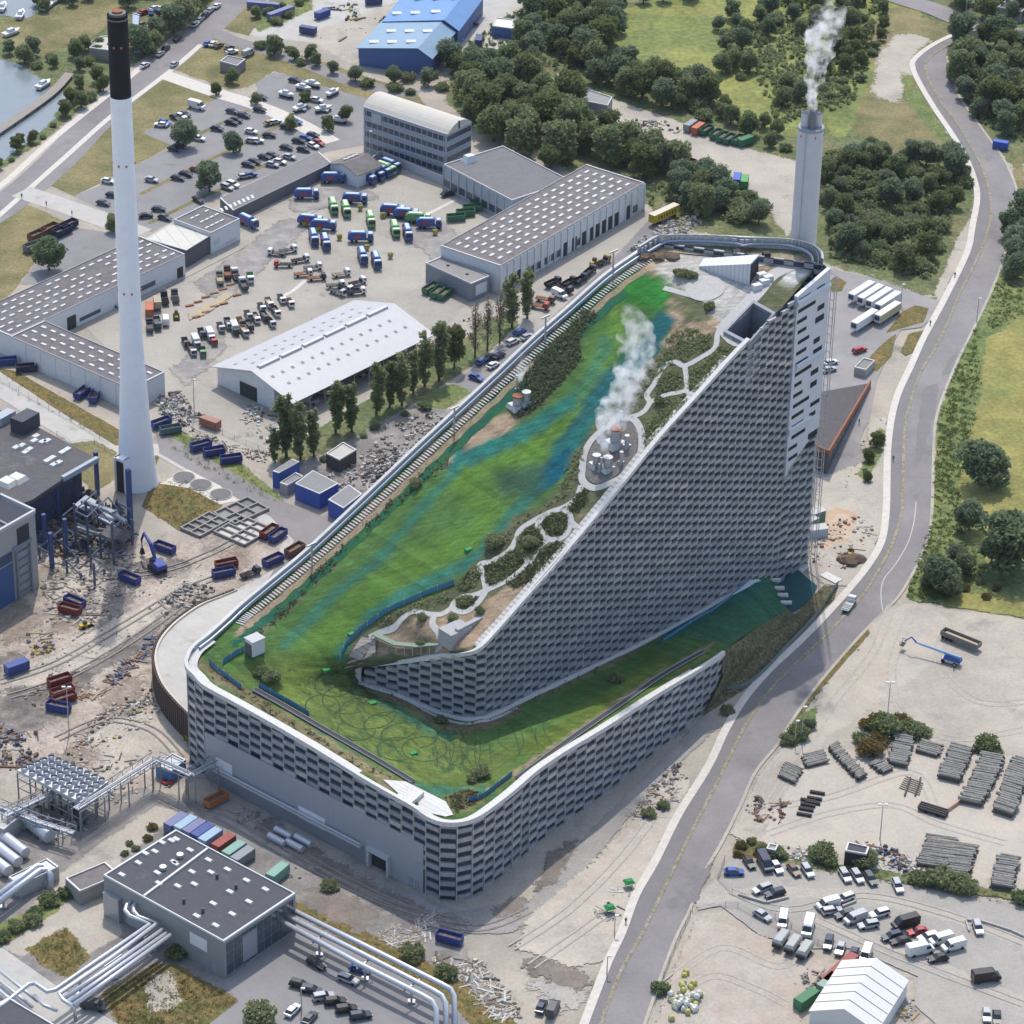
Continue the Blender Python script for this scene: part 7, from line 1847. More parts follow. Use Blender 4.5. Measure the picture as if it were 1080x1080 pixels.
def make_tree(kind,v):
 key = (kind,v)
 if key in TPROTO:return TPROTO[key]
 rn = np.random.default_rng(100*v+len(kind))
 nm = {'broad':'broadleaf_tree','dark':'broadleaf_tree','pale':'broadleaf_tree','poplar':'poplar_tree','bare':'poplar_tree','bush':'bush','gbush':'bush','obush':'bush','young':'young_tree'}[kind]
 r = empty(nm,(0,0,0))
 lm = {'broad':LEAF,'dark':LEAFD,'pale':LEAFL,'poplar':LEAF,'bare':leafmat('brown_leaves',(.20,.15,.11),(.16,.15,.09),(.22,.17,.13)),'bush':LEAF,'gbush':LEAFG,'obush':LEAFO,'young':LEAF}[kind]
 tb,cb = MB(),MB()
 if kind in('broad','dark','pale','young'):
  H,RR = 8.5,3.6
  k = 12
  lobes = [(0,0,4.6,RR*.72,3.3)]
  for i in range(k):
   a = i*2.4+rn.uniform(-.4,.4);q = RR*rn.uniform(.38,.68);z = rn.uniform(1.7,7.0)
   lobes.append((q*math.cos(a),q*math.sin(a),z,rn.uniform(1.2,1.9),rn.uniform(1.0,1.7)))
  pts_ = crown_pts(rn,lobes,2700,.6)
  size = .33
  tb.tube([(0,0,-.3),(.1,0,2),(0,.1,4.5)],[.32,.24,.12],7)
  for l in lobes[1:6]:tb.tube([(0,0,2.2),(l[0]*.5,l[1]*.5,(l[2]+2.2)/2),(l[0],l[1],l[2])],[.14,.09,.04],5)
 elif kind in('poplar','bare'):
  lobes = []
  for i in range(16):
   z = 2.5+i*.95;w_ = 1.6*math.sin(math.pi*min(1,(i+2)/19))**.6*rn.uniform(.75,1.2)+.25
   a = rn.uniform(0,6.28);q = w_*rn.uniform(.2,.7)
   lobes.append((q*math.cos(a),q*math.sin(a),z,w_*.8,1.3))
  pts_ = crown_pts(rn,lobes,2300 if kind=='poplar' else 1000,.3)
  size = .34 if kind == 'poplar' else .2
  tb.tube([(0,0,-.3),(.05,0,6),(0,0,16.5)],[.32,.2,.04],7)
  for i in range(26 if kind=='bare' else 12):
   a = rn.uniform(0,6.28);z = rn.uniform(2,12);L_ = rn.uniform(2.0,4.2)
   tb.tube([(0,0,z),(.9*math.cos(a),.9*math.sin(a),z+L_*.5),(1.3*math.cos(a),1.3*math.sin(a),z+L_)],[.09,.06,.02],4)
 else:
  lobes = [(0,0,.9,1.2,.9)]
  for i in range(6):
   a = i*1.05+rn.uniform(-.3,.3);q = rn.uniform(.7,1.3)
   lobes.append((q*math.cos(a),q*math.sin(a),rn.uniform(.5,1.3),rn.uniform(.6,1.0),rn.uniform(.5,.85)))
  pts_ = crown_pts(rn,lobes,1300,.55);pts_[:,2] = np.abs(pts_[:,2])
  size = .19
  for i in range(5):tb.tube([(0,0,-.1),(lobes[i][0]*.7,lobes[i][1]*.7,lobes[i][2])],[.07,.03],4)
 cb.add(*leafquads(pts_,size,rn))
 cb.build('crown',lm,r,base=False);tb.build('trunk' if 'bush' not in kind else 'stems',BARK,r,base=False)
 TPROTO[key] = r
 return r
NTREE = {}
sc_last = [None]
def tree(kind,px=None,s=1.0,label='',group=None,loc=None,squash=1.0,cat='tree'):
 v = NTREE.get(kind,0)%(3 if kind in('broad','dark','bush')else 2);NTREE[kind] = NTREE.get(kind,0)+1
 p = loc if loc is not None else g(px)
 r = make_tree(kind,v)
 rz = random.uniform(0,6.28)
 o = first_use(('tree',kind,v),r,(p.x,p.y,p.z),rz,label=label,cat=cat,group=group)
 k = s*random.uniform(.92,1.08)
 o.scale = (k,k,k*squash)
 sc_last[0] = o
 return o
def wood(poly,spacing,mix,smin,smax,label,group,seed=1,cat='tree',limit=400,squash=1.0):
 """plants scattered over a polygon (pixels), kept apart; all alike, so they share a label"""
 rn = random.Random(seed)
 W = [(p.x,p.y)for p in(g(q)for q in poly)]
 xs,ys = [p[0]for p in W],[p[1]for p in W]
 A = abs(sum(W[i-1][0]*W[i][1]-W[i][0]*W[i-1][1]for i in range(len(W))))/2
 got,made = [],[]
 for _ in range(int(A/spacing**2*12)+20):
  x,y = rn.uniform(min(xs),max(xs)),rn.uniform(min(ys),max(ys))
  if not inpoly([x],[y],W)[0]:continue
  s = rn.uniform(smin,smax)
  if any((x-a)**2+(y-b_)**2<(spacing*(.55+.45*s/smax))**2 for a,b_ in got):continue
  got.append((x,y));
  kind = rn.choice(mix)
  tree(kind,loc=Vector((x,y,0)),s=s*(1.9 if 'bush' in kind and spacing>5.5 else 1),label=label.replace('KIND',{'dark':'dark green','broad':'mid green','pale':'pale green','bush':'low green','gbush':'grey-green','obush':'ochre','poplar':'tall'}[kind]),group=group,cat=cat,squash=squash)
  made.append(sc_last[0])
  if len(got) >=limit:break
 by = {}
 for o in made:by.setdefault(o['label'],[]).append(o)
 for lb,os_ in by.items():
  if 1 <len(os_) <=14:
   for k,o in enumerate(sorted(os_,key=lambda o:pix(o.location)[0])):o['label'] = ORD[k]+' '+lb+', from the left'
 return len(got)
wood([(470,70),(545,68),(560,-10),(655,-10),(655,30),(646,55),(640,68),(585,66),(572,85),(560,95),(520,85),(490,95)],7.5,['dark','dark','broad','pale'],.9,1.7,'KIND broadleaf tree in the wood beyond the office block','trees of the wood beyond the office',2)
wood([(490,100),(520,90),(575,95),(600,112),(612,128),(632,140),(640,135),(668,152),(690,170),(705,195),(690,190),(625,170),(600,172),(590,185),(575,180),(545,165),(505,140),(492,120)],7.5,['dark','broad','broad','pale'],1.1,1.9,'KIND broadleaf tree in the belt right behind the workshops','trees of the belt behind the workshops',3)
wood([(600,66),(645,60),(700,76),(740,98),(772,120),(778,132),(760,132),(716,120),(655,100),(618,84)],6.2,['dark','broad','bush','pale'],.7,1.5,'KIND tree in the belt between sandy lane and meadow','trees between lane and meadow',4)
wood([(690,178),(716,182),(765,205),(800,215),(812,240),(790,244),(770,232),(735,232),(712,212)],6.5,['dark','broad','bush'],.9,1.6,'KIND growth between the sandy lane and the summit parapet','trees behind the summit',5)
wood([(785,128),(830,140),(840,165),(812,158),(785,146)],7,['bush','broad'],.7,1.3,'KIND shrub above the containers on the sandy lane','shrubs above the lane containers',6,'shrub')
wood([(868,175),(900,160),(950,165),(990,165),(1020,178),(1018,200),(1000,225),(990,262),(975,288),(930,284),(900,270),(872,262),(868,220)],5.8,['bush','broad','bush','gbush','pale','bush','dark'],.75,1.3,'KIND tree in the thicket beside the grey chimney','trees of the thicket by the grey chimney',7)
wood([(866,110),(900,105),(925,60),(938,12),(925,-10),(885,-10),(885,30),(880,60),(860,80)],6.5,['bush','broad','gbush','pale'],.6,1.1,'KIND tree in the strip behind the steam plume','trees behind the plume',8)
wood([(805,5),(858,-5),(872,20),(862,38),(830,36),(806,25)],7,['bush','broad','dark'],.7,1.2,'KIND shrub at the far end of the meadow','far meadow shrubs',9,'shrub')
wood([(748,32),(775,16),(812,22),(815,45),(790,55),(765,55),(750,42)],6.5,['broad','bush','dark'],.6,1.1,'KIND shrub in the round clump on the meadow','meadow clump shrubs',10,'shrub')
wood([(755,68),(775,60),(795,74),(792,88),(765,84)],6.5,['bush','broad'],.7,1.0,'KIND shrub in the small clump above the lane','small meadow clump',11,'shrub')
wood([(810,95),(835,88),(850,100),(838,118),(814,112)],7,['broad','dark'],.8,1.1,'KIND tree in the clump left of the plume','trees by the plume',12)
wood([(670,0),(725,-8),(735,2),(690,9)],7,['dark'],.8,1.2,'KIND tree at the far edge of the meadow','far edge trees',13)
wood([(1002,68),(1010,46),(1040,44),(1095,60),(1095,100),(1085,140),(1062,128),(1064,145),(1045,142),(1028,122),(1012,98)],7.0,['dark','broad','dark','pale'],.8,1.8,'KIND broadleaf tree in the wood inside the road bend','trees in the road bend',14)
wood([(995,8),(1010,2),(1060,0),(1095,22),(1095,30),(1060,24),(1020,16)],7,['dark','broad'],.8,1.3,'KIND tree beyond the far road','trees beyond the far road',15)
wood([(1060,250),(1095,240),(1095,300),(1065,300),(1055,285)],7,['dark'],1.2,1.7,'KIND tree in the dense clump where road meets frame edge','clump at the road bend',16)
for px,s,sq,lb in(((1036,512),2.0,.8,'big round dark bush standing in the yellow field'),((1022,560),1.35,1,'upright dark green bush below the big round one'),((1064,602),2.5,.8,'largest spreading green bush of the yellow field'),((992,622),1.6,.8,'ragged dark bush at the corner of the bare gravel yard'),((1008,596),.8,1,'small dark bush beside the ragged one'),((962,170),1.0,1,'round tree at the corner of the curving road'),((1003,180),1.6,.9,'big dark round tree beside the inner curve of the road')):
 tree('dark',px,s,lb,squash=sq)
wood([(985,600),(1030,606),(1060,620),(1040,632),(1000,632),(975,622)],5,['bush','dark','obush'],.6,.9,'KIND shrub at the foot of the yellow field','field foot shrubs',17,'shrub')
wood([(-10,52),(20,58),(60,64),(76,62),(85,52),(105,48),(108,62),(85,82),(78,74),(55,78),(35,72),(-10,58)],6.3,['dark','broad','bush'],.55,1.0,'KIND tree on the bank above the harbour jetty','trees above the jetty',18)
wood([(75,98),(92,88),(116,78),(116,92),(100,105),(70,126),(60,124)],6,['broad','bush','pale'],.6,1.0,'KIND bush between harbour and road','bushes between harbour and road',19,'shrub')
wood([(-5,172),(58,126),(62,132),(30,160),(-5,186)],5.5,['bush','pale','broad'],.5,.8,'KIND bush along the water below the road','bushes along the water',20,'shrub')
wood([(32,16),(60,10),(100,0),(140,-12),(60,-12),(38,5)],6.5,['broad','dark'],.6,.9,'KIND tree behind the harbour lawn','trees behind the lawn',21)
wood([(140,50),(158,46),(170,38),(190,22),(200,5),(212,-5),(225,-8),(205,20),(185,40),(165,58),(150,70),(142,66)],7.5,['broad','dark'],1.0,1.6,'KIND tree in the row along the harbour road','trees along the harbour road',22)
wood([(120,16),(140,6),(160,-8),(135,-8)],7,['dark'],.9,1.2,'KIND tree at the end of the harbour lawn','lawn end trees',23)
for px,s,k,lb in(((194,155),1.35,'dark','big round dark tree in the upper car park'),((221,202),1.25,'dark','spreading pine-like dark tree in the upper car park strip'),((246,161),.95,'dark','mid sized tree on the upper car park strip'),((52,285),1.4,'dark','dark tree standing on the dry lawn by the long shed'),((245,88),.8,'broad','small tree beside the grey cabin'),((306,137),.7,'broad','small tree at the car park footpath'),((346,138),.75,'broad','small tree by the office block corner'),((270,110),.6,'broad','sapling at the footpath edge'),((364,128),.8,'pale','pale sapling beside the office block'),((322,112),.6,'pale','pale sapling among the parked boats'),((228,100),.6,'pale','sapling on the pale footpath'),((120,244),.7,'broad','small tree on the paved corner by the chimney'),((35,58),.9,'dark','round tree by the harbour water')):
 tree(k,px,s,lb)
wood([(275,60),(300,66),(345,80),(400,96),(440,100),(468,95),(470,78),(440,82),(400,84),(345,68),(300,52),(275,46)],6.0,['bush','broad','dark','bush'],.55,1.0,'KIND shrub along the upper road','shrubs along the upper road',24,'shrub')
wood([(262,22),(300,2),(320,-8),(322,8),(290,28)],7,['broad','bush'],.6,.9,'KIND shrub by the junk yard','junk yard shrubs',25,'shrub')
POP = [(290,488,.62,'poplar'),(302,483,1.12,'poplar'),(317,485,1.0,'poplar'),(331,482,.85,'poplar'),(354,458,.95,'poplar'),(371,456,.88,'poplar'),(397,438,.95,'poplar'),(411,430,.85,'poplar'),(424,428,.95,'poplar'),(436,416,.8,'poplar'),(448,408,1.0,'poplar'),(463,402,1.1,'poplar'),(501,377,1.0,'bare'),(514,370,1.05,'bare'),(527,362,1.05,'bare'),(540,346,1.0,'poplar'),(556,336,.95,'poplar')]
labs = labels(['dark green poplar' if k=='poplar' else 'bare thin poplar' for _,_,_,k in POP],'in the row behind the gable hall','the site cabins','')
for(x,y,s,k),lb in zip(POP,labs):
 o = tree(k,(x,y),s,lb,'poplars behind the hall')
 if k == 'poplar':o.scale = (s*1.4,s*1.4,s*1.02)
o = tree('pale',(479,389),1.35,'pale green tree with an airy crown among the dark poplars','poplars behind the hall');o.scale = (1.0,1.0,1.7)
wood([(300,492),(345,478),(400,448),(470,415),(475,420),(400,455),(345,486)],4.5,['bush','bush'],.7,1.2,'KIND bush at the feet of the poplars','bushes under the poplars',26,'shrub')
for px,s,k,lb in(((806,900),1.3,'bush','green bush at the corner of the gravel car park'),((819,904),1.4,'bush','second green bush at the gravel car park corner'),((867,904),1.9,'bush','dark bush beside the black lean-to'),((874,912),1.4,'bush','low bush before the black lean-to'),((912,912),1.9,'bush','round bush just past the black lean-to'),((968,930),1.5,'bush','first green bush below the great log pile'),((979,932),1.6,'bush','second green bush below the great log pile'),((992,934),2.0,'bush','tallest dark bush below the great log pile'),((1016,940),2.1,'bush','dark bush filling the gap between two log piles'),((1079,952),1.8,'bush','dark bush at the frame edge by the log yard'),((936,774),2.6,'bush','dark round bush under the tall lamp in the log yard'),((960,774),2.0,'bush','bright green bush beside the lamp bush'),((973,776),1.6,'bush','green bush above the log piles'),((1040,790),1.8,'bush','small dark bush above the middle log piles'),((1050,795),1.1,'bush','low bush beside the small dark one'),((921,768),1.8,'obush','ochre bush behind the lamp bush'),((918,796),2.1,'obush','ochre and green island bush between log stacks'),((925,785),1.7,'obush','ochre bush at the back of the island'),((910,784),1.5,'bush','green bush on the island between log stacks'),((950,764),1.5,'obush','ochre bush at the gravel edge'),((841,778),1.8,'bush','green bush on the road verge'),((832,784),1.4,'bush','low bush on the road verge by the lamp posts'),((852,768),1.3,'gbush','grey bush at the tip of the road verge'),((767,752),1.2,'bush','dark bush at the kink of the road below the bank'),((434,1010),1.8,'bush','bush on the ochre verge before the pipes'),((469,1030),1.5,'bush','second bush on the ochre verge'),((348,938),1.4,'bush','dark weed bush on the muddy mound'),((273,1077),2.2,'bush','bush in the corner of the asphalt car park'),((186,1010),1.6,'bush','bush at the foot of the pump house wall'),((700,852),.9,'bush','weeds in the rubble beside the road'),((684,861),1.0,'bush','weeds beside the red debris'),((697,1046),1.2,'bush','bush by the pile of white sacks')):
 tree(k,px,s,lb,cat='shrub')
wood([(0,985),(30,962),(74,936),(78,944),(45,968),(0,996)],3.2,['bush'],.9,1.4,'KIND bush in the hedge beside the steel pipes','hedge by the steel pipes',27,'shrub')
wood([(776,892),(800,888),(812,896),(798,906),(774,903)],3,['obush','bush'],.6,.9,'KIND weed bush at the corner of the gravel car park','weed bushes at the car park',28,'shrub')
wood([(120,905),(162,868),(168,876),(128,912)],3,['bush','obush'],.5,.8,'KIND weed bush in the strip behind the pump house','weeds behind the pump house',29,'shrub')
wood([(906,508),(930,455),(934,462),(928,482),(914,512)],3.5,['bush','pale'],.35,.6,'KIND weed clump on the strip by the cycle lane','weeds by the cycle lane',30,'shrub')
rnp = np.random.default_rng(4)
def cover(name,polys,per,m,label,hmin=.1,hmax=.7,size=.26,clump=9,lift=0,roof_=True,seed=3):
 rr_ = random.Random(seed);P = []
 for poly in polys:
  xs,ys = [p[0]for p in poly],[p[1]for p in poly]
  n = int(per*abs(sum(poly[i-1][0]*poly[i][1]-poly[i][0]*poly[i-1][1]for i in range(len(poly))))/2)
  for _ in range(n):
   x,y = rr_.uniform(min(xs),max(xs)),rr_.uniform(min(ys),max(ys))
   if not inpoly([x],[y],poly)[0]:continue
   p = rf((x,y))if roof_ else g((x,y),LIFT[0])
   r_ = rr_.uniform(.3,1.1);h_ = rr_.uniform(hmin,hmax)
   k = rnp.normal(size=(clump,3))*np.array([r_*.5,r_*.5,h_*.4])
   k[:,2] = np.abs(k[:,2])
   P.append(k+np.array(p))
 P = np.concatenate(P)
 b = MB();b.add(*leafquads(P,size,rnp))
 return tag(b.build(name,m),label,None,kind='stuff')
BEDS = [[(617,326),(631,331),(612,352),(612,378),(607,385),(585,410),(570,425),(553,438),(543,440),(546,408),(565,380),(590,355)],[(470,480),(478,486),(440,512),(420,532),(398,550),(370,575),(350,592),(357,596),(327,622),(292,657),(270,672),(265,668),(307,632),(345,590),(400,540),(440,500)]]
cover('roof_shrubbery',BEDS,.85,LEAFG,'grey-green shrubbery in the beds along the upper ski slope',.3,1.3,.28)
cover('roof_shrubbery',[[(706,352),(735,345),(750,352),(748,368),(715,380),(690,398),(672,425),(655,436),(640,440),(652,418),(668,402),(690,382)],[(690,440),(705,420),(722,416),(728,428),(712,450),(690,470),(680,475),(680,455)],[(728,390),(745,380),(760,366),(778,366),(760,388),(735,414),(726,408)],[(697,398),(712,390),(720,400),(712,412),(692,415)],[(605,480),(615,470),(612,500),(600,520),(570,540),(545,555),(535,575),(515,585),(520,570),(550,545),(585,525)],[(630,455),(650,435),(672,432),(662,440),(645,444)],[(580,540),(596,545),(592,560),(578,562)],[(553,560),(570,556),(568,580),(556,592),(546,585),(545,570)],[(520,595),(540,580),(548,598),(530,612),(512,618),(514,606)],[(486,610),(503,596),(508,605),(498,620),(484,622)],[(480,630),(500,628),(498,638),(482,640)],[(400,655),(430,640),(470,624),(476,632),(450,642),(420,648),(402,664)]],.6,LEAF,'green shrubbery beside the winding roof path',.2,.9,.26)
cover('roof_shrubbery',[[(218,704),(240,714),(275,738),(310,760),(350,785),(395,812),(420,822),(410,826),(380,812),(330,783),(290,760),(250,732),(222,715)],[(388,722),(430,740),(470,763),(520,764),(545,752),(575,735),(640,705),(668,690),(665,684),(640,696),(575,728),(545,745),(500,768),(460,756),(420,738)],[(470,842),(495,832),(510,838),(500,850),(480,856)],[(370,700),(366,712),(385,735),(400,738),(385,722),(376,714)]],.45,leafmat('dry_roof_plants',(.15,.15,.075),(.21,.18,.10),(.12,.13,.06)),'dry grasses and low plants along the roof margins',.15,.6,.22)
cover('roof_shrubbery',[[(572,552),(583,543),(597,543),(598,555),(590,564),(578,563)],[(550,566),(562,553),(568,562),(574,572),(562,584),(556,588),(553,576)],[(511,598),(528,592),(545,578),(552,592),(534,608),(516,618)],[(482,636),(494,632),(504,629),(500,636),(490,642)],[(610,520),(620,516),(618,530),(608,540),(600,537)],[(560,595),(575,578),(590,570),(598,574),(580,595),(560,612),(540,622),(536,614)]],1.1,leafmat('island_plants',(.15,.16,.08),(.20,.19,.09),(.11,.14,.06)),'mixed grasses and shrubs on the islands between the looping roof paths',.2,.8,.24)
cover('bank_plants',[[(776,700),(800,668),(835,650),(872,622),(880,630),(848,660),(800,708),(782,724)]],.3,leafmat('bank_leaves',(.09,.10,.05),(.16,.145,.09),(.07,.085,.04)),'low plants covering the bank above the road',.1,.5,.24,roof_=False)
for px,s,lb in(((286,718),1.5,'dark bush on the ski slope inside the blue corner net'),((276,712),1.0,'small bush behind the dark one at the roof corner'),((507,818),1.5,'dark bush on the lower turn of the ski slope'),((498,824),.9,'grey low bush next to the lower turn bush'),((465,762),.9,'small bush below the inner wall corner'),((650,718),1.1,'bush on the margin under the big wall'),((445,653),.8,'bush at the top of the bare roof bed'),((445,679),.8,'bush in the middle of the bare roof bed'),((478,654),.9,'bush beside the roof stair house'),((506,646),.8,'bush behind the roof stair house'),((520,575),1.3,'round grey bush by the lower roof path'),((560,575),1.3,'bush inside the roof path loop'),((696,425),1.0,'dark conifer-like bush by the vent crater'),((718,292),1.2,'bush beside the paved disc'),((730,293),1.0,'second bush beside the paved disc'),((748,325),.9,'bush on bare soil near the roof pit'),((438,512),1.0,'bush in the bed below the vents')):
 tree('bush',s=s,label=lb,loc=rf(px),cat='shrub')
cover('undergrowth',[[(560,60),(640,62),(700,90),(600,80)],[(868,165),(1020,178),(1000,240),(985,295),(875,272)],[(800,0),(930,0),(900,110),(820,130),(790,60)],[(600,180),(690,190),(800,235),(700,225)],[(1000,50),(1080,55),(1080,150),(1030,130)],[(470,60),(560,0),(570,100),(480,110)]],.10,LEAF,'rough undergrowth between the trees',.3,1.6,.5,14,roof_=False)
cover('undergrowth',[[(955,632),(965,605),(985,540),(990,450),(1012,400),(1030,360),(1034,420),(1010,510),(1015,560),(1040,600),(1000,632)],[(1050,300),(1075,250),(1080,330),(1040,350)],[(990,440),(1000,405),(1030,345),(1038,340),(1020,400),(1008,450),(1005,520),(985,520)]],.2,leafmat('lush_weeds',(.12,.17,.05),(.18,.21,.07),(.14,.18,.06)),'lush green weeds between the road and the yellow field',.1,.5,.2,14,roof_=False)
cover('verge_weeds',[[(306,952),(400,992),(480,1032),(555,1090),(515,1090),(470,1055),(400,1012),(315,963)],[(28,1002),(70,980),(94,1010),(72,1030),(45,1020)],[(108,1050),(165,1017),(216,1036),(250,1056),(200,1088),(130,1088)],[(162,510),(204,502),(232,530),(190,556),(154,535)],[(0,390),(168,480),(160,488),(60,438),(0,405)]],.12,leafmat('verge_weeds',(.16,.13,.05),(.12,.13,.05),(.2,.15,.07)),'dry weeds on the verges and plots',.1,.4,.12,12,roof_=False)
cover('verge_weeds',[[(870,720),(915,664),(919,668),(872,724),(820,788),(816,786)],[(800,895),(880,912),(1000,932),(1080,946),(1080,956),(1000,941),(880,922),(800,905)],[(300,490),(400,446),(470,412),(478,418),(400,456),(310,496)],[(165,465),(240,507),(295,532),(250,487),(190,456)]],.25,LEAF,'green weeds along fences and verges',.1,.5,.14,12,roof_=False)
# ------------------------------------------------------------------ loose material that nobody could count
GREYS = [mat('rubble_'+n,c,.9,var=.25,scale=1)for n,c in(('pale',(.38,.345,.29)),('grey',(.23,.215,.20)),('dark',(.085,.08,.075)),('brown',(.19,.145,.11)),('rust',(.19,.11,.07)),('white',(.46,.45,.42)),('blue',(.06,.075,.14)),('wood',(.33,.27,.20)),('yellow',(.36,.28,.09)),('green',(.07,.16,.08)))]
def debris(name,poly,n,s0,s1,cols,label,flat=.35,seed=1,long=0.0,z=0):
 n = int(n*1.9);s0 *= .6;s1 *= .68;long *= .6
 """broken pieces strewn over a polygon (pixels), as one mass"""
 rn = random.Random(seed+n+int(poly[0][0]));b = MB()
 xs,ys = [p[0]for p in poly],[p[1]for p in poly]
 k = 0
 cen = [(rn.uniform(min(xs),max(xs)),rn.uniform(min(ys),max(ys)),rn.uniform(.03,.11))for _ in range(max(4,n//28))]
 tries = 0
 while k <n and tries <n*30:
  tries += 1;cx,cy,cs = cen[int(len(cen)*rn.random()**1.4)]
  x,y = (rn.gauss(cx,cs*(max(xs)-min(xs))),rn.gauss(cy,cs*(max(ys)-min(ys))))if rn.random() <.72 else(rn.uniform(min(xs),max(xs)),rn.uniform(min(ys),max(ys)))
  if not inpoly([x],[y],poly)[0]:continue
  k += 1
  p = g((x,y));s = s0+(s1-s0)*rn.random()**1.8
  b.cur = cols[rn.randrange(len(cols))]
  if rn.random() <long:b.box((p.x,p.y,z),(s*3.2,s*.35,s*.3),rn.uniform(0,3.14))
  else:
   a = rn.uniform(0,6.28);t = rn.uniform(.55,.95);h = s*flat*rn.uniform(.5,1.5)
   q = [(p.x+s*rn.uniform(.35,.7)*math.cos(a+j*1.257),p.y+s*rn.uniform(.35,.7)*math.sin(a+j*1.257))for j in range(5)]
   b.hexa([(u,v,z)for u,v in q],[(p.x+(u-p.x)*t,p.y+(v-p.y)*t,z+h*rn.uniform(.7,1.2))for u,v in q])
 return tag(b.build(name,GREYS),label,None,kind='stuff')
RB_ = [(60,590),(110,575),(150,585),(140,620),(110,650),(85,665),(50,660),(45,620)]
debris('rubble',RB_,620,.5,2.4,[0,0,1,1,2,7,3],'broken concrete and timber strewn before the ruined hall',.3,1,.15)
debris('rubble',[(40,640),(160,590),(240,600),(165,680),(60,720),(20,690)],520,.3,1.4,[0,1,1,2],'scattered rubble over the demolition ground',.3,2,.1)
debris('scrap_debris',[(38,560),(80,545),(138,545),(140,570),(100,585),(50,590)],560,.6,2.8,[1,2,2,3,6,1,4],'twisted black wreckage at the foot of the ruined hall',.8,3,.35)
debris('scrap_debris',[(88,520),(130,538),(138,555),(105,560),(78,545)],200,.6,2.4,[1,2,3,6,0],'torn walls and wreckage between the blue columns',1.6,4,.2)
debris('scrap_debris',[(0,765),(40,775),(45,800),(20,815),(0,810)],130,.5,2,[2,1,3,6,4],'dark scrap heap at the frame edge',.6,5,.3)
debris('scrap_debris',[(80,775),(110,750),(150,725),(180,722),(172,738),(130,752),(95,785),(70,800)],150,.4,1.6,[1,2,0,5,4],'line of scrap and stones along the muddy yard',.5,6,.3)
debris('scrap_debris',[(110,715),(145,690),(165,665),(170,680),(140,705),(118,725)],110,.6,2.4,[2,4,1,6,1],'long scrap pipes and beams by the curved wall',.4,7,.6)
debris('scrap_debris',[(125,745),(160,735),(172,745),(150,770),(110,785),(95,790)],120,.4,1.7,[0,1,8,2,5],'machine parts and yellow frames laid out on sand',.5,8,.3)
debris('rubble',[(165,635),(205,615),(232,622),(200,640),(175,650)],160,.5,2.2,[1,0,1,2],'grey rubble bank above the curved ramp',.6,9,.3)
debris('scrap_debris',[(25,735),(45,725),(62,740),(40,752)],60,.5,1.6,[2,1,3],'small scrap near the red skips',.4,10,.3)
debris('timber_debris',[(76,722),(100,715),(118,725),(100,738),(80,740)],60,.8,2.2,[4,7,3],'rusty plates and planks beside the red skips',.25,11,.5)
debris('scrap_debris',[(28,670),(50,665),(62,680),(45,695),(30,690)],50,.7,1.8,[8,1,2],'heap of yellow machine arms at the boiler house',.7,12,.5)
debris('scrap_debris',[(330,500),(380,480),(430,440),(470,432),(470,450),(430,480),(385,520),(360,525)],420,.5,2.1,[1,0,2,1,5,3],'stacked stone and junk in the yard by the long parapet',.6,13,.2)
debris('scrap_debris',[(160,420),(185,412),(212,440),(200,452),(172,440)],200,.6,2.0,[1,2,1,0,5],'stacks of grey parts inside the depot fence',.7,14,.4)
debris('scrap_debris',[(180,438),(200,448),(250,470),(285,478),(280,490),(240,478),(190,458)],120,.5,1.6,[1,2,0,7],'odds and ends along the depot fence',.5,15,.3)
debris('scrap_debris',[(262,428),(285,432),(300,455),(280,470),(255,450)],90,.6,2,[1,0,2,5],'pallets and parts at the corner of the gable hall',.5,16,.4)
debris('scrap_debris',[(440,355),(500,330),(510,345),(450,372)],60,.5,1.5,[4,3,2],'rusty scrap behind the bare poplars',.6,17,.3)
debris('rubble',[(690,240),(735,225),(742,240),(690,262),(660,268)],240,.5,1.8,[0,1,0,5],'pale boulders behind the summit parapet',.7,18)
debris('scrap_debris',[(400,985),(455,960),(468,975),(440,1000),(412,1000)],300,.4,1.7,[0,5,7,1,3],'pale scrap and slabs on the dusty yard',.18,19,.9)
debris('scrap_debris',[(450,1010),(500,1010),(530,1040),(550,1075),(520,1075),(490,1040)],420,.4,1.9,[0,5,7,1,3,2],'pale scrap heaps beside the ochre verge',.25,20,.9)
debris('rubble',[(300,905),(340,925),(330,940),(290,915)],40,.4,1.4,[3,1,2],'stones on the muddy mound',.5,21)
debris('rubble',[(243,858),(262,852),(272,862),(255,872)],70,.5,1.3,[0,1,7],'heap of sawn pale logs by the front wall',.8,22)
debris('scrap_debris',[(665,860),(690,825),(715,820),(715,840),(700,862),(680,866)],200,.4,1.5,[3,4,1,0,6],'brown sticks and red debris beside the road',.4,23,.6)
debris('rubble',[(698,812),(722,805),(725,822),(702,832)],80,.5,1.5,[1,2],'dark stones beside the road',.5,24)
debris('scrap_debris',[(622,955),(650,932),(670,935),(660,965),(635,972)],60,.5,1.7,[1,2,0,5],'frames and boards of a small camp on pale ground',.3,25,.6)
debris('debris',[(845,555),(905,545),(925,560),(898,600),(850,600)],240,.4,1.8,[0,1,5,2,7,4],'building materials at the foot of the tower',.5,26,.35)
debris('rubble',[(905,470),(930,440),(935,470),(915,510),(880,540)],120,.3,1.1,[0,1],'loose stones on the building site strip',.4,27)
debris('scrap_debris',[(800,895),(850,895),(880,905),(870,912),(820,905)],120,.5,1.9,[1,2,5,0],'planks and junk behind the hedge of the car park',.4,28,.5)
debris('scrap_debris',[(905,888),(935,893),(965,910),(990,920),(985,928),(940,918),(910,908)],260,.5,2.0,[1,2,0,6,4,5],'machine junk along the edge of the log yard',.6,29,.45)
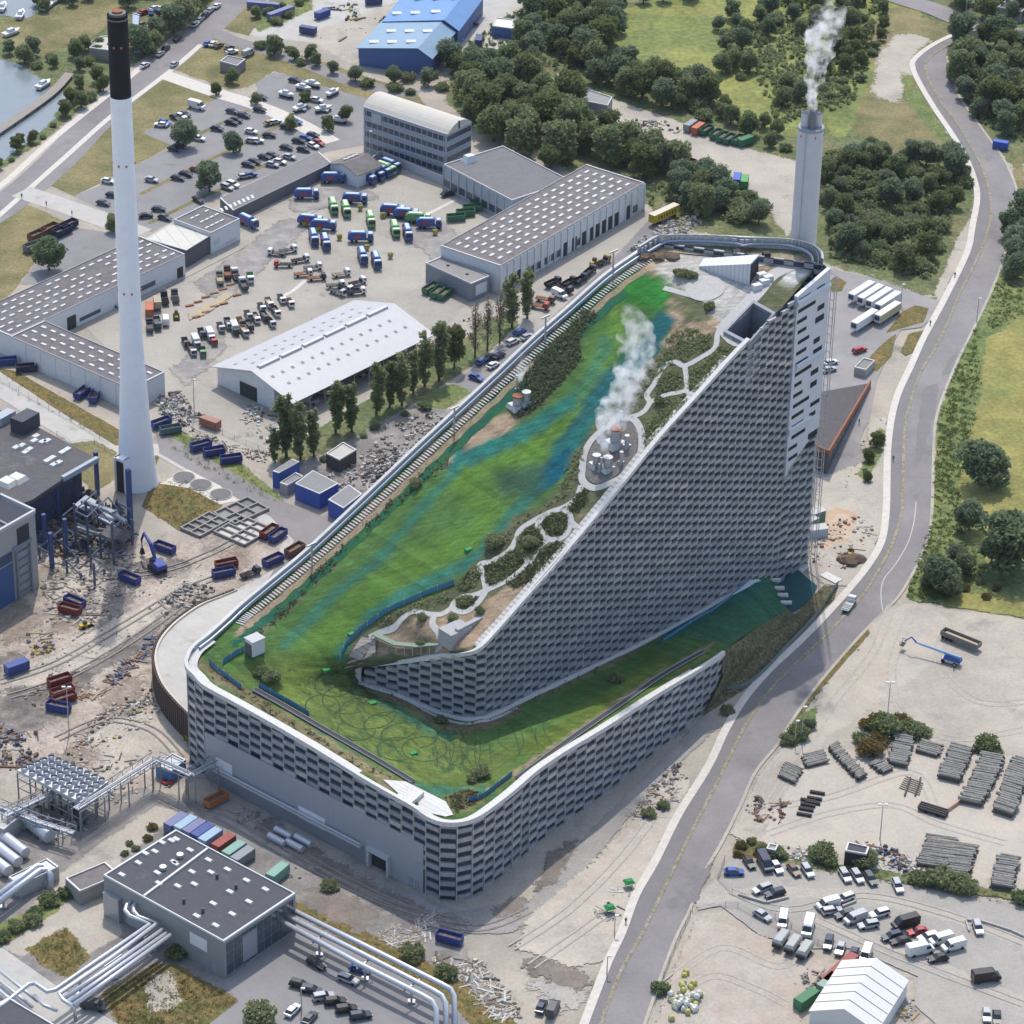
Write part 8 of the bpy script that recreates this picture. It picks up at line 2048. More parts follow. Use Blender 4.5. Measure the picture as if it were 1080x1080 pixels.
debris('scrap_debris',[(786,852),(805,838),(830,850),(828,868),(800,872),(790,866)],100,.5,1.9,[4,4,2,1],'rusty iron heap at the log yard corner',.6,30,.3)
debris('scrap_debris',[(838,1040),(850,1020),(872,1024),(860,1040)],90,.4,1.4,[1,2,1],'black scrap behind the red container',.6,31,.4)
debris('scrap_debris',[(945,1075),(960,1055),(977,1052),(965,1075)],60,.5,1.5,[7,1,8,5],'pallets stacked beside the marquee',.5,32,.3)
debris('debris',[(65,800),(140,780),(205,790),(180,830),(120,850)],120,.4,1.6,[0,1,2],'bits of rubble on the muddy yard',.4,33,.3)
debris('debris',[(870,660),(1075,660),(1075,780),(900,760),(850,780)],130,.2,.9,[0,1,5],'stones on the bare gravel yard',.3,34)
debris('debris',[(720,1000),(840,1010),(835,1070),(700,1078)],70,.2,.8,[0,1],'stones on the brown gravel',.3,35)
debris('debris',[(600,930),(700,830),(720,850),(650,985),(560,1010)],90,.2,.9,[0,1,3],'stones on the pale strip by the road',.3,36)
debris('debris',[(545,30),(480,60),(420,70),(330,40),(400,0),(330,10)],60,.6,2.4,[4,8,3,1,6,9],'pipes and drums in the far junk yard',.5,37,.5)
debris('debris',[(640,118),(720,132),(716,142),(640,128)],60,.6,1.8,[1,2,0],'junk along the sandy lane',.5,38,.4)
debris('rubble',[(660,268),(690,262),(712,270),(700,282),(670,282)],0,.4,1.6,[3],'soil',.5)if False else None
b = MB();rn = random.Random(8)
sackm = mat('white_sack',(.56,.55,.50),.9,var=.15,scale=1);sacky = mat('yellow_sack',(.40,.38,.12),.9,var=.15,scale=1)
sp_ = MB();sp_.box((0,0,0),(1.05,.95,.95),.3,.85);SK = {}
for k in range(58):
 x,y = rn.gauss(722,9),rn.gauss(1057,9.5)
 if y >1078 or abs(x-722) >22:continue
 m_ = sacky if k%3 == 0 else sackm
 if m_.name not in SK:
  b = MB();b.box((0,0,0),(1.15,1.0,.75),.3,1.1);b.box((0,0,.75),(1.2,1.05,.35),.3,.6);o = b.build('bulk_bag',m_,base=False);SK[m_.name] = o
 else:o = SK[m_.name].copy();COL.objects.link(o)
 p = g((x,y));o.location = (p.x,p.y,LIFT[0]+(.9 if k>44 else 0));o.rotation_euler = (0,0,rn.uniform(0,3))
 tag(o,('yellow' if k%3==0 else 'white')+' bulk bag in the heap on the brown gravel by the road','bag','heap of bulk bags')
# ------------------------------------------------------------------ log yard
LOG = mat('weathered_timber',(.27,.255,.225),.9,var=.3,scale=.8,col2=(.20,.19,.17),fine=.2,fscale=3)
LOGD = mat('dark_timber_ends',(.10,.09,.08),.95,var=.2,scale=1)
lb_ = MB();lb_.tube([(-.5,0,0),(.5,0,0)],.5,7);POLE = None
def logpile(A,B,C,h,label,n=22):
 """a stack of poles: corners A-B is one end (poles' ends), B-C runs along the poles; the top layer's poles are objects of their own"""
 global POLE
 a,b_,c = g(A),g(B),g(C);d = c-b_
 across = b_-a;L_ = d.length;ang = math.atan2(d.y,d.x)
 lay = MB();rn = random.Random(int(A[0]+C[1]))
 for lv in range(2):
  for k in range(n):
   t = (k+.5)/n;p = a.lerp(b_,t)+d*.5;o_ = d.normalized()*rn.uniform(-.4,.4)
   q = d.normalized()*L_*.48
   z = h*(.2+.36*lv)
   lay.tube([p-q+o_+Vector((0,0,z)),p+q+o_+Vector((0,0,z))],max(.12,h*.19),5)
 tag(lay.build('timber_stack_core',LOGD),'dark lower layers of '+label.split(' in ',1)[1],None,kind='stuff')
 for k in range(n):
  t = (k+.5)/n;p = a.lerp(b_,t)+d*.5+d.normalized()*rn.uniform(-.5,.5)
  if POLE is None:o = POLE = lb_.build('timber_pole',LOG,base=False)
  else:o = POLE.copy();COL.objects.link(o)
  r_ = across.length/n*rn.uniform(.8,1.15)
  o.location = (p.x,p.y,h*.88+rn.uniform(-.12,.18));o.rotation_euler = (rn.uniform(0,3),rn.uniform(-.015,.015),ang+rn.uniform(-.05,.05));o.scale = (L_*rn.uniform(.9,1.03),r_,r_)
  tag(o,label,'timber pole','poles '+label.split('pole ',1)[1])
for A,B,C,h,lb,n in(((944,777),(935,808),(956,812),1.6,'weathered grey pole in the stack below the lamp bush',16),((971,783),(966,795),(990,801),1.3,'weathered grey pole in the low stack beside the lamp stack',8),((1003,788),(988,822),(1012,828),1.8,'weathered grey pole in the second long stack',18),((1036,798),(1011,848),(1036,853),1.9,'weathered grey pole in the longest stack',24),((1068,802),(1046,858),(1068,865),1.9,'weathered grey pole in the long stack at the frame edge',24),((978,884),(966,915),(1000,920),1.5,'weathered grey pole in the wide stack facing the hedge',18),((1006,892),(996,924),(1022,928),1.5,'weathered grey pole in the wide right half of the hedge stack',18),((1052,905),(1044,938),(1068,942),1.6,'weathered grey pole in the small stack at the gap',14),((829,807),(820,821),(838,829),1.2,'weathered grey pole in the fan-shaped stack by the verge',10),((845,800),(850,812),(873,806),1.2,'weathered grey pole in the short skewed stack',8),((873,792),(905,826),(914,821),1.6,'short grey pole in the slanting narrow stack',24),((916,808),(930,819),(941,814),1.2,'short grey pole in the little stack by the island',9)):
 logpile(A,B,C,h,lb,n)
r = empty('timber_trailer',g((984,858)),'dark trailer loaded with old timber and its long drawbar on the log yard','trailer',None,heading((984,858),-17))
child(r,'frame','tt1',TRIM,lambda b:b.box((0,0,.5),(7,2.0,.4)))
child(r,'load','tt2',LOGD,lambda b:[b.tube([(-3.6,-1+k*.4,1.2+.35*(k%2)),(3.4,-1+k*.4,1.2+.35*(k%2))],.24,6)for k in range(6)])
child(r,'drawbar','tt3',RUST,lambda b:b.box((3.4,4.2,.6),(.4,7,.3),-.25))
wheels(r,(-1.5,1.5),.95,.45,.3)
for k,(x,y)in enumerate([(862,838),(859,844),(852,846),(857,848.5),(852,851),(850,855.5),(848,861)]):
 if k == 0:b = MB();b.box((0,0,0),(3.6,.75,.5));SLP = o = b.build('sleeper_bundle',mat('tarred_timber',(.03,.026,.024),.8),base=False)
 else:o = SLP.copy();COL.objects.link(o)
 p = g((x,y));o.location = (p.x,p.y,LIFT[0]);o.rotation_euler = (0,0,heading((x,y),-10));tag(o,ORD[k]+' short black sleeper bundle of the loose row on the log yard, from the top','timber','row of black sleepers')
b = MB()
for k in range(7):p,q = g((948+k*1.2,832-k*2)),g((970+k*.6,840-k*2));b.tube([p+Vector((0,0,.4)),q+Vector((0,0,.4))],.1,5)
for x in(956,967):b.tube([g((x-2,841))+Vector((0,0,.6)),g((x+4,822))+Vector((0,0,.6))],.22,6)
tag(b.build('pole_trestle',LOGD),'thin poles crossed over two rusty rails on the open log yard','trestle')
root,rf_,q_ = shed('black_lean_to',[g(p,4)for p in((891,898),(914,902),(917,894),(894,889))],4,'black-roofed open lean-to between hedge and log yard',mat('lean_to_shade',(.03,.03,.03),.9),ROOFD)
shed('garden_shed',[g(p,2.5)for p in((808,896),(818,898),(821,892),(811,890))],2.5,'small green-grey shed behind the car park corner hedge',mat('shed_wall',(.2,.21,.19),.8),mat('shed_top',(.3,.3,.27),.8))
# ------------------------------------------------------------------ curved ramp with its rusty sheet-pile wall
RO = [((248,624),.4),((230,631),1.6),((212,638),2.6),((196,648),3.6),((180,661),4.6),((168,676),5.4),((163,692),6.2),((165,708),6.8),((172,724),7.2),((184,739),7.4),((197,752),7.4),((206,760),7.4)]
RI = [((300,612),.4),((280,626),1.6),((262,638),2.6),((246,648),3.6),((232,660),4.6),((218,672),5.4),((208,684),6.2),((204,696),6.8),((204,708),7.2),((206,722),7.4),((208,736),7.4),((212,750),7.4)]
ro = smooth_line([tuple(g(p,z))for p,z in RO],6);ri = smooth_line([tuple(g(p,z))for p,z in RI],6)
rp = empty('curved_ramp',ro[len(ro)//2]*1,'curved concrete ramp behind a rusty sheet-pile wall at the plant corner','ramp');rp.location.z = 0
n = len(ro);b = MB();b.add(ro+ri,[(i,i+1,n+i+1,n+i)for i in range(n-1)]);b.build('roadway',CONC,rp)
b = MB()
for i in range(n-1):
 for t in(0,.5):
  p = ro[i].lerp(ro[i+1],t);d_ = (ro[i+1]-ro[i]);q = Vector((d_.y,-d_.x,0)).normalized();q = q if(p+q-ri[i]).length >(p-ri[i]).length else-q
  b.box((p.x+q.x*(.25 if t else .55),p.y+q.y*(.25 if t else .55),0),(d_.length*.5+.1,.35,p.z+.7),math.atan2(d_.y,d_.x))
b.build('sheet_pile_wall',mat('rusty_sheet_pile',(.085,.06,.05),.85,var=.3,scale=1),rp)
b = MB();edge_ = [p.lerp(q,.05)for p,q in zip(ro,ri)];b.add([p+Vector((0,0,.5))for p in ro]+[p+Vector((0,0,.5))for p in edge_]+edge_,[(i,i+1,n+i+1,n+i)for i in range(n-1)]+[(n+i,n+i+1,2*n+i+1,2*n+i)for i in range(n-1)]);b.build('kerb',PATH,rp)
# ------------------------------------------------------------------ pipes and plant, lower left
PIPE = mat('silver_pipe_cladding',(.50,.52,.55),.35,.35,var=.1,scale=.8)
def pipes(name,paths,label,rad=.55,posts=(),cat='pipe',ztop=5.5):
 pts0 = g(paths[0][0][0]);r = empty(name,(pts0.x,pts0.y,0),label,cat)
 for path in paths:
  b = MB();b.tube([g(p,z)for p,z in path],path[2:]and rad or rad,10);b.build('pipe',PIPE,r,smooth=True)
 for px in posts:
  p = g(px);b = MB();b.box((p.x,p.y,0),(.5,.5,ztop-.6));b.box((p.x,p.y,0),(1.6,1.3,.7));b.box((p.x,p.y,ztop-.8),(.3,5.5,.3),heading(px,-28));b.build('support',LIGHTG,r)
 return r
pipes('pipe_bundle',[[((298,955),5.5),((380,995),5.5),((466,1038),5.5),((475,1043),5.2),((479,1050),4.2),((480,1090),0)],[((292,961),5.5),((380,1005),5.5),((456,1044),5.5),((466,1050),5.2),((470,1058),4.2),((471,1095),0)],[((286,966),5.5),((380,1017),5.5),((446,1050),5.5),((456,1056),5.2),((460,1064),4.2),((461,1100),0)]],'three silver pipes on stilts crossing above the asphalt car park',.62,((337,1008),(385,1034),(434,1058)))
pipes('pipe_bundle',[[((141,950),7),((134,954),7),((132,960),6.8),((137,966),6.4),((158,975),6.2),((110,1008),6.2),((58,1044),6.2),((50,1046),6.2),((37,1037),6.2),((30,1038),6),((5,1058),6),((-10,1068),6)],[((146,951),7),((141,955),7),((141,961),6.8),((146,967),6.4),((166,974),6.2),((118,1010),6.2),((62,1048),6.2),((66,1054),6.2),((78,1062),5.4),((80,1076),1)],[((172,980),5.8),((110,1024),5.8),((66,1054),5.8)],[((176,984),5.6),((116,1026),5.6),((72,1058),5.6)],[((180,986),5.8),((122,1028),5.8),((78,1060),5.8)]],'bent silver pipes running from the pump house wall to the corner office',.5,((162,1002),(120,1032),(85,1050)))
pipes('pipe_bundle',[[((-10,958),4),((42,918),4),((50,917),3.9),((53,922),3.4),((53,938),0)],[((-10,951),4),((38,914),4),((46,913),3.9),((49,918),3.4),((49,936),0)]],'pair of silver pipes coming in at the frame edge to a bent end',.75,((20,946),(4,958)),ztop=4)
pipes('pipe_bundle',[[((0,1024),3),((20,1040),3),((40,1056),3)],[((-6,1030),3),((14,1046),3),((34,1062),3)],[((36,1050),4),((46,1060),4),((60,1066),4)],[((-10,1036),3),((8,1052),3),((28,1066),3)]],'short silver pipe runs beside the black office roof',.4)
def tank(px,L_,rad,ang,lab,grp='silver tanks',z=0.6):
 p = g(px);a = heading(px,ang);d_ = Vector((math.cos(a),math.sin(a),0))*L_/2;c = Vector((p.x,p.y,rad+z))
 r = empty('storage_tank',(p.x,p.y,0),lab,'tank',grp)
 b = MB();b.tube([c-d_,c-d_*.97,c+d_*.97,c+d_],[rad*.6,rad,rad,rad*.6],20);b.build('vessel',PIPE,r,smooth=False)
 for t in(-.6,.6):q = c+d_*t;b = MB();b.box((q.x,q.y,0),(.5,rad*1.6,rad+z-.2),a);b.build('saddle',CONC,r)
for px,L_,rad,lb in(((39,880),11,1.7,'largest silver tank, lying alone beside the cooler'),((16,898),9,1.35,'silver tank nearest to the largest one'),((8,908),9,1.35,'middle silver tank beside the switch house'),((-2,917),9,1.35,'silver tank cut by the frame edge')):tank(px,L_,rad,-38,lb)
for px,lb in(((299,882),'white vessel at the back of the four by the front wall'),((292,889),'white vessel nearest the grey track, first of four'),((320,890),'white vessel at the far end of the four'),((311,895),'white vessel at the near end of the four')):tank(px,5.2,.85,-28,lb,'white vessels by the front wall',.1)
shed('switch_house',quad_roof((9,926),(21,935),(50,906),3.6),3.6,'grey ribbed switch house beside the silver tanks',mat('switch_grey',(.38,.37,.36),.6,.1),mat('switch_roof',(.42,.44,.46),.5,.2))
shed('grey_block_house',[g(p,4)for p in((-15,868),(4,876),(24,860),(4,850))],4,'flat pale block house behind the air cooler',mat('block_grey',(.36,.35,.32),.8),mat('block_roof',(.42,.40,.36),.8))
HC = 8
cq = [g(p,HC)for p in((18,812),(85,846),(114,824),(54,797))]
c = sum(cq,Vector())/4
ac = empty('air_cooler',(c.x,c.y,0),'steel air cooler with rows of round white fans on a tall frame','air cooler')
b = MB();b.prism([xy(p)for p in cq],HC-.8,HC);b.build('deck',mat('cooler_deck',(.50,.51,.52),.5,.2),ac)
for i in range(8):
 for j in range(5):
  p = cq[0].lerp(cq[1],(i+.5)/8).lerp(cq[3].lerp(cq[2],(i+.5)/8),(j+.5)/5)
  b = MB();b.cyl((p.x,p.y),.85,.75,HC,HC+.9,12,caps=False);b.cyl((p.x,p.y),.7,.7,HC+.3,HC+.35,12);o = b.build('fan',PIPE,ac)
STEEL = mat('plant_steel',(.26,.28,.30),.5,.4,var=.15,scale=1)
b = MB()
for i in range(6):
 for j in range(3):
  p = cq[0].lerp(cq[1],i/5).lerp(cq[3].lerp(cq[2],i/5),j/2);b.box((p.x,p.y,0),(.35,.35,HC-.8))
for z in(3,5.5):
 for i in range(4):a,d2 = cq[i-1],cq[i];b.tube([(a.x,a.y,z),(d2.x,d2.y,z)],.16,5)
b.build('steel_frame',STEEL,ac)
def bridge(path,z,wd,label,leg=8):
 P = [g(p,z)for p in path];r = empty('pipe_bridge',(P[0].x,P[0].y,0),label,'pipe bridge')
 b = MB();q = MB();lg_ = MB()
 for a,d2 in zip(P[:-1],P[1:]):
  v = d2-a;n_ = Vector((-v.y,v.x,0)).normalized()*wd/2;m_ = max(2,int(v.length/3))
  for s in(-1,1):
   for dz in(0,1.8):b.tube([a+n_*s+Vector((0,0,dz)),d2+n_*s+Vector((0,0,dz))],.13,5)
   for k in range(m_):e,f_ = a.lerp(d2,k/m_),a.lerp(d2,(k+1)/m_);b.tube([e+n_*s,f_+n_*s+Vector((0,0,1.8))],.07,4);b.tube([e+n_*s,e+n_*s+Vector((0,0,1.8))],.07,4)
  for s in(-.5,0,.5):q.tube([a+n_*s+Vector((0,0,.5)),d2+n_*s+Vector((0,0,.5))],.22,6)
  for k in range(max(1,int(v.length/leg))+1):
   e = a.lerp(d2,min(1,k*leg/v.length))
   for s in(-1,1):lg_.box((e.x+n_.x*s,e.y+n_.y*s,0),(.3,.3,z))
 b.build('truss',STEEL,r);q.build('pipe_run',PIPE,r);lg_.build('trestle_leg',STEEL,r)['kind'] = 'stuff'
bridge([(80,855),(165,802),(202,819),(226,806)],7,2.6,'steel pipe bridge bending towards the corner of the plant')
bridge([(5,862),(60,835),(85,850)],5,2.2,'low pipe bridge in front of the air cooler',6)
bridge([(-5,850),(40,868),(78,880)],4,2.0,'pipe bridge above the largest silver tank',6)
debris('scrap_debris',[(20,850),(80,850),(100,868),(60,890),(20,865)],160,.5,2.0,[1,1,2,5],'valves and steelwork under the air cooler',1.2,40,.6)
shed('blue_container_house',[g(p,3)for p in((164,808),(180,815),(196,802),(182,795))],3,'blue-edged hut with a white roof at the ramp foot',mat('hut_blue',(.08,.2,.4),.5),mat('hut_white',(.5,.52,.54),.6))
b = MB();p = g((177,825));b.tube([(p.x+1.2*math.cos(k*.5236),p.y+1.2*math.sin(k*.5236),.35)for k in range(13)],.35,8);tag(b.build('hose_coil',mat('red_hose',(.45,.04,.03),.6)),'bright red hose coil on the ground under the pipe bridge','hose')
for px,lb in(((194,504),'round grey tank lid nearest the chimney'),((212,512),'middle round grey tank lid of three'),((233,522),'round grey tank lid farthest from the chimney')):
 p = g(px);r = empty('tank_lid',(p.x,p.y,0),lb,'tank lid','round tank lids');b = MB();b.cyl((p.x,p.y),3.2,3.2,0,.35,28);b.build('rim',CONC,r);b = MB();b.cyl((p.x,p.y),2.9,2.9,.35,.42,28);b.build('grating',mat('lid_grating',(.13,.13,.13),.8),r)
for A,B,C,nx,ny,lb in(((191,556),(211,565),(237,547),4,2,'empty concrete basin frame nearest the rubble'),((226,560),(258,574),(285,556),4,2,'concrete basin with pale panels beside the site street'),((226,540),(248,552),(276,532),3,2,'concrete basin with sandy floor behind the others')):
 q = quad_roof(A,B,C,.9);c = sum(q,Vector())/4;r = empty('concrete_basin',(c.x,c.y,0),lb,'basin','concrete basins')
 b = MB();b.prism([xy(p)for p in q],0,.25);b.build('floor',PATH if 'pale' in lb else MUD,r);b = MB()
 for i in range(nx+1):a,d2 = q[0].lerp(q[1],i/nx)if False else q[0].lerp(q[3],i/nx),q[1].lerp(q[2],i/nx);v = d2-a;b.box(((a.x+d2.x)/2,(a.y+d2.y)/2,.2),(v.length+.4,.4,.75),math.atan2(v.y,v.x))
 for j in range(ny+1):a,d2 = q[0].lerp(q[1],j/ny),q[3].lerp(q[2],j/ny);v = d2-a;b.box(((a.x+d2.x)/2,(a.y+d2.y)/2,.25),(v.length+.4,.4,.72),math.atan2(v.y,v.x))
 b.build('basin_wall',mat('basin_concrete',(.27,.26,.245),.85),r)
# ------------------------------------------------------------------ things on the ski slope
NET = mat('blue_net',(.06,.20,.34),.7,var=.2,scale=1)
def net(pxs,label,h=1.3,m=NET,name='safety_net'):
 P = smooth_line([rf(p)for p in pxs],4);n = len(P);r = empty(name,P[0],label,'safety net' if m is NET else 'fence')
 b = MB();b.add(P+[p+Vector((0,0,h))for p in P],[(i,i+1,n+i+1,n+i)for i in range(n-1)]);b.build('netting',m,r)
 for k in range(0,n,3):b = MB();b.box(tuple(P[k]),(.12,.12,h+.2));b.build('post',LIGHTG,r)
net([(479,616),(455,625),(432,635),(410,645),(395,655),(380,666),(368,678),(361,690),(358,700)],'blue safety net curving round the planted tip of the slope')
net([(221,694),(223,702),(238,714),(255,727)],'blue net at the rounded corner of the slope')
net([(273,724),(290,734),(310,745),(326,755)],'blue net along the front margin by the dark bush')
net([(494,846),(508,842),(522,832),(540,818)],'blue net at the lower turn of the slope')
net([(235,700),(247,692),(258,686)],'short blue net beside the white slope cabin')
net([(700,676),(737,652),(755,642),(790,613)],'blue net along the foot of the big wall',.8)
def track(pxs,label):
 P = smooth_line([rf(p)for p in pxs],4);L,Rr = ribbon_pts(P,1.3);n = len(P);r = empty('conveyor_lift',P[0],label,'conveyor lift')
 b = MB();b.add([p+Vector((0,0,.35))for p in L+Rr],[(i,n+i,n+i+1,i+1)for i in range(n-1)]);b.add([p+Vector((0,0,.35))for p in Rr]+[p+Vector((0,0,-.3))for p in Rr],[(i,n+i,n+i+1,i+1)for i in range(n-1)]);b.build('belt',mat('dark_belt',(.055,.05,.05),.8),r)
 for s,q in((1,L),(-1,Rr)):b = MB();b.tube([p+Vector((0,0,.45))for p in q],.14,5);b.build('rail',STEEL,r)
track([(268,728),(300,746),(350,775),(400,804),(436,826)],'dark conveyor lift along the front margin of the slope')
track([(546,822),(600,782),(660,740),(700,712),(742,688)],'dark conveyor lift along the lower wall of the slope')
def rbox(name,px,size,m,label,cat,rz=.6,dz=0,grp=None):
 p = rf(px);b = MB();b.box((p.x,p.y,p.z-.2+dz),size,rz);return tag(b.build(name,m),label,cat,grp)
p = rf((269,688));r = empty('slope_cabin',p,'white box cabin standing at the rounded corner of the slope','cabin')
b = MB();b.box((p.x,p.y,p.z),(3.6,3.0,4.0),.75);b.build('shell',mat('cabin_white',(.6,.6,.6),.6),r);b = MB();b.box((p.x-1.2,p.y-1.0,p.z+.1),(2.2,1.2,3.0),.75+1.57);b.build('opening',mat('cabin_opening',(.1,.1,.1),.8),r);b = MB();b.box((p.x,p.y,p.z+4),(4.0,3.4,.2),.75);b.build('roof',mat('cabin_top',(.42,.42,.43),.6),r)
GM = mat('bright_green_mat',(.02,.22,.06),.7)
for px,lb in(((371,669),'small bright green box against the blue net'),((344,707),'bright green mat on the open slope'),((494,580),'bright green box at the foot of the planted side'),((393,742),'dark green frame on the lower turn'),((436,795),'pale green mat low on the turn')):rbox('landing_mat',px,(1.7,1.2,.6),GM,lb,'mat',grp='green mats on the slope')
for k,px in enumerate([(329,598),(479,454),(575,358),(648,287)]):
 p = rf(px);r = empty('lift_pylon',p,f'{ORD[k]} grey lift pylon counted up the long edge of the slope','pylon','lift pylons');b = MB();b.cyl((p.x,p.y),.28,.22,p.z-.3,p.z+6.5,10);b.build('mast',LIGHTG,r);b = MB();b.box((p.x,p.y,p.z+6.2),(3.0,.35,.35),.8);b.build('crossarm',LIGHTG,r)
for k,(px,a)in enumerate([((772,612),0),((812,604),1),((818,612),1),((823,620),1),((826,628),1),((830,636),1)]):
 p = rf(px);b = MB();b.box((p.x,p.y,p.z+.1),(5.5,1.0,.5)if not a else(3.4,1.2,.6),heading(px,40 if not a else 0));tag(b.build('white_slab',WHITEP),'long pale beam on the teal matting' if not a else f'{ORD[k - 1]} white slab of the jagged line at the foot of the ramp','slab',None if not a else 'jagged white slabs')
p = rf((692,271));b = MB()
for k in range(5):b.blob((p.x-3+k*1.8,p.y+(k%2)*1.4,p.z),2.0,k,.3,2,.5)
tag(b.build('soil_heap',mat('brown_soil',(.12,.085,.06),.95,var=.3,scale=.6)),'dark brown soil heap at the top of the slope','soil heap')
for k,px in enumerate([(803,293),(810,296),(806,300),(798,305)]):rbox('roof_unit',px,(2.4,1.6,1.6),mat('unit_white',(.6,.6,.6),.6),f'{ORD[k]} white roof unit beside the summit path','roof unit',.5,grp='white roof units')
for k,px in enumerate([(777,270),(808,272)]):rbox('dark_planter',px,(1.8,1.8,1.8),TRIM,['black box on the summit bed nearer the lift house','black box on the summit bed nearer the chimney'][k],'box',.3)
# ------------------------------------------------------------------ jetty, masts, lamp posts, barriers, people
P = [g(p,1.3)for p in((-10,143),(35,112),(58,94),(73,77))];P = smooth_line([tuple(p)for p in P],4);L,Rr = ribbon_pts(P,3.4);n = len(P)
r = empty('jetty',g((35,112)),'long timber jetty on piles across the harbour water','jetty');up = Vector((0,0,.4))
b = MB();b.add(L+Rr+[p-up for p in Rr],[(i,n+i,n+i+1,i+1)for i in range(n-1)]+[(n+i,2*n+i,2*n+i+1,n+i+1)for i in range(n-1)]);b.build('deck',mat('jetty_timber',(.26,.235,.20),.9,var=.2,scale=.5),r)
b = MB();[b.box((q.x,q.y,-1),(.3,.3,2.2))for q in(Rr+L)[::1]];b.build('piles',mat('dark_pile',(.06,.055,.05),.9),r)['kind'] = 'stuff'
LPOST = None
for k,(px,h,lb)in enumerate([((73,776),14,'tall floodlight mast beside the red skips'),((934,778),16,'tall twin-headed floodlight mast in the log yard bushes'),((928,886),10,'twin-headed lamp post between log yard and lean-to'),((845,782),10,'lamp post on the green road verge'),((838,786),7,'shorter post on the green road verge'),((205,440),12,'lamp post at the depot fence near the chimney'),((390,174),12,'thin mast before the office block'),((1030,340),8,'lamp post on the outer side of the curving road'),((1018,24),9,'lamp post at the top of the curving road'),((950,322),7,'lamp post beside the cream-sided trailer'),((648,985),5,'signpost at the crossing of cycle lane and yard'),((640,1028),5,'blue signpost at the road corner'),((288,488),11,'lamp post at the first poplar'),((318,1070),7,'lamp post in the asphalt car park'),((890,870),0,'')]):
 if not h:continue
 r = make_lamp()if False else empty('lamp_post',g(px),lb,'lamp post');p = g(px)
 b = MB();b.cyl((p.x,p.y),.16,.09,0,h,8);b.build('post',LIGHTG,r);b = MB();[b.box((p.x+s,p.y,h),(.9,.5,.3))for s in((-.7,.7)if 'twin' in lb or 'flood' in lb else(.4,))];b.build('lamp_head',mat('lamp_white',(.6,.6,.58),.4),r)
def barrier(pxs,label,m=None,h=.8,w=.4,name='concrete_barrier',cat='barrier'):
 b = MB()
 for a,d2 in zip(pxs[:-1],pxs[1:]):a,d2 = g(a),g(d2);v = d2-a;b.box(((a.x+d2.x)/2,(a.y+d2.y)/2,0),(v.length,w,h),math.atan2(v.y,v.x),.95)
 tag(b.build(name,m or CONC),label,cat)
barrier([(1018,972),(1022,984)],'short leg of the white barrier round the lone silver estate car');barrier([(1018,972),(1034,973),(1050,978),(1066,983),(1090,994)],'long white barrier curving off to the frame edge')
barrier([(778,945),(808,954),(832,948)],'low kerb wall between the upper parked cars and the lane');barrier([(858,958),(874,953)],'low kerb bar at the middle cluster');barrier([(888,958),(903,952)],'low kerb bar beside the white estate cars')
WIRE = mat('fence_mesh',(.20,.20,.20),.7,var=.2,scale=1)
def fence(pxs,label,h=1.7,st=4):
 r = empty('wire_fence',g(pxs[0]),label,'fence')
 for a,d2 in zip(pxs[:-1],pxs[1:]):
  a,d2 = g(a),g(d2);v = d2-a;n_ = max(1,int(v.length/st));b = MB()
  for k in range(n_):e = a.lerp(d2,k/n_);b.box((e.x,e.y,0),(.09,.09,h))
  for z in(.25,.7,1.15,h-.1):b.tube([a+Vector((0,0,z)),d2+Vector((0,0,z))],.025,4)
  b.build('fence_panel',WIRE,r)
fence([(764,908),(757,928),(772,944),(790,950)],'wire fence round the corner of the gravel car park');fence([(730,962),(765,957),(778,958),(810,975),(880,1005),(900,1018)],'wire fence below the car park entrance');fence([(0,402),(40,425),(75,445),(115,468)],'railing along the concrete street by the ruined hall');fence([(60,460),(75,470),(100,468),(120,480)],'fence round the dry grass behind the ruined hall');fence([(728,966),(712,1000),(700,1030),(690,1060)],'wire fence between road and brown gravel');fence([(165,410),(210,448),(285,480)],'fence along the lower edge of the depot yard');fence([(870,1000),(800,960)],'short fence behind the tankers')
b = MB();P = [g(p)for p in((884,618),(868,642),(848,666),(825,690),(806,710),(792,722),(780,728),(762,730))];P = smooth_line([tuple(p)for p in P],3);n = len(P);b.add(P+[p+Vector((0,0,1.8))for p in P],[(i,i+1,n+i+1,n+i)for i in range(n-1)]);tag(b.build('green_hoarding',mat('green_mesh',(.14,.18,.17),.8,var=.15,scale=.5)),'grey-green mesh hoarding curving along the foot of the planted bank','hoarding')
def person(px,rz,label,shirt,on=None):
 p = on or g(px,LIFT[0]);r = empty('person',p,label,'person',None,rz)
 b = MB();b.tube([(-.1,.02,0),(-.1,.0,.45),(-.09,0,.85),(0,0,.95),(0,0,1.25),(0,0,1.43),(0,.01,1.5),(0,.02,1.58),(0,.02,1.68),(0,.02,1.75)],[.07,.08,.1,.17,.19,.17,.07,.1,.11,.05],8)
 b.tube([(.1,.02,0),(.1,0,.45),(.09,0,.9)],[.07,.08,.1],8)
 for s in(-1,1):b.tube([(s*.2,0,1.4),(s*.27,.03,1.1),(s*.25,.12,.82)],[.07,.055,.04],6)
 b.build('body',mat('dark_clothes',(.05,.05,.07),.9),r,base=False);b = MB();b.tube([(0,0,.9),(0,0,1.25),(0,0,1.46)],[.2,.22,.12],8);b.build('jacket',mat('jacket_'+shirt,{'hi-vis':(.5,.55,.05),'dark':(.04,.05,.09),'red':(.4,.06,.05)}[shirt],.8),r,base=False)
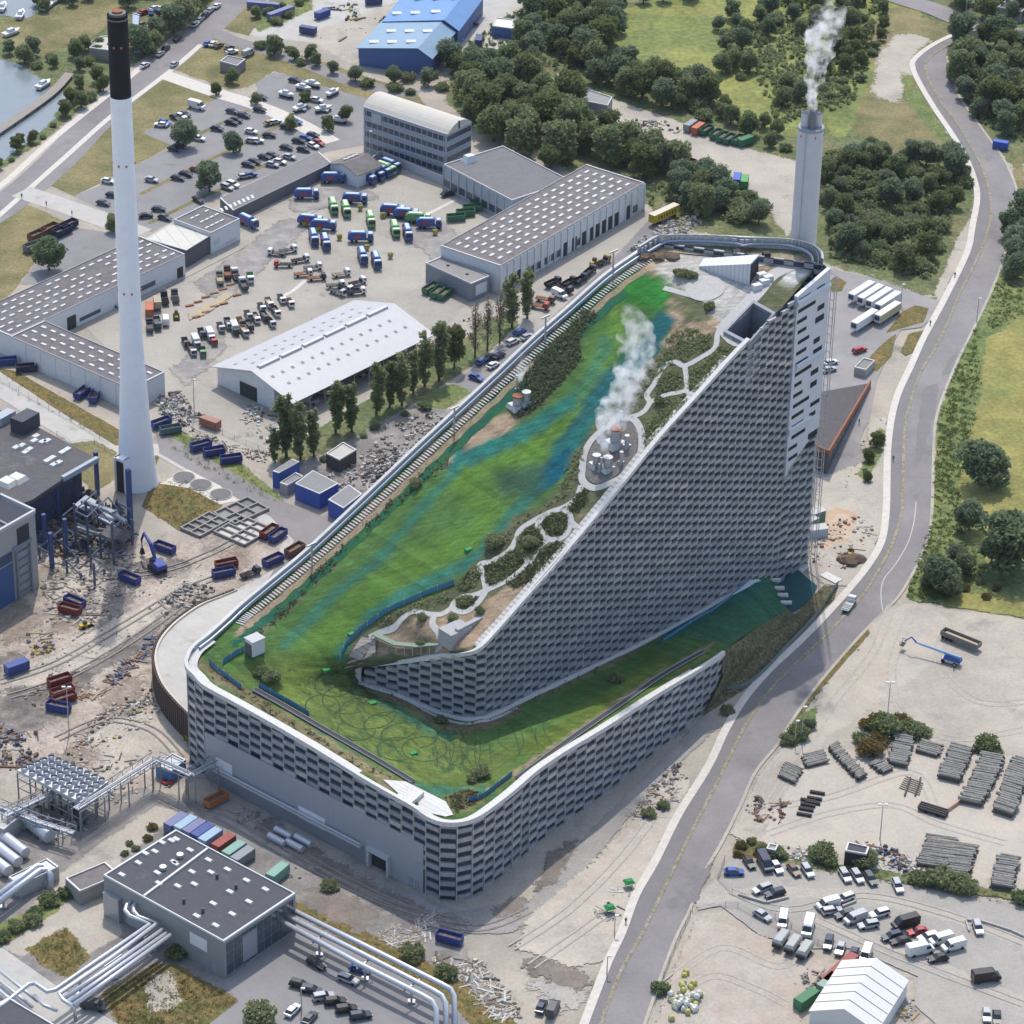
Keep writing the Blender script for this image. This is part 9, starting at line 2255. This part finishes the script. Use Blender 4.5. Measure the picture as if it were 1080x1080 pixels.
person((1006,705),.5,'person in a hi-vis jacket standing beside the blue boom lift','hi-vis');person((23,209),0,'person in dark clothes walking on the paved side road','dark');person((49,217),1,'second walker in dark clothes farther along the side road','dark');person((76,227),2,'third walker in dark clothes near the lawn corner','dark');person((660,974),0,'person in red walking on the footpath by the camp','red');person((981,343),0,'person in red on the footpath near the trailers','red');person((1007,292),0,'person in dark clothes on the upper footpath','dark');person((942,486),0,'person in dark clothes on the footpath beside the site','dark');person((906,447),1,'person in dark clothes on the lane by the rusty building','dark')
b = MB();p = g((897,592));[b.blob((p.x+dx,p.y+dy,0),s,k,.25,2,.6)for k,(dx,dy,s)in enumerate(((0,0,3.4),(2,.6,2.2),(-2,.3,2)))];tag(b.build('earth_mound',mat('brown_soil',(.12,.085,.06),.95,var=.3,scale=.6)),'round brown earth mound beside the road below the tower','earth mound')
for px,sz,c,lb,rz in(((848,560),(7,3.5,3.4),(.1,.22,.13),'green-roofed porch box at the foot of the tower',.7),((856,552),(7,3,3.6),(.5,.4,.26),'buff site box beside the tower porch',.6),((862,565),(5,3,2.6),(.45,.5,.58),'white silo unit on the building site',.3),((848,542),(2.6,2.2,3.2),(.05,.12,.35),'blue site toilet beside the tower',.4)):
 p = g(px);r = empty('site_box',(p.x,p.y,0),lb,'site box');b = MB();b.box((p.x,p.y,0),sz,rz);b.build('shell',mat('site_'+str(px[0]+px[1]),c,.6),r);b = MB();b.box((p.x,p.y,sz[2]),(sz[0]*1.06,sz[1]*1.06,.2),rz);b.build('lid',mat('site_lid',(.45,.44,.42),.7),r)
barrier([(868,606),(885,615)],'white footbridge slab across the end of the teal matting',WHITEP,.5,3,'footbridge_slab','slab');barrier([(838,596),(850,601)],'white slab at the head of the teal matting',WHITEP,.4,4,'paving_slab','slab')
for px,c,lb in(((663,936),GM,'bright green canopy of the roadside camp, farther one'),((643,963),GM,'bright green canopy of the roadside camp, nearer one')):
 p = g(px);r = empty('camp_canopy',(p.x,p.y,0),lb,'canopy','green canopies');b = MB();b.box((p.x,p.y,1.6),(2.4,2.2,.6),.4,.5);b.build('cloth',c,r);b = MB();[b.box((p.x+dx,p.y+dy,0),(.1,.1,1.6))for dx in(-.8,.8)for dy in(-.8,.8)];b.build('frame',LIGHTG,r)
for k,(x,y)in enumerate([(200,323),(209,319),(217,314),(226,310),(235,306),(243,301),(207,335),(217,330),(226,324),(236,321),(250,312)]):
 p = g((x,y));b = MB();b.box((p.x,p.y,0),(2.6,.8,.5),heading((x,y),12));tag(b.build('red_stop_block',RUST),ORD[k]+' dull red stop block of the painted bays, counted from the chimney row by row','stop block','red stop blocks')
sheet('painted_bay',[(197,330),(212,325),(224,318),(240,308),(246,312),(230,324),(212,334),(200,338)],mat('worn_yellow_paint',(.40,.32,.18),.9,col2=(.33,.30,.25),scale=.3,fine=.1,fscale=2),.7)
# ------------------------------------------------------------------ steam
def steam(name,pts_,label,dens,seed=1):
 rn = random.Random(seed);b = MB()
 path = smooth_line([tuple(p)for p,_ in pts_],7);rad = []
 for i in range(len(path)):
  f = i/7;k = min(int(f),len(pts_)-2);rad.append(pts_[k][1]+(pts_[k+1][1]-pts_[k][1])*(f-k))
 for p,r_ in zip(path,rad):
  r_ *= .62;b.blob(p,r_,rn.random(),.15,2)
  for q in range(3):b.blob(p+Vector((rn.uniform(-1,1),rn.uniform(-1,1),rn.uniform(-.6,.8)))*r_*1.35,r_*rn.uniform(.45,.9),rn.random(),.15,1)
 m = bpy.data.materials.new(name);m.use_nodes = True;nt = m.node_tree;N,L = nt.nodes,nt.links
 N.remove(N['Principled BSDF']);v = N.new('ShaderNodeVolumePrincipled');v.inputs['Color'].default_value = (.995,.995,.998,1);v.inputs['Anisotropy'].default_value = .2
 geo = N.new('ShaderNodeNewGeometry');nz = N.new('ShaderNodeTexNoise');nz.inputs['Scale'].default_value = .3;nz.inputs['Detail'].default_value = 5;nz.inputs['Roughness'].default_value = .6
 L.new(geo.outputs['Position'],nz.inputs['Vector']);r_ = N.new('ShaderNodeMapRange')
 for i,x in enumerate((.46,.72,0,1)):r_.inputs[i+1].default_value = x
 sx = N.new('ShaderNodeSeparateXYZ');L.new(geo.outputs['Position'],sx.inputs[0]);fz = N.new('ShaderNodeMapRange');z0,z1 = pts_[0][0].z,pts_[-1][0].z
 for i,x in enumerate((z0,z1,dens,dens*.2)):fz.inputs[i+1].default_value = x
 L.new(sx.outputs[2],fz.inputs[0]);L.new(nz.outputs['Fac'],r_.inputs[0]);mu = N.new('ShaderNodeMath');mu.operation = 'MULTIPLY';L.new(r_.outputs[0],mu.inputs[0]);L.new(fz.outputs[0],mu.inputs[1]);L.new(mu.outputs[0],v.inputs['Density']);L.new(v.outputs[0],N['Material Output'].inputs['Volume'])
 o = b.build('steam',m);tag(o,label,None,kind='stuff')
 md = o.modifiers.new('remesh','REMESH');md.mode = 'VOXEL';md.voxel_size = .6
c1 = Vector((chim.location.x,chim.location.y,topz+5.0))
def off(c0,px0,px,r_):s = c0;d_ = ray(*px);t = (s.y-CAMY)/d_.y;return(CO+d_*t,r_)
pA = [(c1+Vector((0,-1.7,0)),.9)]+[off(c1,0,px,r_)for px,r_ in(((857,105),1.6),((859,88),2.4),((861,70),3.0),((864,55),3.8),((867,40),4.2),((872,26),4.0),((879,12),3.0),((881,6),1.6))]
steam('steam_plume',pA,'white steam plume drifting from the grey chimney',1.3,2)
s0_ = rf((636,492))+Vector((0,0,2.6))
pB = [(s0_,.6)]+[off(s0_,0,px,r_)for px,r_ in(((638,473),1.3),((637,458),2.2),((643,446),3.2),((650,432),4.0),((655,420),4.2),((664,405),4.6),((669,388),4.6),((672,370),4.4),((676,352),4.0),((668,335),3.0),((666,324),1.5))]
steam('steam_plume',pB,'white steam rising from the roof vents across the slope',.9,5)
s1_ = rf((545,413))+Vector((0,0,4.2))
steam('steam_plume',[(s1_,.6)]+[off(s1_,0,px,r_)for px,r_ in(((546,398),1.2),((550,389),1.7),((555,379),1.7))],'thin wisp of steam from the small vent by the long edge',1.2,7)
# ------------------------------------------------------------------ the air itself
hz = MB();hz.box((0,0,-1),(10100,10100,460))
hm = bpy.data.materials.new('haze_air');hm.use_nodes = True
hn = hm.node_tree;hn.nodes.remove(hn.nodes['Principled BSDF'])
hv = hn.nodes.new('ShaderNodeVolumePrincipled');hv.inputs['Color'].default_value = (.80,.88,1,1);hv.inputs['Density'].default_value = .000014;hv.inputs['Anisotropy'].default_value = .3
hn.links.new(hv.outputs[0],hn.nodes['Material Output'].inputs['Volume'])
tag(hz.build('haze',hm,loc=(0,0,0),base=False),'thin summer haze over the whole district',None,kind='stuff')
